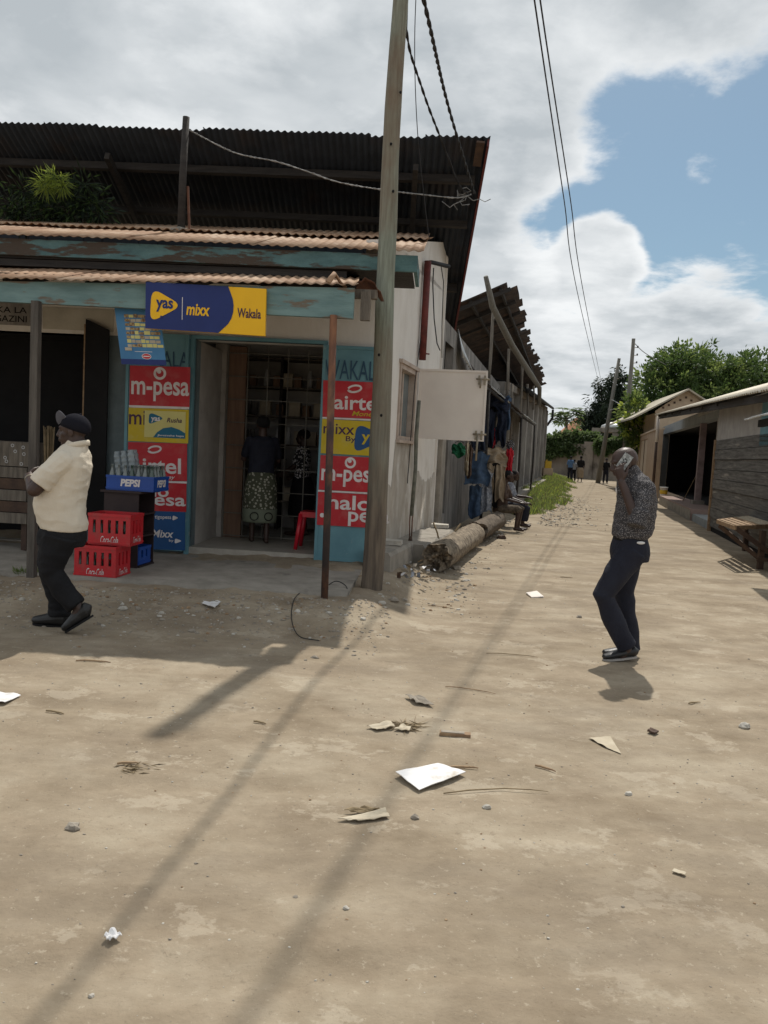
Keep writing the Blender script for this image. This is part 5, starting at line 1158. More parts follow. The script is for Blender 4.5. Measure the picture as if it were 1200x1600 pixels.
cloth('hanging_shirt', 768, 712, 790, 16.4, 22, M_TROUS, 'black shirt hanging behind the khaki trousers', 'shirt', seed=12)
cloth('hanging_strap', 731, 690, 740, 14.2, 5, M_CARD, 'thin pale cloth strap hanging from the shutter edge', 'strap', seed=13)

# =================================================================== people
def torso(mb, secs, m=None, n=24):
    """secs: (z, front, back, half width[, y shift])"""
    vs = []; fs = []
    for s_ in secs:
        z, fr_, bk, hw = s_[:4]; ys_ = s_[4] if len(s_) > 4 else 0; cx = (fr_+bk)/2; rx = (fr_-bk)/2
        for j in range(n):
            a = 2*pi*j/n; c_, q = cos(a), sin(a); e = 0.85
            vs.append((cx+rx*math.copysign(abs(c_)**e, c_), ys_+hw*math.copysign(abs(q)**e, q), z))
    k = len(secs)
    for i in range(k-1):
        for j in range(n): j2 = (j+1) % n; fs.append((i*n+j, i*n+j2, (i+1)*n+j2, (i+1)*n+j))
    fs.append(tuple(range(n-1, -1, -1))); fs.append(tuple((k-1)*n+j for j in range(n)))
    mb.add(vs, fs, m, True)
def head(mb, c, tilt=0, turn=0, s=1.0):
    R_ = Matrix.Rotation(radians(turn), 3, 'Z') @ Matrix.Rotation(radians(tilt), 3, 'Y')
    c = V(c); T = lambda x, y, z: c+R_ @ (V((x, y, z))*s)
    E_ = lambda x, y, z, r: mb.ball(T(x, y, z), tuple(q*s for q in r), None, 16, 10, R_)
    E_(-0.010, 0, 0.028, (0.100, 0.078, 0.088)); E_(0.036, 0, -0.035, (0.060, 0.058, 0.076)); E_(0.060, 0, -0.092, (0.026, 0.030, 0.020))
    E_(0.030, 0, -0.070, (0.052, 0.050, 0.034)); mb.capsule(T(0.088, 0, 0.018), T(0.104, 0, -0.026), 0.008*s, 0.015*s); E_(0.096, 0, -0.030, (0.014, 0.021, 0.010))
    E_(0.090, 0, -0.054, (0.013, 0.025, 0.008)); E_(0.088, 0, -0.068, (0.013, 0.023, 0.009)); mb.capsule(T(0.078, -0.036, 0.030), T(0.078, 0.036, 0.030), 0.013*s, 0.013*s)
    for q in (-1, 1):
        E_(0.050, q*0.045, -0.022, (0.026, 0.018, 0.022)); E_(-0.005, q*0.080, -0.008, (0.020, 0.009, 0.032)); E_(0.004, q*0.078, -0.026, (0.010, 0.008, 0.014)); E_(0.074, q*0.032, 0.010, (0.010, 0.013, 0.010))
def hand(mb, w_, d, nrm, curl=(25, 35, 30), s=1.0, side=1, spread=6, curls=None):
    """w_ wrist, d direction of fingers, nrm = towards the palm; side=+1 puts the thumb along d x nrm"""
    w_ = V(w_); d = V(d).normalized(); nrm = V(nrm); nrm = (nrm-d*nrm.dot(d)).normalized(); sd = d.cross(nrm).normalized()*side
    mb.tube([w_-d*0.02*s, w_+d*0.02*s, w_+d*0.055*s, w_+d*0.088*s, w_+d*0.094*s], [(0.024*s, 0.018*s), (0.032*s, 0.017*s), (0.040*s, 0.016*s), (0.040*s, 0.013*s), (0.03*s, 0.008*s)], None, 14, ref=sd)
    mb.ball(w_+d*0.035*s+sd*0.022*s+nrm*0.008*s, 0.018*s)
    for i, (o, L) in enumerate(((0.030, 0.070), (0.010, 0.078), (-0.010, 0.073), (-0.030, 0.058))):
        b = w_+d*(0.086-0.004*abs(i-1))*s+sd*o*s; a = 0; cc = curls[i] if curls else curl
        dd = (d+sd*tan(radians(spread*(1.5-i)))).normalized(); p = b
        for k, (f, r0) in enumerate(((0.45, 0.0095), (0.30, 0.0088), (0.25, 0.0080))):
            a += cc[k]; v = dd*cos(radians(a))+nrm*sin(radians(a)); q = p+v*L*f*s; mb.capsule(p, q, r0*s, (r0-0.0006)*s, None, 8); p = q
    b = w_+d*0.020*s+sd*0.026*s; v = (d*0.70+sd*0.55+nrm*0.40).normalized(); q = b+v*0.038*s; mb.capsule(b, q, 0.0125*s, 0.011*s, None, 8)
    v = (d*0.90+sd*0.15+nrm*0.40).normalized(); e = q+v*0.030*s; mb.capsule(q, e, 0.0105*s, 0.009*s, None, 8); mb.capsule(e, e+(v+nrm*0.3).normalized()*0.022*s, 0.009*s, 0.0075*s, None, 8)
def shoe(mb, heel, toe, w_=0.048, h_=0.085, up=(0, 0, 1), ankle=None):
    heel = V(heel); toe = V(toe); d = (toe-heel); L = d.length; d.normalize(); u = V(up); u = (u-d*u.dot(d)).normalized()
    P_ = [heel-d*0.004, heel+d*0.02, heel+d*L*0.3, heel+d*L*0.55, heel+d*L*0.8, heel+d*L*0.95, toe]
    hs = [h_*0.7, h_*1.05, h_*1.02, h_*0.80, h_*0.62, h_*0.50, h_*0.28]; ws = [w_*0.4, w_*0.72, w_*0.72, w_*0.92, w_*0.95, w_*0.7, w_*0.2]
    mb.tube([p+u*(q/2) for p, q in zip(P_, hs)], [(a, b/2) for a, b in zip(ws, hs)], None, 14, ref=d.cross(u))
    if ankle is not None: mb.capsule(heel+d*L*0.22+u*h_*0.5, V(ankle), 0.040, 0.042)
def sole(mb, heel, toe, w_, m, up=(0, 0, 1), th=0.018):
    heel = V(heel); toe = V(toe); d = (toe-heel); L = d.length; d.normalize(); u = V(up); u = (u-d*u.dot(d)).normalized(); x = d.cross(u)
    out = []
    for k in range(24):
        a = 2*pi*k/24; t = 0.5+0.5*cos(a); out.append(heel+d*(L*t)+x*(w_*(0.78+0.22*cos(a*1+0.3))*sin(a)))
    vs = [p-u*0.004 for p in out]+[p+u*th for p in out]; n = 24
    mb.add(vs, [tuple(range(n-1, -1, -1)), tuple(range(n, 2*n))]+[(k, (k+1) % n, n+(k+1) % n, n+k) for k in range(n)], m)
def eyes(parent, c, tilt, turn, s=1.0):
    R_ = Matrix.Rotation(radians(turn), 3, 'Z') @ Matrix.Rotation(radians(tilt), 3, 'Y')
    for q in (-1, 1):
        r = MB(); r.ball(V(c)+R_ @ V((0.079, q*0.032, 0.009)), (0.009, 0.011, 0.008), M_CAPM, 10, 6); r.ball(V(c)+R_ @ V((0.085, q*0.032, 0.009)), 0.0045, M_BLACK, 8, 5); r.build('eye', None, parent)

# ---- man on the phone (right)
MR = gnd(985, 1030); MR.z = gh(MR.x, MR.y)
PR = empty('person', MR, radians(180), 'person in dark flecked shirt and dark trousers holding a silver phone to the ear', 'person')
MR.z -= .012; PR.location.z = MR.z; PR.rotation_euler.y = radians(1.4)
hc = (0.128, 0, 1.560)
b = MB(); head(b, hc, 16, 0, 1.04); b.capsule((0.085, 0, 1.50), (0.01, 0, 1.40), 0.058, 0.068)
torso(b, [(0.90, .11, -.04, .11), (1.1, .11, -.06, .12), (1.30, .09, -.06, .13), (1.38, .08, -.05, .11), (1.44, .05, -.04, .08)])
b.capsule((-0.01, .135, 1.35), (.085, .235, 1.13), .044, .040); b.capsule((.085, .235, 1.13), (.19, .165, 1.415), .043, .029)
b.capsule((-0.02, -.14, 1.35), (-.06, -.22, 1.10), .044, .040); b.capsule((-.06, -.23, 1.10), (.01, -.21, .88), .042, .029)
hand(b, (.192, .160, 1.425), (0.22, -0.10, 0.95), (-0.75, -0.65, 0.1), s=1.05, side=-1, curls=[(20, 40, 35), (28, 45, 35), (34, 50, 35), (42, 50, 35)])
hand(b, (.01, -.208, .87), (0.1, 0.1, -0.9), (0, 1, 0), s=1.0, side=1)
b.capsule((.05, .09, .90), (.27, .10, .53), .075, .055); b.capsule((.27, .10, .53), (.05, .09, .10), .052, .036); b.capsule((.03, -.09, .90), (.05, -.09, .5), .075, .055); b.capsule((.05, -.09, .5), (-.04, -.09, .09), .05, .036)
b.capsule((.05, .09, .10), (.10, .09, .055), .036, .034); b.capsule((-.04, -.09, .09), (.02, -.09, .05), .036, .034)
remesh(b, 'body', M_SKIN, PR, 0.0055, 3)
eyes(PR, hc, 16, 0)
b = MB()
torso(b, [(0.965, .165, -.065, .140), (1.00, .185, -.090, .162), (1.04, .182, -.112, .165), (1.12, .175, -.122, .168), (1.25, .160, -.126, .175), (1.35, .150, -.110, .180), (1.415, .130, -.080, .155), (1.455, .11, -.055, .105), (1.475, .10, -.03, .075)])
b.capsule((-0.01, .14, 1.36), (.070, .225, 1.165), .070, .068); b.tube([(.055, .215, 1.20), (.088, .240, 1.092)], [0.074, 0.066], None, 16)
b.capsule((-0.02, -.14, 1.36), (-.055, -.215, 1.10), .070, .066)
b.tube([(0.105, 0, 1.508), (0.075, 0, 1.475), (0.05, 0, 1.43)], [(0.074, 0.070), (0.078, 0.078), (0.09, 0.09)], None, 18)
b.capsule((.165, .05, 1.33), (.16, 0.04, 1.41), 0.02, 0.03); b.capsule((.13, .055, 1.42), (.155, .03, 1.38), .022, .018)
remesh(b, 'shirt', M_SHIRTP, PR, 0.007, 3, wrinkle=0.007, wscale=8, wstr=(1, 1, 1.7))
b = MB()
torso(b, [(0.80, .19, -.085, .165), (0.86, .195, -.092, .172), (0.92, .185, -.085, .168), (0.985, .172, -.065, .152)])
b.tube([(.05, .085, .88), (.17, .095, .70), (.270, .10, .53), (.20, .10, .38), (.115, .095, .22), (.062, .09, .125)], [(.110, .105), (.098, .098), (.078, .080), (.080, .072), (.075, .068), (.074, .066)], None, 20)
b.tube([(.03, -.085, .88), (.045, -.09, .70), (.050, -.09, .52), (.02, -.09, .35), (-.015, -.09, .20), (-.03, -.09, .06)], [(.115, .105), (.098, .098), (.076, .078), (.072, .070), (.068, .066), (.066, .068)], None, 20)
remesh(b, 'trousers', M_TROUSN, PR, 0.007, 3, wrinkle=0.006, wscale=7, wstr=(1, 1, 0.8))
b = MB(); torso(b, [(0.962, .176, -.070, .156), (0.998, .176, -.070, .156)], M_BLACK, 28); b.build('belt', None, PR)
b = MB(); b.ball((.02, .158, .955), (.035, .008, .012), M_PAPER, 10, 6); b.build('pocket_paper', None, PR)
b = MB(); b.ball((.185, .03, 1.35), (.010, .014, .03), M_PAPER, 8, 6); b.build('undershirt', None, PR)
for (h_, t_, a_, nm) in (((-.025, .09, .045), (.245, .085, .012), (.05, .09, .13), 0), ((-.065, -.09, .006), (.20, -.085, .006), (-.035, -.09, .12), 1)):
    b = MB(); shoe(b, V(h_)+V((0, 0, .012)), V(t_)+V((0, 0, .012)), .050, .075, ankle=None); o = remesh(b, 'shoe', M_SHOE, PR, 0.005, 2)
    b = MB(); sole(b, h_, t_, .046, M_SOLE, th=0.012); b.build('sole', None, o)
ph = MB(); Mph = Matrix.Translation((.162, .118, 1.572)) @ Matrix.Rotation(radians(-12), 4, 'Z') @ Matrix.Rotation(radians(-32), 4, 'Y')
ph.box(-.036, .036, -.005, .005, -.062, .062, M_PHONE, Mph); ph.box(-.037, .037, -.004, .004, -.063, .063, M_BLACK, Mph)
for k in range(6): a = k*60; ring(ph, .0+.014*cos(radians(a)), .005+.016*sin(radians(a)), 0, .006, .0056, M_BLACK, 8)
n0 = len(ph.v)-6*18
for i in range(n0, len(ph.v)): ph.v[i] = Mph @ ph.v[i]
xf(ph, Matrix.Translation(MR) @ Matrix.Rotation(pi, 4, 'Z') @ Matrix.Rotation(radians(1.4), 4, 'Y')); tag(ph.build('mobile_phone', None, None, MR+V((-.16, -.12, 1.55))), 'silver patterned mobile phone held against the ear', 'phone')

# ---- man in cream shirt and cap (left)
ML = gnd(100, 984); ML.z = gh(ML.x, ML.y)
PL = empty('person', ML, radians(180), 'person in cream shirt and charcoal cap walking with folded arms', 'person')
PL.rotation_euler.y = radians(-1.8)
hl = (0.012, 0, 1.572)
b = MB(); head(b, hl, 4, 8, 1.06); b.capsule((-0.01, 0, 1.53), (-.03, 0, 1.40), .066, .076)
torso(b, [(0.80, .15, -.07, .12), (1.0, .19, -.05, .14), (1.2, .15, -.07, .14), (1.35, .09, -.09, .13), (1.42, .03, -.07, .09)])
b.capsule((.02, .16, 1.33), (.185, .235, 1.115), .062, .056); b.capsule((.185, .235, 1.115), (.285, .105, 1.20), .055, .037)
b.capsule((.02, -.16, 1.33), (.19, -.235, 1.13), .062, .056); b.capsule((.19, -.235, 1.13), (.31, -.06, 1.165), .052, .035)
hand(b, (.290, .09, 1.205), (0.12, -0.98, 0.12), (-1, -0.1, 0), s=1.05, side=-1, curl=(15, 20, 15)); hand(b, (.308, -.045, 1.17), (-0.05, 1, -0.05), (-1, 0, 0), s=1.0, side=1, curl=(15, 25, 15))
b.capsule((.05, .08, .74), (.09, .1, .46), .065, .055); b.capsule((.09, .1, .46), (-.15, .1, .21), .055, .04); b.capsule((.08, -.08, .74), (.19, -.1, .48), .065, .055); b.capsule((.19, -.1, .48), (.08, -.1, .10), .055, .04)
b.capsule((-.15, .1, .21), (-.13, .1, .15), .04, .04); b.capsule((.08, -.1, .1), (.12, -.1, .06), .04, .038)
remesh(b, 'body', M_SKIN, PL, 0.0055, 3); eyes(PL, hl, 4, 8)
b = MB()
torso(b, [(0.800, .200, -.122, .175, .0), (0.85, .230, -.128, .182), (0.92, .255, -.110, .190), (0.99, .268, -.096, .192), (1.10, .260, -.104, .190), (1.20, .220, -.122, .186), (1.30, .175, -.134, .180), (1.38, .142, -.126, .168), (1.43, .105, -.110, .125), (1.465, .070, -.100, .085)])
b.capsule((.015, .15, 1.34), (.105, .20, 1.235), .084, .084); b.tube([(.085, .19, 1.26), (.155, .222, 1.155)], [.086, .083], None, 18)
b.capsule((.015, -.15, 1.34), (.105, -.20, 1.235), .084, .084); b.tube([(.085, -.19, 1.26), (.155, -.222, 1.155)], [.086, .083], None, 18)
b.tube([(-.03, 0, 1.49), (-.022, 0, 1.455), (-.01, 0, 1.41)], [(.080, .078), (.086, .082), (.10, .10)], None, 18)
remesh(b, 'shirt', M_SHIRTC, PL, 0.006, 3, wrinkle=0.0055, wscale=5.5, wstr=(1.2, 1.2, 2.2))
b = MB()
vs = []; fs = []; n = 28
for i in range(4):
    for j in range(n):
        a = 2*pi*j/n; rr = (.090, .096, .101, .092)[i]; zz_ = (1.488, 1.482, 1.452, 1.448)[i]-.028*cos(a); vs.append((-.018+rr*cos(a)*1.02, rr*.98*sin(a), zz_))
for i in range(3):
    for j in range(n): j2 = (j+1) % n; fs.append((i*n+j, i*n+j2, (i+1)*n+j2, (i+1)*n+j))
b.add(vs, fs, M_SHIRTC, True); b.build('collar', None, PL, solid=.004)
b = MB()
torso(b, [(0.68, .225, -.115, .18), (0.76, .225, -.120, .180), (0.845, .195, -.104, .160)])
b.tube([(.03, .10, .76), (.07, .10, .60), (.082, .10, .47), (-.005, .10, .35), (-.08, .10, .27), (-.125, .10, .225)], [(.135, .11), (.112, .10), (.085, .09), (.080, .08), (.076, .076), (.074, .074)], None, 20)
b.tube([(.09, -.10, .76), (.15, -.10, .62), (.185, -.10, .50), (.145, -.10, .36), (.10, -.10, .22), (.085, -.10, .10)], [(.145, .12), (.118, .11), (.090, .092), (.080, .08), (.075, .075), (.074, .072)], None, 20)
b.tube([(.082, -.1, .13), (.082, -.1, .09)], [.084, .080], None, 16)
remesh(b, 'trousers', M_TROUS, PL, 0.007, 3, wrinkle=0.008, wscale=8, wstr=(1, 1, 1.3))
for (h_, t_, u_) in (((.015, -.10, .006), (.295, -.095, .006), (0, 0, 1)), ((-.262, .10, .165), (-.050, .10, .006), (.35, 0, .9))):
    b = MB(); shoe(b, h_, t_, .056, .118, up=u_); o = remesh(b, 'shoe', M_SHOE, PL, 0.005, 2); b = MB(); sole(b, V(h_)-V(u_).normalized()*0.008, V(t_)-V(u_).normalized()*0.004, .052, M_BLACK, up=u_, th=.012); b.build('sole', None, o)
Rc = Matrix.Rotation(radians(8), 3, 'Z') @ Matrix.Rotation(radians(-16), 3, 'Y'); cc = V(hl)+V((-.022, 0, .040))
b = MB(); n = 24; vs = []; fs = []; k = 10
for i in range(k+1):
    t = (pi*0.56)*i/k
    for j in range(n): a = 2*pi*j/n; vs.append(cc+Rc @ V((.112*sin(t)*cos(a), .092*sin(t)*sin(a), .098*cos(t) if t < pi/2 else .098*cos(t)*1.6)))
for i in range(k):
    for j in range(n): j2 = (j+1) % n; fs.append((i*n+j, (i+1)*n+j, (i+1)*n+j2, i*n+j2))
b.add(vs, fs, M_CAP, True); b.ball(cc+Rc @ V((0, 0, .098)), .010, M_CAP, 8, 5)
cp = b.build('cap', None, PL, solid=0.004)
b = MB(); vs = []; Rb = Matrix.Rotation(radians(14), 3, 'Z') @ Matrix.Rotation(radians(-48), 3, 'Y') @ Matrix.Rotation(radians(38), 3, 'X'); bc_ = cc+Rc @ V((.100, 0, .018))
for s_ in (0, .005):
    for j in range(13):
        a = radians(-90+180*j/12); vs.append(bc_+Rb @ V((.080*cos(a), .074*sin(a), s_-.02*sin(a)**2)))
b.add(vs, [tuple(range(12, -1, -1)), tuple(range(13, 26))]+[(j, j+1, 14+j, 13+j) for j in range(12)]+[(12, 0, 13, 25)], M_CAPB); b.build('brim', None, cp)
b = MB(); b.tube([V((.262, .135, 1.18)), V((.270, .125, 1.187))], [.043, .042], M_STEEL, 14); b.build('wristwatch', None, PL)

# ---- simpler standing figures
def figure(loc, rz, label, top, bottom, skirt=False, h_=1.68, hair=M_BLACK, arms=((.02, 1.05, .10, .88),)*2, stride=0.12, vox=0.012, sleeve=True, name='person', bare=False):
    s = h_/1.70; o = empty(name, loc, rz, label, 'person'); b = MB(); c = (0.02, 0, 1.575)
    head(b, c, 5, 0, 1.0); b.capsule((0.0, 0, 1.5), (0, 0, 1.40), .055, .062)
    torso(b, [(.85, .09, -.10, .14), (1.05, .09, -.08, .13), (1.3, .10, -.09, .16), (1.42, .03, -.05, .09)])
    for q, (ex, ez_, wx, wz) in zip((1, -1), arms):
        b.capsule((0, q*.17, 1.36), (ex, q*.23, ez_), .048, .040); b.capsule((ex, q*.23, ez_), (wx, q*.22, wz), .040, .027); hand(b, (wx, q*.22, wz), V((wx-ex, 0, wz-ez_)), (0, -q, 0), side=1)
    for q in (1, -1): k = q*stride; b.capsule((0, q*.09, .88), (k*.6+.02, q*.09, .48), .075, .052); b.capsule((k*.6+.02, q*.09, .48), (k-.02, q*.09, .08), .05, .034); b.capsule((k-.04, q*.09, .035), (k+.15, q*.09, .03), .034, .028)
    b.v = [p*s for p in b.v]; remesh(b, 'body', M_SKIN, o, vox, 2)
    b = MB(); b.ball((-.005*s, 0, 1.62*s), (.108*s, .092*s, .088*s)); b.v = [p for p in b.v]; remesh(b, 'hair', hair, o, .012, 1)
    b = MB(); torso(b, [(.90, .12, -.13, .18), (1.05, .115, -.105, .165), (1.28, .12, -.12, .20), (1.38, .10, -.10, .17), (1.43, .06, -.07, .10)])
    if sleeve:
        for q, (ex, ez_, wx, wz) in zip((1, -1), arms): b.capsule((0, q*.16, 1.36), (ex*.8, q*.215, 1.36+(ez_-1.36)*.75), .068, .058)
    b.v = [p*s for p in b.v]; remesh(b, 'shirt', top, o, vox, 2, wrinkle=.006, wscale=7)
    b = MB()
    if skirt: torso(b, [(.30, .19, -.19, .21), (.55, .18, -.19, .22), (.80, .16, -.19, .21), (.95, .13, -.13, .17)])
    else:
        torso(b, [(.80, .11, -.12, .17), (.97, .11, -.11, .165)])
        for q in (1, -1): k = q*stride; b.tube([(0, q*.085, .88), (k*.6+.02, q*.09, .48), (k-.02, q*.09, .08)], [.10, .075, .062], None, 14)
    b.v = [p*s for p in b.v]; remesh(b, 'skirt' if skirt else 'trousers', bottom, o, vox, 2, wrinkle=.006, wscale=7)
    return o
# woman inside the shop, back turned, and the customer beside her
wp = FA.loc(gnd(404, 847, FL+.09)); Wm = figure(FA.w(wp.x, wp.y, FL+.086), radians(105), 'person in dark top and leaf print skirt, back turned, inside the shop doorway', M_TROUSN, M_SKIRT, True, 1.62, arms=((.10, 1.12, .30, 1.22), (.10, 1.12, .28, 1.05)), vox=.009, stride=.08)
b = MB(); torso(b, [(.27, .185, -.19, .21), (.30, .19, -.195, .215), (.44, .19, -.195, .222)], M_GREENB, 30); b.build('skirt_border', None, Wm)
for a in (-1, 1):
    b = MB(); 
    for k in range(20):
        t = 2*pi*k/20; t2 = 2*pi*(k+1)/20
    b.tube([(-.205, a*.09+.05*cos(2*pi*k/16), .355+.05*sin(2*pi*k/16)) for k in range(17)], .006, M_BLACK, 5); b.build('ring_print', None, Wm)
wp = FA.loc(gnd(468, 836, FL+.09)); figure(FA.w(wp.x, wp.y, FL+.086), radians(170), 'person in black and white striped top beside the shop grille', M_STRIPE, M_TROUS, True, 1.50, arms=((.08, 1.10, .25, 1.0), (.02, 1.05, .2, .95)), vox=.009, stride=.05)
# walkers far down the lane
for (px, py, h_, rz, top, bot, sk, lab) in ((890, 748, 1.60, 80, M_BLUEC, M_TROUSN, False, 'far walker in a blue shirt, leftmost in the lane'), (895.5, 749, 1.45, 95, M_PALEB, M_TROUS, False, 'far walker in a pale grey top between two other walkers'), (906, 747, 1.72, 85, M_TROUS, M_KHAKI, True, 'far walker in black top and pale wrap skirt'), (945.5, 754, 1.66, -90, M_TROUS, M_TROUSN, False, 'far person in black clothes, seen beside the raised phone hand')):
    q = gnd(px, py, .14); q.z = gh(q.x, q.y); 
    k = 52/q.y; q = V((q.x*k, q.y*k, 0)); q = at(px, py, 52); q.z = gh(q.x, q.y); figure(q, radians(rz), lab, top, bot, sk, h_*52/52, vox=.02)
# people sitting on the far log
def sitter(loc, rz, label, top, bottom, skirt=False, armd=0):
    o = empty('person', loc, rz, label, 'person'); b = MB(); H_ = .40; c = (.14, 0, 1.13)
    head(b, c, 14, 0, 1.0); b.capsule((.11, 0, 1.06), (.05, 0, .97), .052, .060); torso(b, [(.38, .12, -.14, .16), (.6, .12, -.09, .15), (.85, .15, -.06, .17), (.97, .08, -.02, .09)])
    for q in (1, -1):
        b.capsule((.05, q*.17, .91), (.16, q*.21, .66), .046, .040); b.capsule((.16, q*.21, .66), (.43, q*.13, .60+.06*q*armd), .038, .026); hand(b, (.43, q*.13, .60+.06*q*armd), (.9, -q*.3, .0), (0, 0, -1), side=q)
        b.capsule((0, q*.10, .44), (.42, q*.12, .46), .078, .055); b.capsule((.42, q*.12, .46), (.38, q*.12, .09), .052, .034); b.capsule((.36, q*.12, .04), (.54, q*.13, .03), .034, .027)
    remesh(b, 'body', M_SKIN, o, .009, 2)
    b = MB(); b.ball((.115, 0, 1.17), (.106, .090, .085)); remesh(b, 'hair', M_BLACK, o, .012, 1)
    b = MB(); torso(b, [(.40, .14, -.16, .18), (.6, .14, -.11, .165), (.85, .165, -.085, .195), (.93, .13, -.06, .16), (.98, .09, -.03, .09)])
    for q in (1, -1): b.capsule((.05, q*.16, .91), (.14, q*.205, .70), .066, .060)
    remesh(b, 'shirt', top, o, .010, 2, wrinkle=.006, wscale=7)
    b = MB(); torso(b, [(.36, .12, -.16, .17), (.48, .12, -.15, .17)])
    for q in (1, -1):
        b.tube([(0, q*.10, .44), (.40, q*.12, .455), (.45, q*.12, .42)]+([(.42, q*.12, .25), (.40, q*.12, .14)] if skirt else []), [.10, .082, .075]+([.09, .09] if skirt else []), None, 14)
    remesh(b, 'trousers', bottom, o, .010, 2); return o
q = at(780, 822, 16.6); q.z = 0.02; sitter(q, radians(-22), 'person in dark maroon top and brown shorts sitting at the log end', M_DARKWOOD, M_LOGD)
q = at(790, 812, 17.6); q.z = 0.02; sitter(q, radians(-14), 'person in pale striped top and long navy clothes sitting behind the clothes', M_PALEB, M_TROUSN, True, 1)

# =================================================================== right-hand side of the lane
RS = empty('right_shop', RI.w(0, 0, 0), RI.a, 'low dim shop with black doorways and faded tin roof right of the lane', 'shop')
RP = lambda px, py, off=0.0: RI.pix(px, py, off)
xf_, xn = RP(1030, 780)[0], RP(1078, 810)[0]; wy = 0.55
zt_ = RP(1075, 800)[1]; PZ = 0.34
r = MB(); r.box(xf_, xn, 0.0, 2.2, -0.1, PZ, M_CLAY); r.box(xf_+0.1, xn-0.002, -0.004, -0.001, 0, PZ-0.05, M_CONC); r.build('porch_slab', None, RS)
xm = RP(1118, 826)[0]; r = MB(); r.box(xn+0.002, xm, 0.05, 2.2, -0.1, 0.20, M_PILLAR); r.build('step', None, RS)
# wall pieces: far pillar, doorway, pink pillar, doorway, near jamb
ht = RP(1050, 662, -wy)[1]; hb = RP(1050, 675, -wy)[1]; RZ = 2.95
x0 = RP(1034, 700, -wy)[0]; x1 = x0; x2 = RP(1089, 740, -wy)[0]; x5 = RP(1116, 740, -wy)[0]
w_ = MB(); w_.box(x0-.3, x0, wy, wy+.30, PZ, hb-.001, M_PILLAR); w_.box(x0-.3, x5, wy-.02, wy+.24, hb, ht, M_PILLAR); w_.build('pillar', None, RS)
w_ = MB(); w_.box(x2-.22, x2, wy, wy+.19, PZ, hb-.001, M_PINK); w_.box(x2-.30, x2+.12, wy-.08, wy+.28, PZ+.001, PZ+.12, M_CONC); w_.build('pillar', None, RS)
w_ = MB(); w_.box(x5-.2, x5, wy, wy+.30, PZ, hb-.001, M_SHOPW); w_.box(RP(1088, 700, -wy)[0], 9.2, wy-.04, wy+.2, ht+.001, RZ+.25, M_SHOPW); w_.build('wall', None, RS)
w_ = MB(); w_.box(x0, x5+.4, 2.3, 2.4, PZ, ht, M_BLACK); w_.box(x0+.001, x5, wy+.31, 2.3, PZ+.005, PZ+.01, M_BLACK); w_.box(x0, x5, wy+.25, 2.3, hb+.01, hb+.02, M_BLACK); w_.box(x0-.06, x0-.001, wy+.31, 2.3, PZ, ht, M_BLACK); w_.box(x5+.4, x5+.46, wy+.31, 2.3, PZ, ht, M_BLACK); w_.build('dark_interior', None, RS)  # black sheets put the doorway's inner shade into the colour
pk0 = RP(1119, 700, 0)[0]; pk1 = RP(1290, 700, 0)[0]; pzt = RP(1160, 683, 0)[1]
for k in range(9):
    z0 = 0.12+(pzt-0.12)*k/9; z1 = 0.12+(pzt-0.12)*(k+1)/9; w_ = MB(); w_.box(pk0+0.02*((k*7) % 3), pk1, -0.012*((k*5) % 3), 0.03, z0+.006, z1-.004, M_PLANK); w_.build('plank', None, RS)
w_ = MB(); w_.box(pk0-.07, pk0+.01, -.05, .05, .0, pzt+.02, M_RAWWOOD); w_.box(pk0+.02, pk1, .031, .12, 0, pzt, M_BLACK); w_.build('corner_batten', None, RS)
w_ = MB(); w_.box(pk0, pk1, .0, .15, pzt+.003, RZ, M_SHOPW); w_.box(RP(1190, 640, .02)[0], pk1, -.012, -.001, 2.0, RZ, M_PANEL); w_.build('upper_wall', None, RS)
r = MB(); A = RP(1025, 648, .45); B = RP(1200, 609, .45); B = ext(A, B, pk1); slp = tan(radians(19))
corr(r, (A[0], -.45, A[1]), (B[0], -.45, B[1]), (B[0], 2.6, B[1]+3.05*slp), (A[0], 2.6, A[1]+3.05*slp), M_ROOFG, .19, .018, 2, .04, 5, 31); r.build('roof', None, RS, solid=.003)
r = MB(); slopebox(r, A[0]+.1, B[0], -.34, -.31, 0, lambda x: A[1]+(B[1]-A[1])*(x-A[0])/(B[0]-A[0])-.03, M_TIMBER, -.13); r.build('fascia', None, RS)
for k in range(7): r = MB(); x = A[0]+.2+k*2.2; z = A[1]+(B[1]-A[1])*(x-A[0])/(B[0]-A[0]); r.beam((x, -.38, z-.05), (x, .6, z-.05+.98*slp), .06, .09, M_TIMBER); r.build('rafter', None, RS)
r = MB(); q = RP(1029, 650, .35); q2 = RP(1028, 690, .35); r.tube([(q[0], -.35, q2[1]), (q[0], -.35, q[1])], .06, M_SHUT, 10); r.tube([(q[0], -.35, PZ), (q[0], -.35, q2[1]-.01)], .055, M_DARKWOOD, 10); r.build('downpipe', None, RS)
r = MB(); a = RP(1164, 656, .9); b_ = RP(1215, 662, .9); corr(r, (a[0], -.9, a[1]), (b_[0]+1.5, -.9, a[1]), (b_[0]+1.5, -.01, a[1]+.28), (a[0], -.01, a[1]+.28), M_GALV, .09, .012, 1, .02, 6, 4); r.build('small_awning', None, RS, solid=.003)
r = MB(); r.box(a[0]+.4, b_[0]+1.5, -.8, -.74, a[1]-.12, a[1]-.02, M_BLACK); r.build('awning_rail', None, RS)  # black strip just below the small awning
r = MB(); q = RI.w(*(RP(1067, 779, -.3)[0], .3, PZ)); e2 = at(1092, 735, q.y-.2); r.tube([q+V((0, 0, .02)), (q+e2)/2+V((.01, 0, .03)), e2], .012, M_DRY, 6); tag(r.build('broom_stick', None, None, q), 'thin stick leaning in the black doorway of the right shop', 'stick')
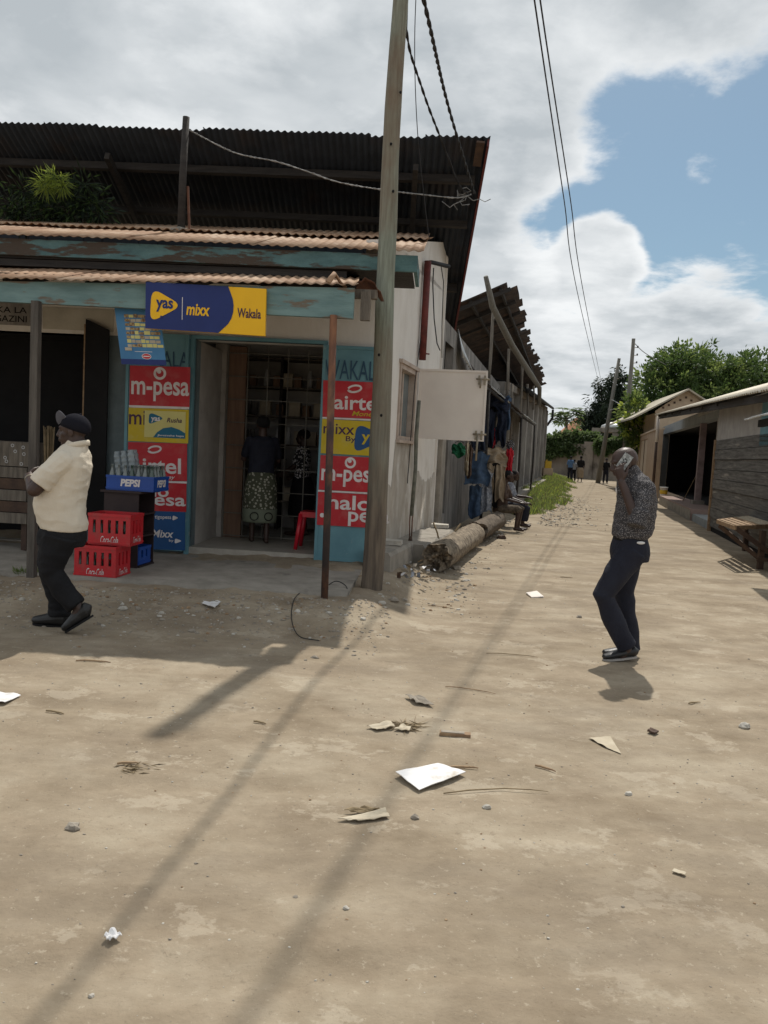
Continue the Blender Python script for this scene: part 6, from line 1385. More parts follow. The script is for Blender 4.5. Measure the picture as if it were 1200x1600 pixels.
bk = RI.w(RP(1036, 779, -.2)[0], .2, PZ); o = empty('bucket', bk, 0, 'white bucket with yellow band on the porch of right shop', 'bucket')
r = MB(); r.lathe((0, 0, 0), [(.13, 0), (.135, .02), (.155, .30), (.165, .30), (.165, .33), (.15, .33)], M_WHITEP, 20); r.build('tub', None, o); r = MB(); r.lathe((0, 0, .05), [(.143, 0), (.154, .16)], M_YELC, 20); r.build('label', None, o)
# wooden market table
TZ = .68; tL = gnd(1121, 811.5, TZ); tN = gnd(1148, 821, TZ); tR = gnd(1232, 818, TZ); tB_ = gnd(1182, 804, TZ)
tg = gnd(1187, 889); tg.z = gh(tg.x, tg.y); TB = empty('market_table', tg, 0, 'rough brown slatted wooden market table with crossed braces at the right edge', 'table')
tL, tN, tR, tB_ = [p-tg for p in (tL, tN, tR, tB_)]; dz_ = V((0, 0, -.05))
for a, b_ in ((tL, tN), (tN, tR), (tB_, tL), (tR, tB_)): r = MB(); r.beam(a+dz_*.7, b_+dz_*.7, .03, .065, M_RAWWOOD); r.build('rail', None, TB)
for k in range(9):
    t = .07+k*.108; r = MB(); a = lerp(tL, tB_, t)+V((0, 0, -.005)); b_ = lerp(tN, tR, t)+V((0, 0, -.005)); a, b_ = a+(b_-a)*.02, b_-(b_-a)*.02; r.beam(a, b_, .085, .014, M_RAWWOOD if k < 4 else M_CARD); r.build('slat', None, TB)
lg1 = V((0, 0, 0)); lg2 = lerp(tL, tB_, .75); lg3 = lerp(tN, tR, .93)
for q in (lg1, lg2, lg3): r = MB(); r.box(q.x-.04, q.x+.04, q.y-.035, q.y+.035, -.05, TZ-tg.z-.07, M_DARKWOOD); r.build('leg', None, TB)
for a, b_ in ((lerp(tL, tN, .15)+V((0, 0, -.09)), V((0, .02, .16))), (lerp(tL, tN, .95)+V((.02, -.03, -.04)), V((.55, -.03, -.0)))): r = MB(); r.beam(a, b_, .03, .07, M_DARKWOOD); r.build('brace', None, TB)
r = MB(); r.beam(V((-.08, -.05, .16)), V((1.0, -.05, .16)), .03, .06, M_DARKWOOD); r.build('stretcher', None, TB)
q = gnd(1180, 842); o = empty('storage_drum', q, 0, 'small grey drum on the ground behind the market table', 'drum'); r = MB(); r.lathe((0, 0, 0), [(.20, 0), (.22, .02), (.22, .42), (.20, .44), (.18, .43)], M_PILLAR, 20); r.build('tub', None, o); r = MB(); r.lathe((0, 0, .441), [(.21, 0), (.21, .02), (.03, .03)], M_GREYW, 20); r.build('lid', None, o)
# tan compound wall with a gate, between the shop and the lane's end
x0 = RP(986, 700)[0]; x1 = RP(1027, 700)[0]; h0 = RP(1026, 672)[1]
CW = empty('tan_compound_wall', RI.w(x1, 0, 0), RI.a, 'tan plastered compound wall with steel gate just beyond the right shop', 'wall')
r = MB(); L_ = x0-x1; r.box(L_, L_*.55, 0, .2, 0, h0, M_TANW); r.box(L_*.30, 0, 0, .2, 0, h0, M_TANW); r.box(L_*.55+.001, L_*.30-.001, 0.0, .2, h0-.25, h0, M_TANW); r.box(L_, 0, -.05, .25, h0+.001, h0+.08, M_CREAMG); r.build('wall', None, CW)
r = MB(); r.box(L_*.55+.01, L_*.30-.01, .05, .09, .1, h0-.26, M_CREAMG); r.box(L_*.43, L_*.42, .03, .049, .1, h0-.26, M_DARKWOOD); r.build('gate', None, CW)
# gabled house behind it
G = at(1073, 608, 40); o = empty('gabled_house', V((G.x, G.y, 0)), radians(-8), 'cream gabled house with perforated gable behind the right shop', 'house'); gz = G.z
r = MB(); W_ = 2.0; h1 = gz-1.15
r.add([(-W_*.72, 0, h1-.1), (W_*.8, 0, h1-.1), (W_*.8, 0, h1), (0, 0, gz-.06), (-W_*.72, 0, h1+.0)], [(0, 1, 2, 3, 4)], M_CREAMG); r.box(-W_*.7, W_*.8, .02, 8, 0, h1-.101, M_CREAMG); r.build('gable_wall', None, o)
for k in range(9):
    t = (k+.5)/9; r = MB(); x = -1.2+2.4*t; z = gz-.42-abs(x)*.52; r.box(x-.05, x+.05, -.02, -.003, z-.05, z+.05, M_DARKWOOD); r.build('vent_hole', None, o)
r = MB(); vs = []
for s_, (xa, za) in enumerate(((-2.6, gz-1.55), (1.9, gz-1.15))):
    r.add([(0, -.5, gz), (xa, -.5, za), (xa, 8, za), (0, 8, gz), (0, -.5, gz-.09), (xa, -.5, za-.09), (xa, 8, za-.09), (0, 8, gz-.09)], [(0, 1, 2, 3), (7, 6, 5, 4), (0, 4, 5, 1), (1, 5, 6, 2)], M_ROOFG)
r.build('roof', None, o)
# wall across the end of the lane
EW0 = at(853, 740, 62); EW1 = at(990, 740, 60); EWo = V((EW0.x, EW0.y, .1)); e_ang = atan2(EW1.y-EW0.y, EW1.x-EW0.x); L_ = (EW1-EW0).length
EW = empty('end_wall', EWo, e_ang, 'stained grey compound wall across the far end of the lane', 'wall')
r = MB(); r.box(-3, L_*.42, 0, .3, -.2, 2.75, M_BLOCKW); r.box(L_*.42+.01, L_*.53, -.12, .35, -.2, 2.95, M_BLOCKW); r.box(L_*.53+.01, L_+2, 0, .3, -.2, 2.6, M_BLOCKW); r.build('wall', None, EW)
o = empty('gate_shelter', at(948, 740, 63)*1.0, e_ang, 'low grey gatehouse roof above the end wall beside the leaning pole', 'gatehouse'); o.location.z = 0
r = MB(); z0 = at(948, 668, 63).z; r.box(-1.4, 1.6, 0, 2, z0-.35, z0-.05, M_BLOCKW); r.box(-1.2, -.7, .1, .5, 0, z0-.351, M_BLOCKW); r.box(.2, .7, .1, .5, 0, z0-.351, M_BLOCKW); r.box(1.2, 1.5, .1, .5, 0, z0-.351, M_BLOCKW); r.build('frame', None, o)
r = MB(); r.add([(-3.6, -.5, z0-1.3), (-.6, -.5, z0-.6), (-.6, 2, z0-.2), (-3.2, 2, z0-.6), (-3.6, -.5, z0-1.4), (-.6, -.5, z0-.7)], [(0, 1, 2, 3), (0, 4, 5, 1)], M_GALV); r.build('tin_roof', None, o)
r = MB(); r.lathe((.3, 1, z0-.04), [(1.1, 0), (1.0, .25), (.5, .5), (.05, .55)], M_GALV, 16); r.build('water_tank', None, o)
o = empty('terracotta_house', V((at(905, 700, 85).x, 85, 0)), 0, 'distant house with terracotta roof showing above the vines', 'house')
z1 = at(905, 652, 85).z; r = MB(); r.box(-1.6, 3.2, 0, 4, 0, z1-2.0, M_CREAMG); r.build('wall', None, o); r = MB(); r.add([(-2.4, -.4, z1-2.6), (3.6, -.4, z1-2.6), (2.2, 2, z1), (-.2, 2, z1), (-2.4, 4.4, z1-2.6), (3.6, 4.4, z1-2.6)], [(0, 1, 2, 3), (1, 5, 2), (5, 4, 3, 2), (4, 0, 3), (0, 4, 5, 1)], M_TERRA); r.build('roof', None, o)
# yellow can by the end of the pilaster building
q = at(851, 730, 50); q.z = gh(q.x, q.y); o = empty('water_can', q+V((.2, 0, 0)), 0, 'yellow water can at the far corner of the pilaster building', 'can'); r = MB(); r.box(-.3, .3, -.2, .2, 0, .5, M_CREAMG); r.build('stand', None, o); r = MB(); r.box(-.2, .2, -.13, .13, .501, .95, M_YELC); r.lathe((-.1, 0, .951), [(.05, 0), (.05, .08)], M_YELC, 8); r.build('can', None, o)
# leaning and upright poles down the lane
for (bx, by, tx, ty_, Y, r0_, lab) in ((934, 745, 967.5, 560, 52, .17, 'leaning grey concrete pole in front of the end wall'), (973, 745, 990, 529, 46, .17, 'taller grey pole standing behind the compound corner')):
    a = at(bx, by, Y); b_ = at(tx, ty_, Y-.5); a.z = .0; o = empty('street_pole', a, 0, lab, 'pole', 'poles at the end of the lane'); r = MB(); r.tube([(0, 0, -.2), (b_-a)*.5, (b_-a)], [r0_, r0_*.8, r0_*.6], M_POLE2, 12); r.build('shaft', None, o)
    r = MB()
    for k in range(3): q = (b_-a)*(.94-.05*k); r.tube([q, q+V((.28, 0, .04))], .02, M_STEEL, 6); r.ball(q+V((.28, 0, .07)), (.05, .05, .07), M_WIRE, 8, 5)
    r.build('insulators', None, o)
pA = at(990, 535, 45.5); pB = at(967, 566, 51.5)
for (a, b_, c, lab) in ((at(989, 555, 45.5), at(978, 628, 47), at(956, 625, 51), 'upper slack wire looping between the two far poles'), (at(989, 570, 45.5), at(980, 630, 47), at(953, 641, 51), 'lower slack wire looping between the two far poles'), (pA, at(1010, 553, 46), at(1050, 575, 50), 'thin wire running from tall far pole into the tree')):
    cable('slack_wire', [a, b_, c], .022, M_WIREG, lab)

# =================================================================== vegetation
def leaf(r, p, d, up, L, w_, m, fold=0.25):
    x = d.cross(up)
    if x.length < 1e-3: x = V((1, 0, 0))
    x.normalize(); n_ = x.cross(d)
    a = p; c = p+d*L; b1 = p+d*L*.45+x*w_*.5+n_*w_*fold; b2 = p+d*L*.45-x*w_*.5+n_*w_*fold
    r.add([a, b1, c, b2], [(0, 1, 2), (0, 2, 3)], m)
def rdir(rn):
    z = rn.uniform(-1, 1); a = rn.uniform(0, 2*pi); q = sqrt(1-z*z); return V((q*cos(a), q*sin(a), z))
def tree(name, label, base, lobes, trunk_h, tr, nclump, nleaf, L, w_, mats, seed=1, cat='tree', cl=0.5, droop=0.2, shell=0.55, group=None):
    """lobes: (dx, dy, z, rx, ry, rz) around the base"""
    rn = random.Random(seed); o = empty(name, base, 0, label, cat, group)
    r = MB(); tot = sum(l[3]*l[4]*l[5] for l in lobes); pts = []
    for l in lobes:
        k = max(3, int(nclump*l[3]*l[4]*l[5]/tot)); c = V(l[:3])
        for _ in range(k):
            d = rdir(rn); q = rn.uniform(shell, 1.0)*(1+.18*mn.noise(d*2+V((seed, l[0], 0)))); p = c+V((d.x*l[3], d.y*l[4], d.z*l[5]))*q
            if p.z < trunk_h*.4: continue
            pts.append((p, d)); m = rn.choice(mats); csz = cl*rn.uniform(.5, 1.3)
            for _ in range(nleaf):
                e = rdir(rn); dd = (e+d*.9+V((0, 0, -droop))).normalized(); leaf(r, p+e*csz*rn.random(), dd, rdir(rn), L*rn.uniform(.6, 1.3), w_*rn.uniform(.7, 1.3), m)
    r.build('crown', None, o)
    r = MB(); tp_ = V((.15*trunk_h*rn.uniform(-1, 1)*.3, 0, trunk_h)); r.tube([V((0, 0, -.2)), tp_*.5+V((.1, 0, 0))*tr, tp_], [tr*1.2, tr, tr*.8], M_BARK, 10)
    for l in lobes: c = V(l[:3]); r.tube([tp_*.9, (tp_+c)/2+V((0, 0, -.2*l[5])), c, c+V((0, 0, l[5]*.5))], [tr*.5, tr*.35, tr*.2, tr*.06], M_BARK, 7)
    for p, d in rn.sample(pts, min(len(pts), 24)): c = min((V(l[:3]) for l in lobes), key=lambda q: (q-p).length); r.tube([c, (c+p)/2+V((0, 0, -.1)), p], [tr*.14, tr*.09, tr*.03], M_BARK, 5)
    r.build('trunk', None, o); return o
# big broad tree behind the right houses
T0 = at(1090, 740, 50); T0.z = 0
def lob(px, py, Y, rx, rz, ry=None): q = at(px, py, Y)-T0; return (q.x, q.y, q.z, rx, ry or rx, rz)
tree('broad_leaf_tree', 'large broad green tree rising behind the right-hand shop roofs', T0, [lob(1085, 585, 50, 2.9, 2.0), lob(1035, 620, 50, 2.6, 2.3), lob(1130, 600, 50, 2.8, 2.2), lob(1180, 595, 50, 2.2, 1.7), lob(1060, 575, 51, 2.0, 1.5), lob(1010, 645, 49, 1.6, 2.0), lob(1150, 640, 50, 3.4, 2.4), lob(1080, 650, 49, 3.4, 2.2), lob(1015, 575, 50, .9, .5), lob(1215, 600, 50, 2.0, 1.8)], 3.6, .35, 1500, 22, .30, .13, [M_LEAF, M_LEAF, M_LEAF, M_GRASS], 3, cl=.42, shell=.35)
T0 = at(1000, 740, 44); T0.z = 0
tree('yellow_green_shrub', 'yellow green bush at foot of the tall far pole', T0, [lob(992, 655, 44, .9, 1.6), lob(1008, 680, 44, 1.0, 1.0)], 1.6, .1, 120, 16, .26, .14, [M_LEAF, M_LEAFY, M_GRASS], 5, cl=.3)
T0 = at(937, 740, 72); T0.z = 0
tree('slender_conifer', 'slender dark leaning conifer left of the leaning grey pole', T0, [lob(939, 608, 72, .7, 1.0), lob(937, 632, 72, 1.1, 1.3), lob(932, 655, 72, 1.6, 1.3), lob(945, 618, 72, .7, .8), lob(936, 680, 72, 2.2, 1.6), lob(925, 668, 72, 1.0, .8)], 5, .2, 420, 16, .42, .12, [M_LEAFD], 7, cl=.45, droop=1.4, shell=.2)
T0 = at(966, 740, 70); T0.z = 0
tree('dark_conifer', 'dense dark column of conifer between the two far poles', T0, [lob(962, 600, 70, 1.0, 1.5), lob(966, 625, 70, 1.3, 1.8), lob(966, 655, 70, 1.6, 2.2), lob(972, 590, 70, .7, .9), lob(964, 685, 70, 1.8, 1.8)], 5, .2, 460, 18, .42, .13, [M_LEAFD], 8, cl=.45, droop=1.4, shell=.2)
# papaya: bare trunk, star crown of large leaves
T0 = at(886, 740, 66); T0.z = 0; o = empty('papaya_tree', T0, 0, 'papaya tree with umbrella crown above the vine-covered end wall', 'tree'); rn = random.Random(9); r = MB(); c = at(885, 652, 66)-T0
for k in range(34):
    a = rn.uniform(0, 2*pi); e = rn.uniform(-.35, .9); d = V((cos(a)*cos(e), sin(a)*cos(e), sin(e))); Lp = rn.uniform(.7, 1.5); q = c+V((0, 0, -.2))+d*Lp
    r.tube([c+V((0, 0, -.2)), q], .02, M_LEAF, 4)
    for j in range(7): b_ = radians(-120+40*j); x = d.cross(V((0, 0, 1))).normalized(); y = (V((0, 0, -.45))+d*.6).normalized(); leaf(r, q, (y*cos(b_)+x*sin(b_)), V((0, 0, 1)), rn.uniform(.5, .75), .26, rn.choice([M_LEAF, M_LEAFV]))
r.build('crown', None, o); r = MB(); r.tube([(0, 0, 0), c*.5, c], [.16, .13, .10], M_BARK, 8); r.build('trunk', None, o)
# vines over the end wall
r = MB(); rn = random.Random(10)
for k in range(900):
    px = rn.uniform(850, 940); f = (px-850)/90; top = 685-9*sin(f*pi)+8*mn.noise(V((px*.09, 0, 0)))+f*0; py = rn.uniform(top, 712-6*f+6*mn.noise(V((px*.15, 3, 0)))); Y = 62-rn.uniform(.1, .9)+(712-py)*.02; c = at(px, py, Y)
    for _ in range(11): e = rdir(rn); leaf(r, c+e*.30*rn.random(), (e+V((0, -.6, -.4))).normalized(), rdir(rn), rn.uniform(.2, .38), rn.uniform(.13, .22), rn.choice([M_LEAFV, M_LEAFV, M_LEAF]))
tag(r.build('wall_vine', None, None, at(890, 705, 61.7)), 'dusty green vine mass spilling over the end wall', 'vine')
r = MB()
for k in range(220):
    px = rn.uniform(930, 985); py = rn.uniform(686, 706); c = at(px, py, 60.5)
    for _ in range(9): e = rdir(rn); leaf(r, c+e*.28*rn.random(), (e+V((0, -.6, -.4))).normalized(), rdir(rn), rn.uniform(.2, .34), rn.uniform(.12, .2), rn.choice([M_LEAFV, M_LEAF]))
tag(r.build('wall_vine', None, None, at(955, 696, 60.5)), 'thin vine trailing along the wall top beneath the gatehouse', 'vine')
# plants growing under the big shed roof, seen above the rusty roof
def bush(name, label, pts, seed, m, L, w_, n):
    rn = random.Random(seed); r = MB(); o = None
    for (px, py, Y, sp) in pts:
        c = at(px, py, Y)
        for _ in range(n): e = rdir(rn); p = c+V((e.x*sp, e.y*sp*.5, e.z*sp*.8))*rn.random(); leaf(r, p, (e+V((0, -.2, -.5))).normalized(), rdir(rn), L*rn.uniform(.6, 1.3), w_*rn.uniform(.7, 1.2), rn.choice(m))
        if seed != 31: r.tube([at(px+rn.uniform(-8, 8), 352, Y+.1), (at(px, (py+352)/2, Y)), c], .008, M_LEAFD, 5)
    return tag(r.build(name, None, None, at(pts[0][0], 350, pts[0][2])), label, 'plant')
bush('roof_plant', 'bright yellow green feathery plant above the rusty roof at left', [(66, 283, 10.8, .12), (80, 280, 10.8, .14), (95, 284, 10.8, .12), (72, 293, 10.8, .10), (98, 293, 10.8, .07), (85, 275, 10.8, .10)], 31, [M_LEAFY, M_LEAFY, M_GRASS], .14, .015, 70)
bush('roof_plant', 'dark green plant mass under the shed roof at far left', [(x, y, 11.15, .28) for x, y in ((15, 322), (35, 300), (60, 315), (85, 325), (110, 300), (125, 322), (145, 318), (30, 335), (70, 338), (105, 335), (130, 290), (155, 335))], 32, [M_LEAFD, M_LEAFD, M_LEAF], .15, .030, 110)
# grass verge
r = MB(); rn = random.Random(14); n = 0
while n < 24000:
    Y = 19.5+rn.random()**1.2*36; s_ = (Y-9.2)/DY; d = rn.uniform(.45, 2.45)
    w0 = SI.w(s_, -d, 0); dens = mn.noise(V((w0.x*.7, w0.y*.7, 2)))
    lim = 2.1+.6*mn.noise(V((Y*.5, 0, 0)))-max(0, 26-Y)*.2
    if d > lim or dens < -.25+ (0.35 if d > lim-.4 else 0): continue
    z = gh(w0.x, w0.y); h_ = rn.uniform(.05, .19)*(1+.9*dens); n += 1
    dd = V((rn.uniform(-.5, .5), rn.uniform(-.5, .5), 1)).normalized(); leaf(r, V((w0.x, w0.y, z-.01)), dd, rdir(rn), h_, rn.uniform(.008, .030), rn.choice([M_GRASS, M_GRASS, M_GRASS, M_LEAFV, M_LEAFY, M_DRY]))
tag(r.build('grass_verge', None, None), 'bright green grass and weeds along the plinth of the grey building', 'grass', kind='stuff')
def tuft(name, label, px, py, n, h_, spread, m, seed, flat=0.6):
    c = gnd(px, py, .02); c.z = gh(c.x, c.y); r = MB(); rn = random.Random(seed)
    for _ in range(n): a = rn.uniform(0, 6.28); q = rn.random()*spread; dd = V((cos(a)*flat, sin(a)*flat, 1 if flat < 2 else .25)).normalized(); b2 = rn.uniform(0, 6.28) if flat > 2 else a; leaf(r, c+V((cos(a)*q, sin(a)*q*.7, 0)), V((cos(b2)*flat, sin(b2)*flat*.6, 1 if flat < 2 else rn.uniform(-.1, .5))).normalized() if flat > 2 else dd, rdir(rn), h_*rn.uniform(.5, 1.2), .008, m)
    return tag(r.build(name, None, None, c), label, 'grass')
tuft('grass_tuft', 'small dark grass tuft on the bank behind the walking man', 40, 918, 130, .10, .13, M_GRASS, 3)
tuft('grass_tuft', 'low grass tuft by the porch edge below the red crates', 150, 916, 90, .07, .12, M_GRASS, 4)
tuft('grass_clump', 'flattened clump of cut grass stalks on the road', 636, 1132, 70, .12, .10, M_DRY, 5, 3)
tuft('grass_clump', 'small dry grass wisp on the road at left', 212, 1195, 34, .06, .09, M_DRY, 6, 3)

# =================================================================== stones and litter
rn = random.Random(20)
def stone_geo(r, c, sz, m, seed, fl=.6):
    n, k = 7, 4; vs = []; fs = []; c = V(c); a0 = rn.uniform(0, 6)
    for i in range(k+1):
        t = pi*i/k
        for j in range(n): a = 2*pi*j/n+a0; d = V((sin(t)*cos(a), sin(t)*sin(a), cos(t))); q = 1+.55*mn.noise(d*1.3+V((seed*1.7, seed, 0))); vs.append(c+V((d.x*sz*q, d.y*sz*q*.8, d.z*sz*q*fl)))
    for i in range(k):
        for j in range(n): j2 = (j+1) % n; fs.append((i*n+j, (i+1)*n+j, (i+1)*n+j2, i*n+j2))
    r.add(vs, fs, m)
r = MB()
def scatter(cnt, fx, sz0, sz1, whites=.25):
    for k in range(cnt):
        x, y = fx(); z = gh(x, y); sz = sz0*(sz1/sz0)**(rn.random()**2.2); stone_geo(r, (x, y, z+sz*.1), sz, M_STONEW if rn.random() < whites else (M_STONE if rn.random() < .8 else M_RAWWOOD), k, rn.uniform(.35, .8))
scatter(2600, lambda: (rn.uniform(-3.6, .1), 7.25-abs(rn.gauss(0, .62))), .003, .020, .12)
scatter(260, lambda: (rn.uniform(.0, 1.1), rn.uniform(7.4, 9.6)), .005, .03)
def alongwall(): Y = rn.uniform(9.4, 20); s_ = (Y-9.2)/DY; w0 = SI.w(s_, -.55-abs(rn.gauss(0, .35)), 0); return w0.x, w0.y
scatter(600, alongwall, .006, .035)
def verge(): Y = rn.uniform(18.5, 34); s_ = (Y-9.2)/DY; w0 = SI.w(s_, -1.5-abs(rn.gauss(0, .75)), 0); return w0.x, w0.y
scatter(1100, verge, .010, .045, .3)
scatter(7000, lambda: (rn.uniform(-3, 6), 1.0+11*rn.random()**1.1), .0016, .0065, .3)
scatter(420, lambda: (rn.uniform(-2.5, 5), 1.4+7*rn.random()), .004, .010, .35)
scatter(260, lambda: (rn.uniform(-3.6, .1), 7.0-abs(rn.gauss(0, .5))), .004, .030, .3)
tag(r.build('gravel', None, None), 'loose pebbles and plaster chips scattered over the dirt', 'gravel', kind='stuff')
def item(name, label, cat, px, py, build, zoff=0.0, rz=0.0):
    c = gnd(px, py, .0); c = gnd(px, py, gh(c.x, c.y)); c.z = gh(c.x, c.y)+zoff; r = MB(); build(r); xf(r, Matrix.Translation(c) @ Matrix.Rotation(rz, 4, 'Z')); return tag(r.build(name, None, None, c), label, cat)
def flat(pts, th, m, curl=0.02, seed=0, crease=None):
    def f(r):
        n = 8; vs = []
        A, B, C, D = [V((p[0], p[1], 0)) for p in pts]
        for s_ in (0, 1):
            for j in range(n+1):
                for i in range(n+1):
                    u, v = i/n, j/n; p = (A*(1-u)+B*u)*(1-v)+(D*(1-u)+C*u)*v; z = .006+curl*(abs(mn.noise(V((u*2, v*2, seed))))+.3*(abs(u-.5)+abs(v-.5)))+(-crease*abs(u-v)+crease if crease else 0); vs.append(p+V((0, 0, z+th*s_)))
        B_ = (n+1)**2; fs = []
        for j in range(n):
            for i in range(n): a = j*(n+1)+i; fs += [(a, a+n+1, a+n+2, a+1), (B_+a, B_+a+1, B_+a+n+2, B_+a+n+1)]
        for i in range(n): a = i; b_ = n*(n+1)+i; fs += [(a, a+1, B_+a+1, B_+a), (b_, B_+b_, B_+b_+1, b_+1)]; a = i*(n+1); b_ = a+n; fs += [(a, B_+a, B_+a+n+1, a+n+1), (b_, b_+n+1, B_+b_+n+1, B_+b_)]
        r.add(vs, fs, m, False)
    return f
def px4(*pp):
    c = gnd(sum(p[0] for p in pp)/4, sum(p[1] for p in pp)/4); return [((gnd(*p)-c).x, (gnd(*p)-c).y) for p in pp]
q = px4((618, 1214), (655, 1238), (727, 1214), (684, 1196)); item('paper_sheet', 'large creased white paper lying in the middle of the road', 'paper', 671, 1215, flat(q, .003, M_PAPER, .007, 3, .014))
q = px4((-25, 1098), (8, 1101), (33, 1090), (-15, 1082)); item('paper_sheet', 'white paper with lifted edge at the left border of road', 'paper', 0, 1093, flat(q, .003, M_PAPER, .02, 5))
q = px4((318, 937), (336, 943), (344, 935), (328, 930)); item('paper_sheet', 'small white card lying on the rubble bank', 'paper', 331, 936, flat(q, .004, M_PAPER, .01, 6))
q = px4((574, 1139), (590, 1144), (618, 1140), (612, 1131)); item('paper_scrap', 'torn pale scrap left of the grass clump', 'paper', 597, 1138, flat(q, .003, M_CARD, .02, 7))
q = px4((617, 1143), (640, 1146), (643, 1140), (628, 1136)); item('paper_scrap', 'pale scrap touching the grass clump', 'paper', 631, 1141, flat(q, .003, M_CARD, .02, 8))
q = px4((921, 1156), (950, 1172), (972, 1181), (955, 1154)); item('paper_scrap', 'ragged beige scrap below the phone man shadow', 'paper', 948, 1165, flat(q, .002, M_CARD, .008, 9))
q = px4((1050, 1365), (1070, 1371), (1072, 1367), (1053, 1361)); item('paper_scrap', 'tiny pale ticket at lower right of road', 'paper', 1061, 1366, flat(q, .003, M_CARD, .004, 10))
q = px4((162, 1470), (172, 1476), (191, 1468), (176, 1457)); item('paper_scrap', 'crumpled pale scrap in the lower left foreground', 'paper', 175, 1468, flat(q, .003, M_PAPER, .02, 11))
q = px4((821, 929), (830, 936), (849, 935), (838, 926)); item('shoe_sole', 'lost pale shoe sole lying on the lane behind the cable shadow', 'sole', 835, 931, flat(q, .012, M_SHUT, .006, 12))
q = px4((633, 1090), (650, 1102), (678, 1105), (660, 1092)); item('dry_leaf', 'curled grey brown leaf above the grass clump', 'leaf', 655, 1097, flat(q, .003, M_STONE, .03, 13))
q = px4((528, 1284), (560, 1287), (609, 1281), (600, 1268)); item('dry_leaf', 'long dried banana leaf piece in the foreground', 'leaf', 574, 1280, flat(q, .003, M_CARD, .02, 14))
q = px4((538, 1271), (560, 1275), (596, 1272), (580, 1267)); item('dry_leaf', 'narrow dried leaf strip just above the banana leaf piece', 'leaf', 568, 1271, flat(q, .003, M_DRY, .025, 15))
q = px4((860, 980), (905, 984), (911, 978), (880, 974)) if False else px4((1012, 1146), (1024, 1150), (1030, 1147), (1018, 1142)); item('bark_chip', 'small dark bark chip right of the beige scrap', 'chip', 1020, 1146, flat(q, .01, M_DARKWOOD, .01, 16))
def stickf(L, rad, m, bend=.02, z=.008):
    return lambda r: r.tube([(-L/2, 0, z), (-L*.25, L*.04, z+.003), (L*.1, L*.07, z), (L*.35, L*.02, z+.002), (L/2, -L*.02, z)], [rad*.8, rad, rad*.9, rad*.7, rad*.4], m, 6)
def plank_(L, w_, h_, m): return lambda r: (r.box(-L/2, L/2, -w_/2, w_/2, 0, h_, m), r.box(-L*.46, L*.3, -w_*.4, w_*.3, h_+.0005, h_+.004, M_STONE))
item('wood_piece', 'dark split piece of wood near the grass clump', 'wood', 711, 1149, plank_(.17, .045, .018, M_RAWWOOD), 0, -.1)
for i, (px, py, L, rz, lab) in enumerate(((146, 1035, .24, 0, 'curled bark strip in the house shadow edge'), (86, 1115, .12, -.3, 'short brown twig at the left of road'), (200, 1195, .10, .2, 'small twig beside the dry wisp'), (406, 1131, .08, -.4, 'thin red-brown twig near the pole shadow tip'), (852, 1203, .11, -.6, 'short raw twig right of the white paper'), (775, 1240, .50, .18, 'long pale stalk right of the white paper'), (722, 1202, .16, .12, 'thin straw touching the white paper'), (800, 1025, .40, -.1, 'long thin twig behind the grass clump'), (690, 950, .30, -.45, 'dark stick lying near the log end'), (885, 903, .16, 0, 'short dark twig on the sunny lane'), (735, 1080, .34, -.3, 'thin curved stalk left of the walking figure shadow'), (1085, 1100, .1, .4, 'tiny twig right of the figure shadow'), (560, 890, .1, .1, 'twig on the porch edge'))):
    item('twig', lab, 'twig', px, py, stickf(L, .006 if L < .3 else .0035, M_DRY if i % 2 else M_RAWWOOD), 0, rz)
def stonef(sz, m, seed, fl=.6): return lambda r: stone_geo(r, (0, 0, sz*.2), sz, m, seed, fl)
for i, (px, py, sz, m, lab) in enumerate(((115, 1296, .030, M_STONE, 'flat grey oval stone in the left foreground'), (193, 938, .04, M_STONEW, 'pale block of plaster on the bank near the walking man'), (300, 985, .03, M_STONE, 'grey stone on the rubble below the porch'), (616, 940, .05, M_STONE, 'brown stone at the foot of the utility pole'), (597, 944, .04, M_STONEW, 'pale stone against the utility pole foot'), (632, 937, .03, M_STONE, 'dark small stone right of the pole foot'), (750, 838, .10, M_STONE, 'round stone resting by the far end of near log'), (783, 842, .09, M_DARKWOOD, 'squared dark brick on the lane by the far log'), (713, 890, .07, M_STONE, 'rounded stone on the lane beside the near log'), (728, 898, .03, M_STONEW, 'small pale stone beside the rounded stone'), (648, 1279, .02, M_STONE, 'dark pebble in the foreground centre'), (760, 1263, .02, M_STONEW, 'pale chip below the white paper'), (1163, 1137, .035, M_STONEW, 'pale stone at the right side of road'), (982, 1242, .02, M_STONEW, 'small white chip in right foreground'), (374, 948, .02, M_STONEW, 'white chip on the bank under the sign'), (540, 1420, .012, M_STONEW, 'small pale chip in the lower foreground'), (905, 965, .03, M_STONE, 'grey stone in the middle of the lane'))):
    item('loose_stone', lab, 'stone', px, py, stonef(sz, m, i*3+1, .7))
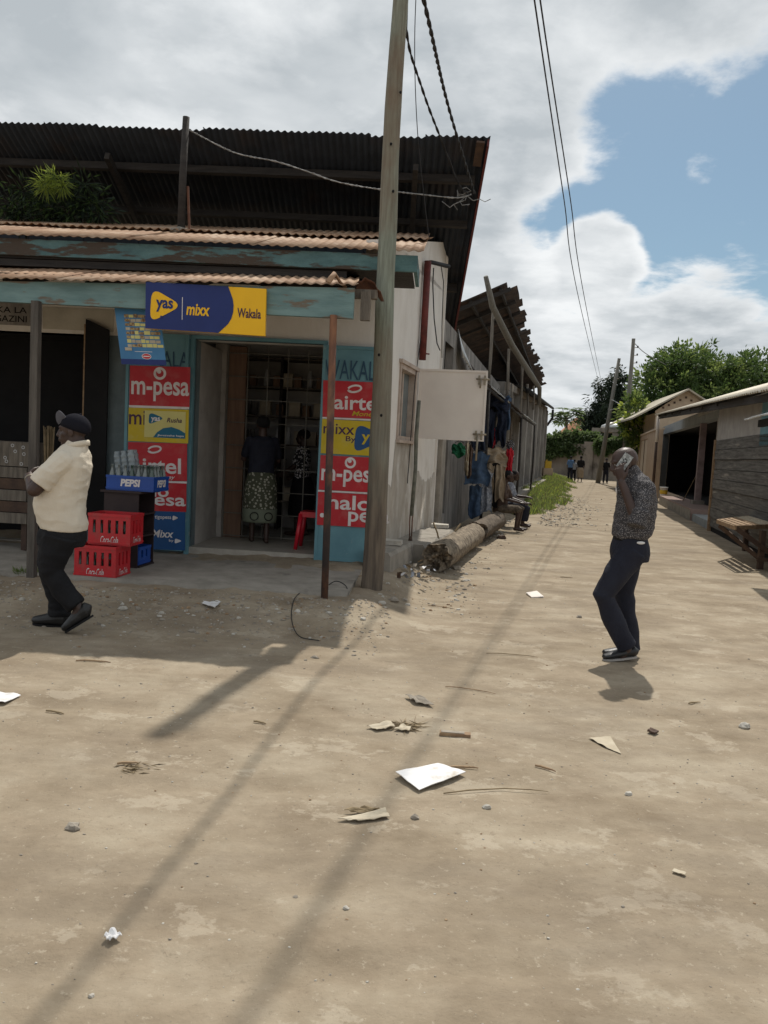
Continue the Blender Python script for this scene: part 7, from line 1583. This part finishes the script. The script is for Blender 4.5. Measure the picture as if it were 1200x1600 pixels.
# rubbish heap between plinth and log
r = MB(); rn = random.Random(44); c0 = at(640, 895, 9.3); c0.z = 0.1
for k in range(60):
    c = c0+V((rn.gauss(0, .16), rn.gauss(0, .35), rn.uniform(0, .10))); e = rdir(rn); L = rn.uniform(.03, .09); x = e.cross(V((0, .3, 1))).normalized()*L*.6
    r.add([c, c+e*L, c+e*L+x, c+x, c+V((0, 0, .003)), c+e*L+V((0, 0, .003)), c+e*L+x+V((0, 0, .003)), c+x+V((0, 0, .003))], [(3, 2, 1, 0), (4, 5, 6, 7), (0, 1, 5, 4), (1, 2, 6, 5), (2, 3, 7, 6), (3, 0, 4, 7)], rn.choice([M_PAPER, M_CARD, M_STONE, M_DARKWOOD, M_PALEB, M_DRY]))
tag(r.build('rubbish', None, None, c0), 'scraps of rubbish caught between the plinth and the log', 'rubbish', kind='stuff')
for (px, py, L, m, lab) in ((612, 878, .25, M_STONEW, 'pale broken slab lying on the plinth behind the pole'), (688, 815, .30, M_STONEW, 'pale rubble slab at the far end of plinth')):
    q = at(px, py, 9.7 if px < 650 else 12.6); r = MB(); r.add([(-L/2, -.10, 0), (L*.4, -.13, 0), (L/2, .09, 0), (-L*.4, .12, 0), (-L/2, -.10, .05), (L*.4, -.12, .05), (L*.48, .09, .05), (-L*.4, .11, .06)], [(3, 2, 1, 0), (4, 5, 6, 7), (0, 1, 5, 4), (1, 2, 6, 5), (2, 3, 7, 6), (3, 0, 4, 7)], m); q.z = .40 if px < 650 else .37; xf(r, Matrix.Translation(q)); tag(r.build('broken_slab', None, None, q), lab, 'slab')
for (a, b_, Y, lab) in (((687, 850), (677, 816), 11.2, 'left upright thin stick stuck in the rubble by the log'), ((700, 845), (720, 818), 11.6, 'right slanting pale stick stuck in the rubble by the log')):
    A = at(*a, Y); B = at(*b_, Y); A.z = max(A.z, .1); r = MB(); r.tube([A, (A+B)/2+V((.01, 0, .01)), B], .012, M_DRY, 6); tag(r.build('stuck_stick', None, None, A), lab, 'stick')
# black cable loop on the bank below the rusty post
q = [gnd(*p, .13) for p in ((505, 922), (478, 925), (460, 940), (456, 958), (468, 972), (500, 978))]
for p in q: p.z = gh(p.x, p.y)+.012
cable('ground_cable', q, .004, M_WIRE, 'black cable loop lying on the bank below the rusty post')
cable('ground_cable', [q[0]+V((.01, .02, 0)), q[0]+V((.12, -.02, .08)), q[0]+V((.22, -.1, .06)), q[0]+V((.26, -.2, .01))], .005, M_WIRE, 'short arched cable end right of the rusty post foot')
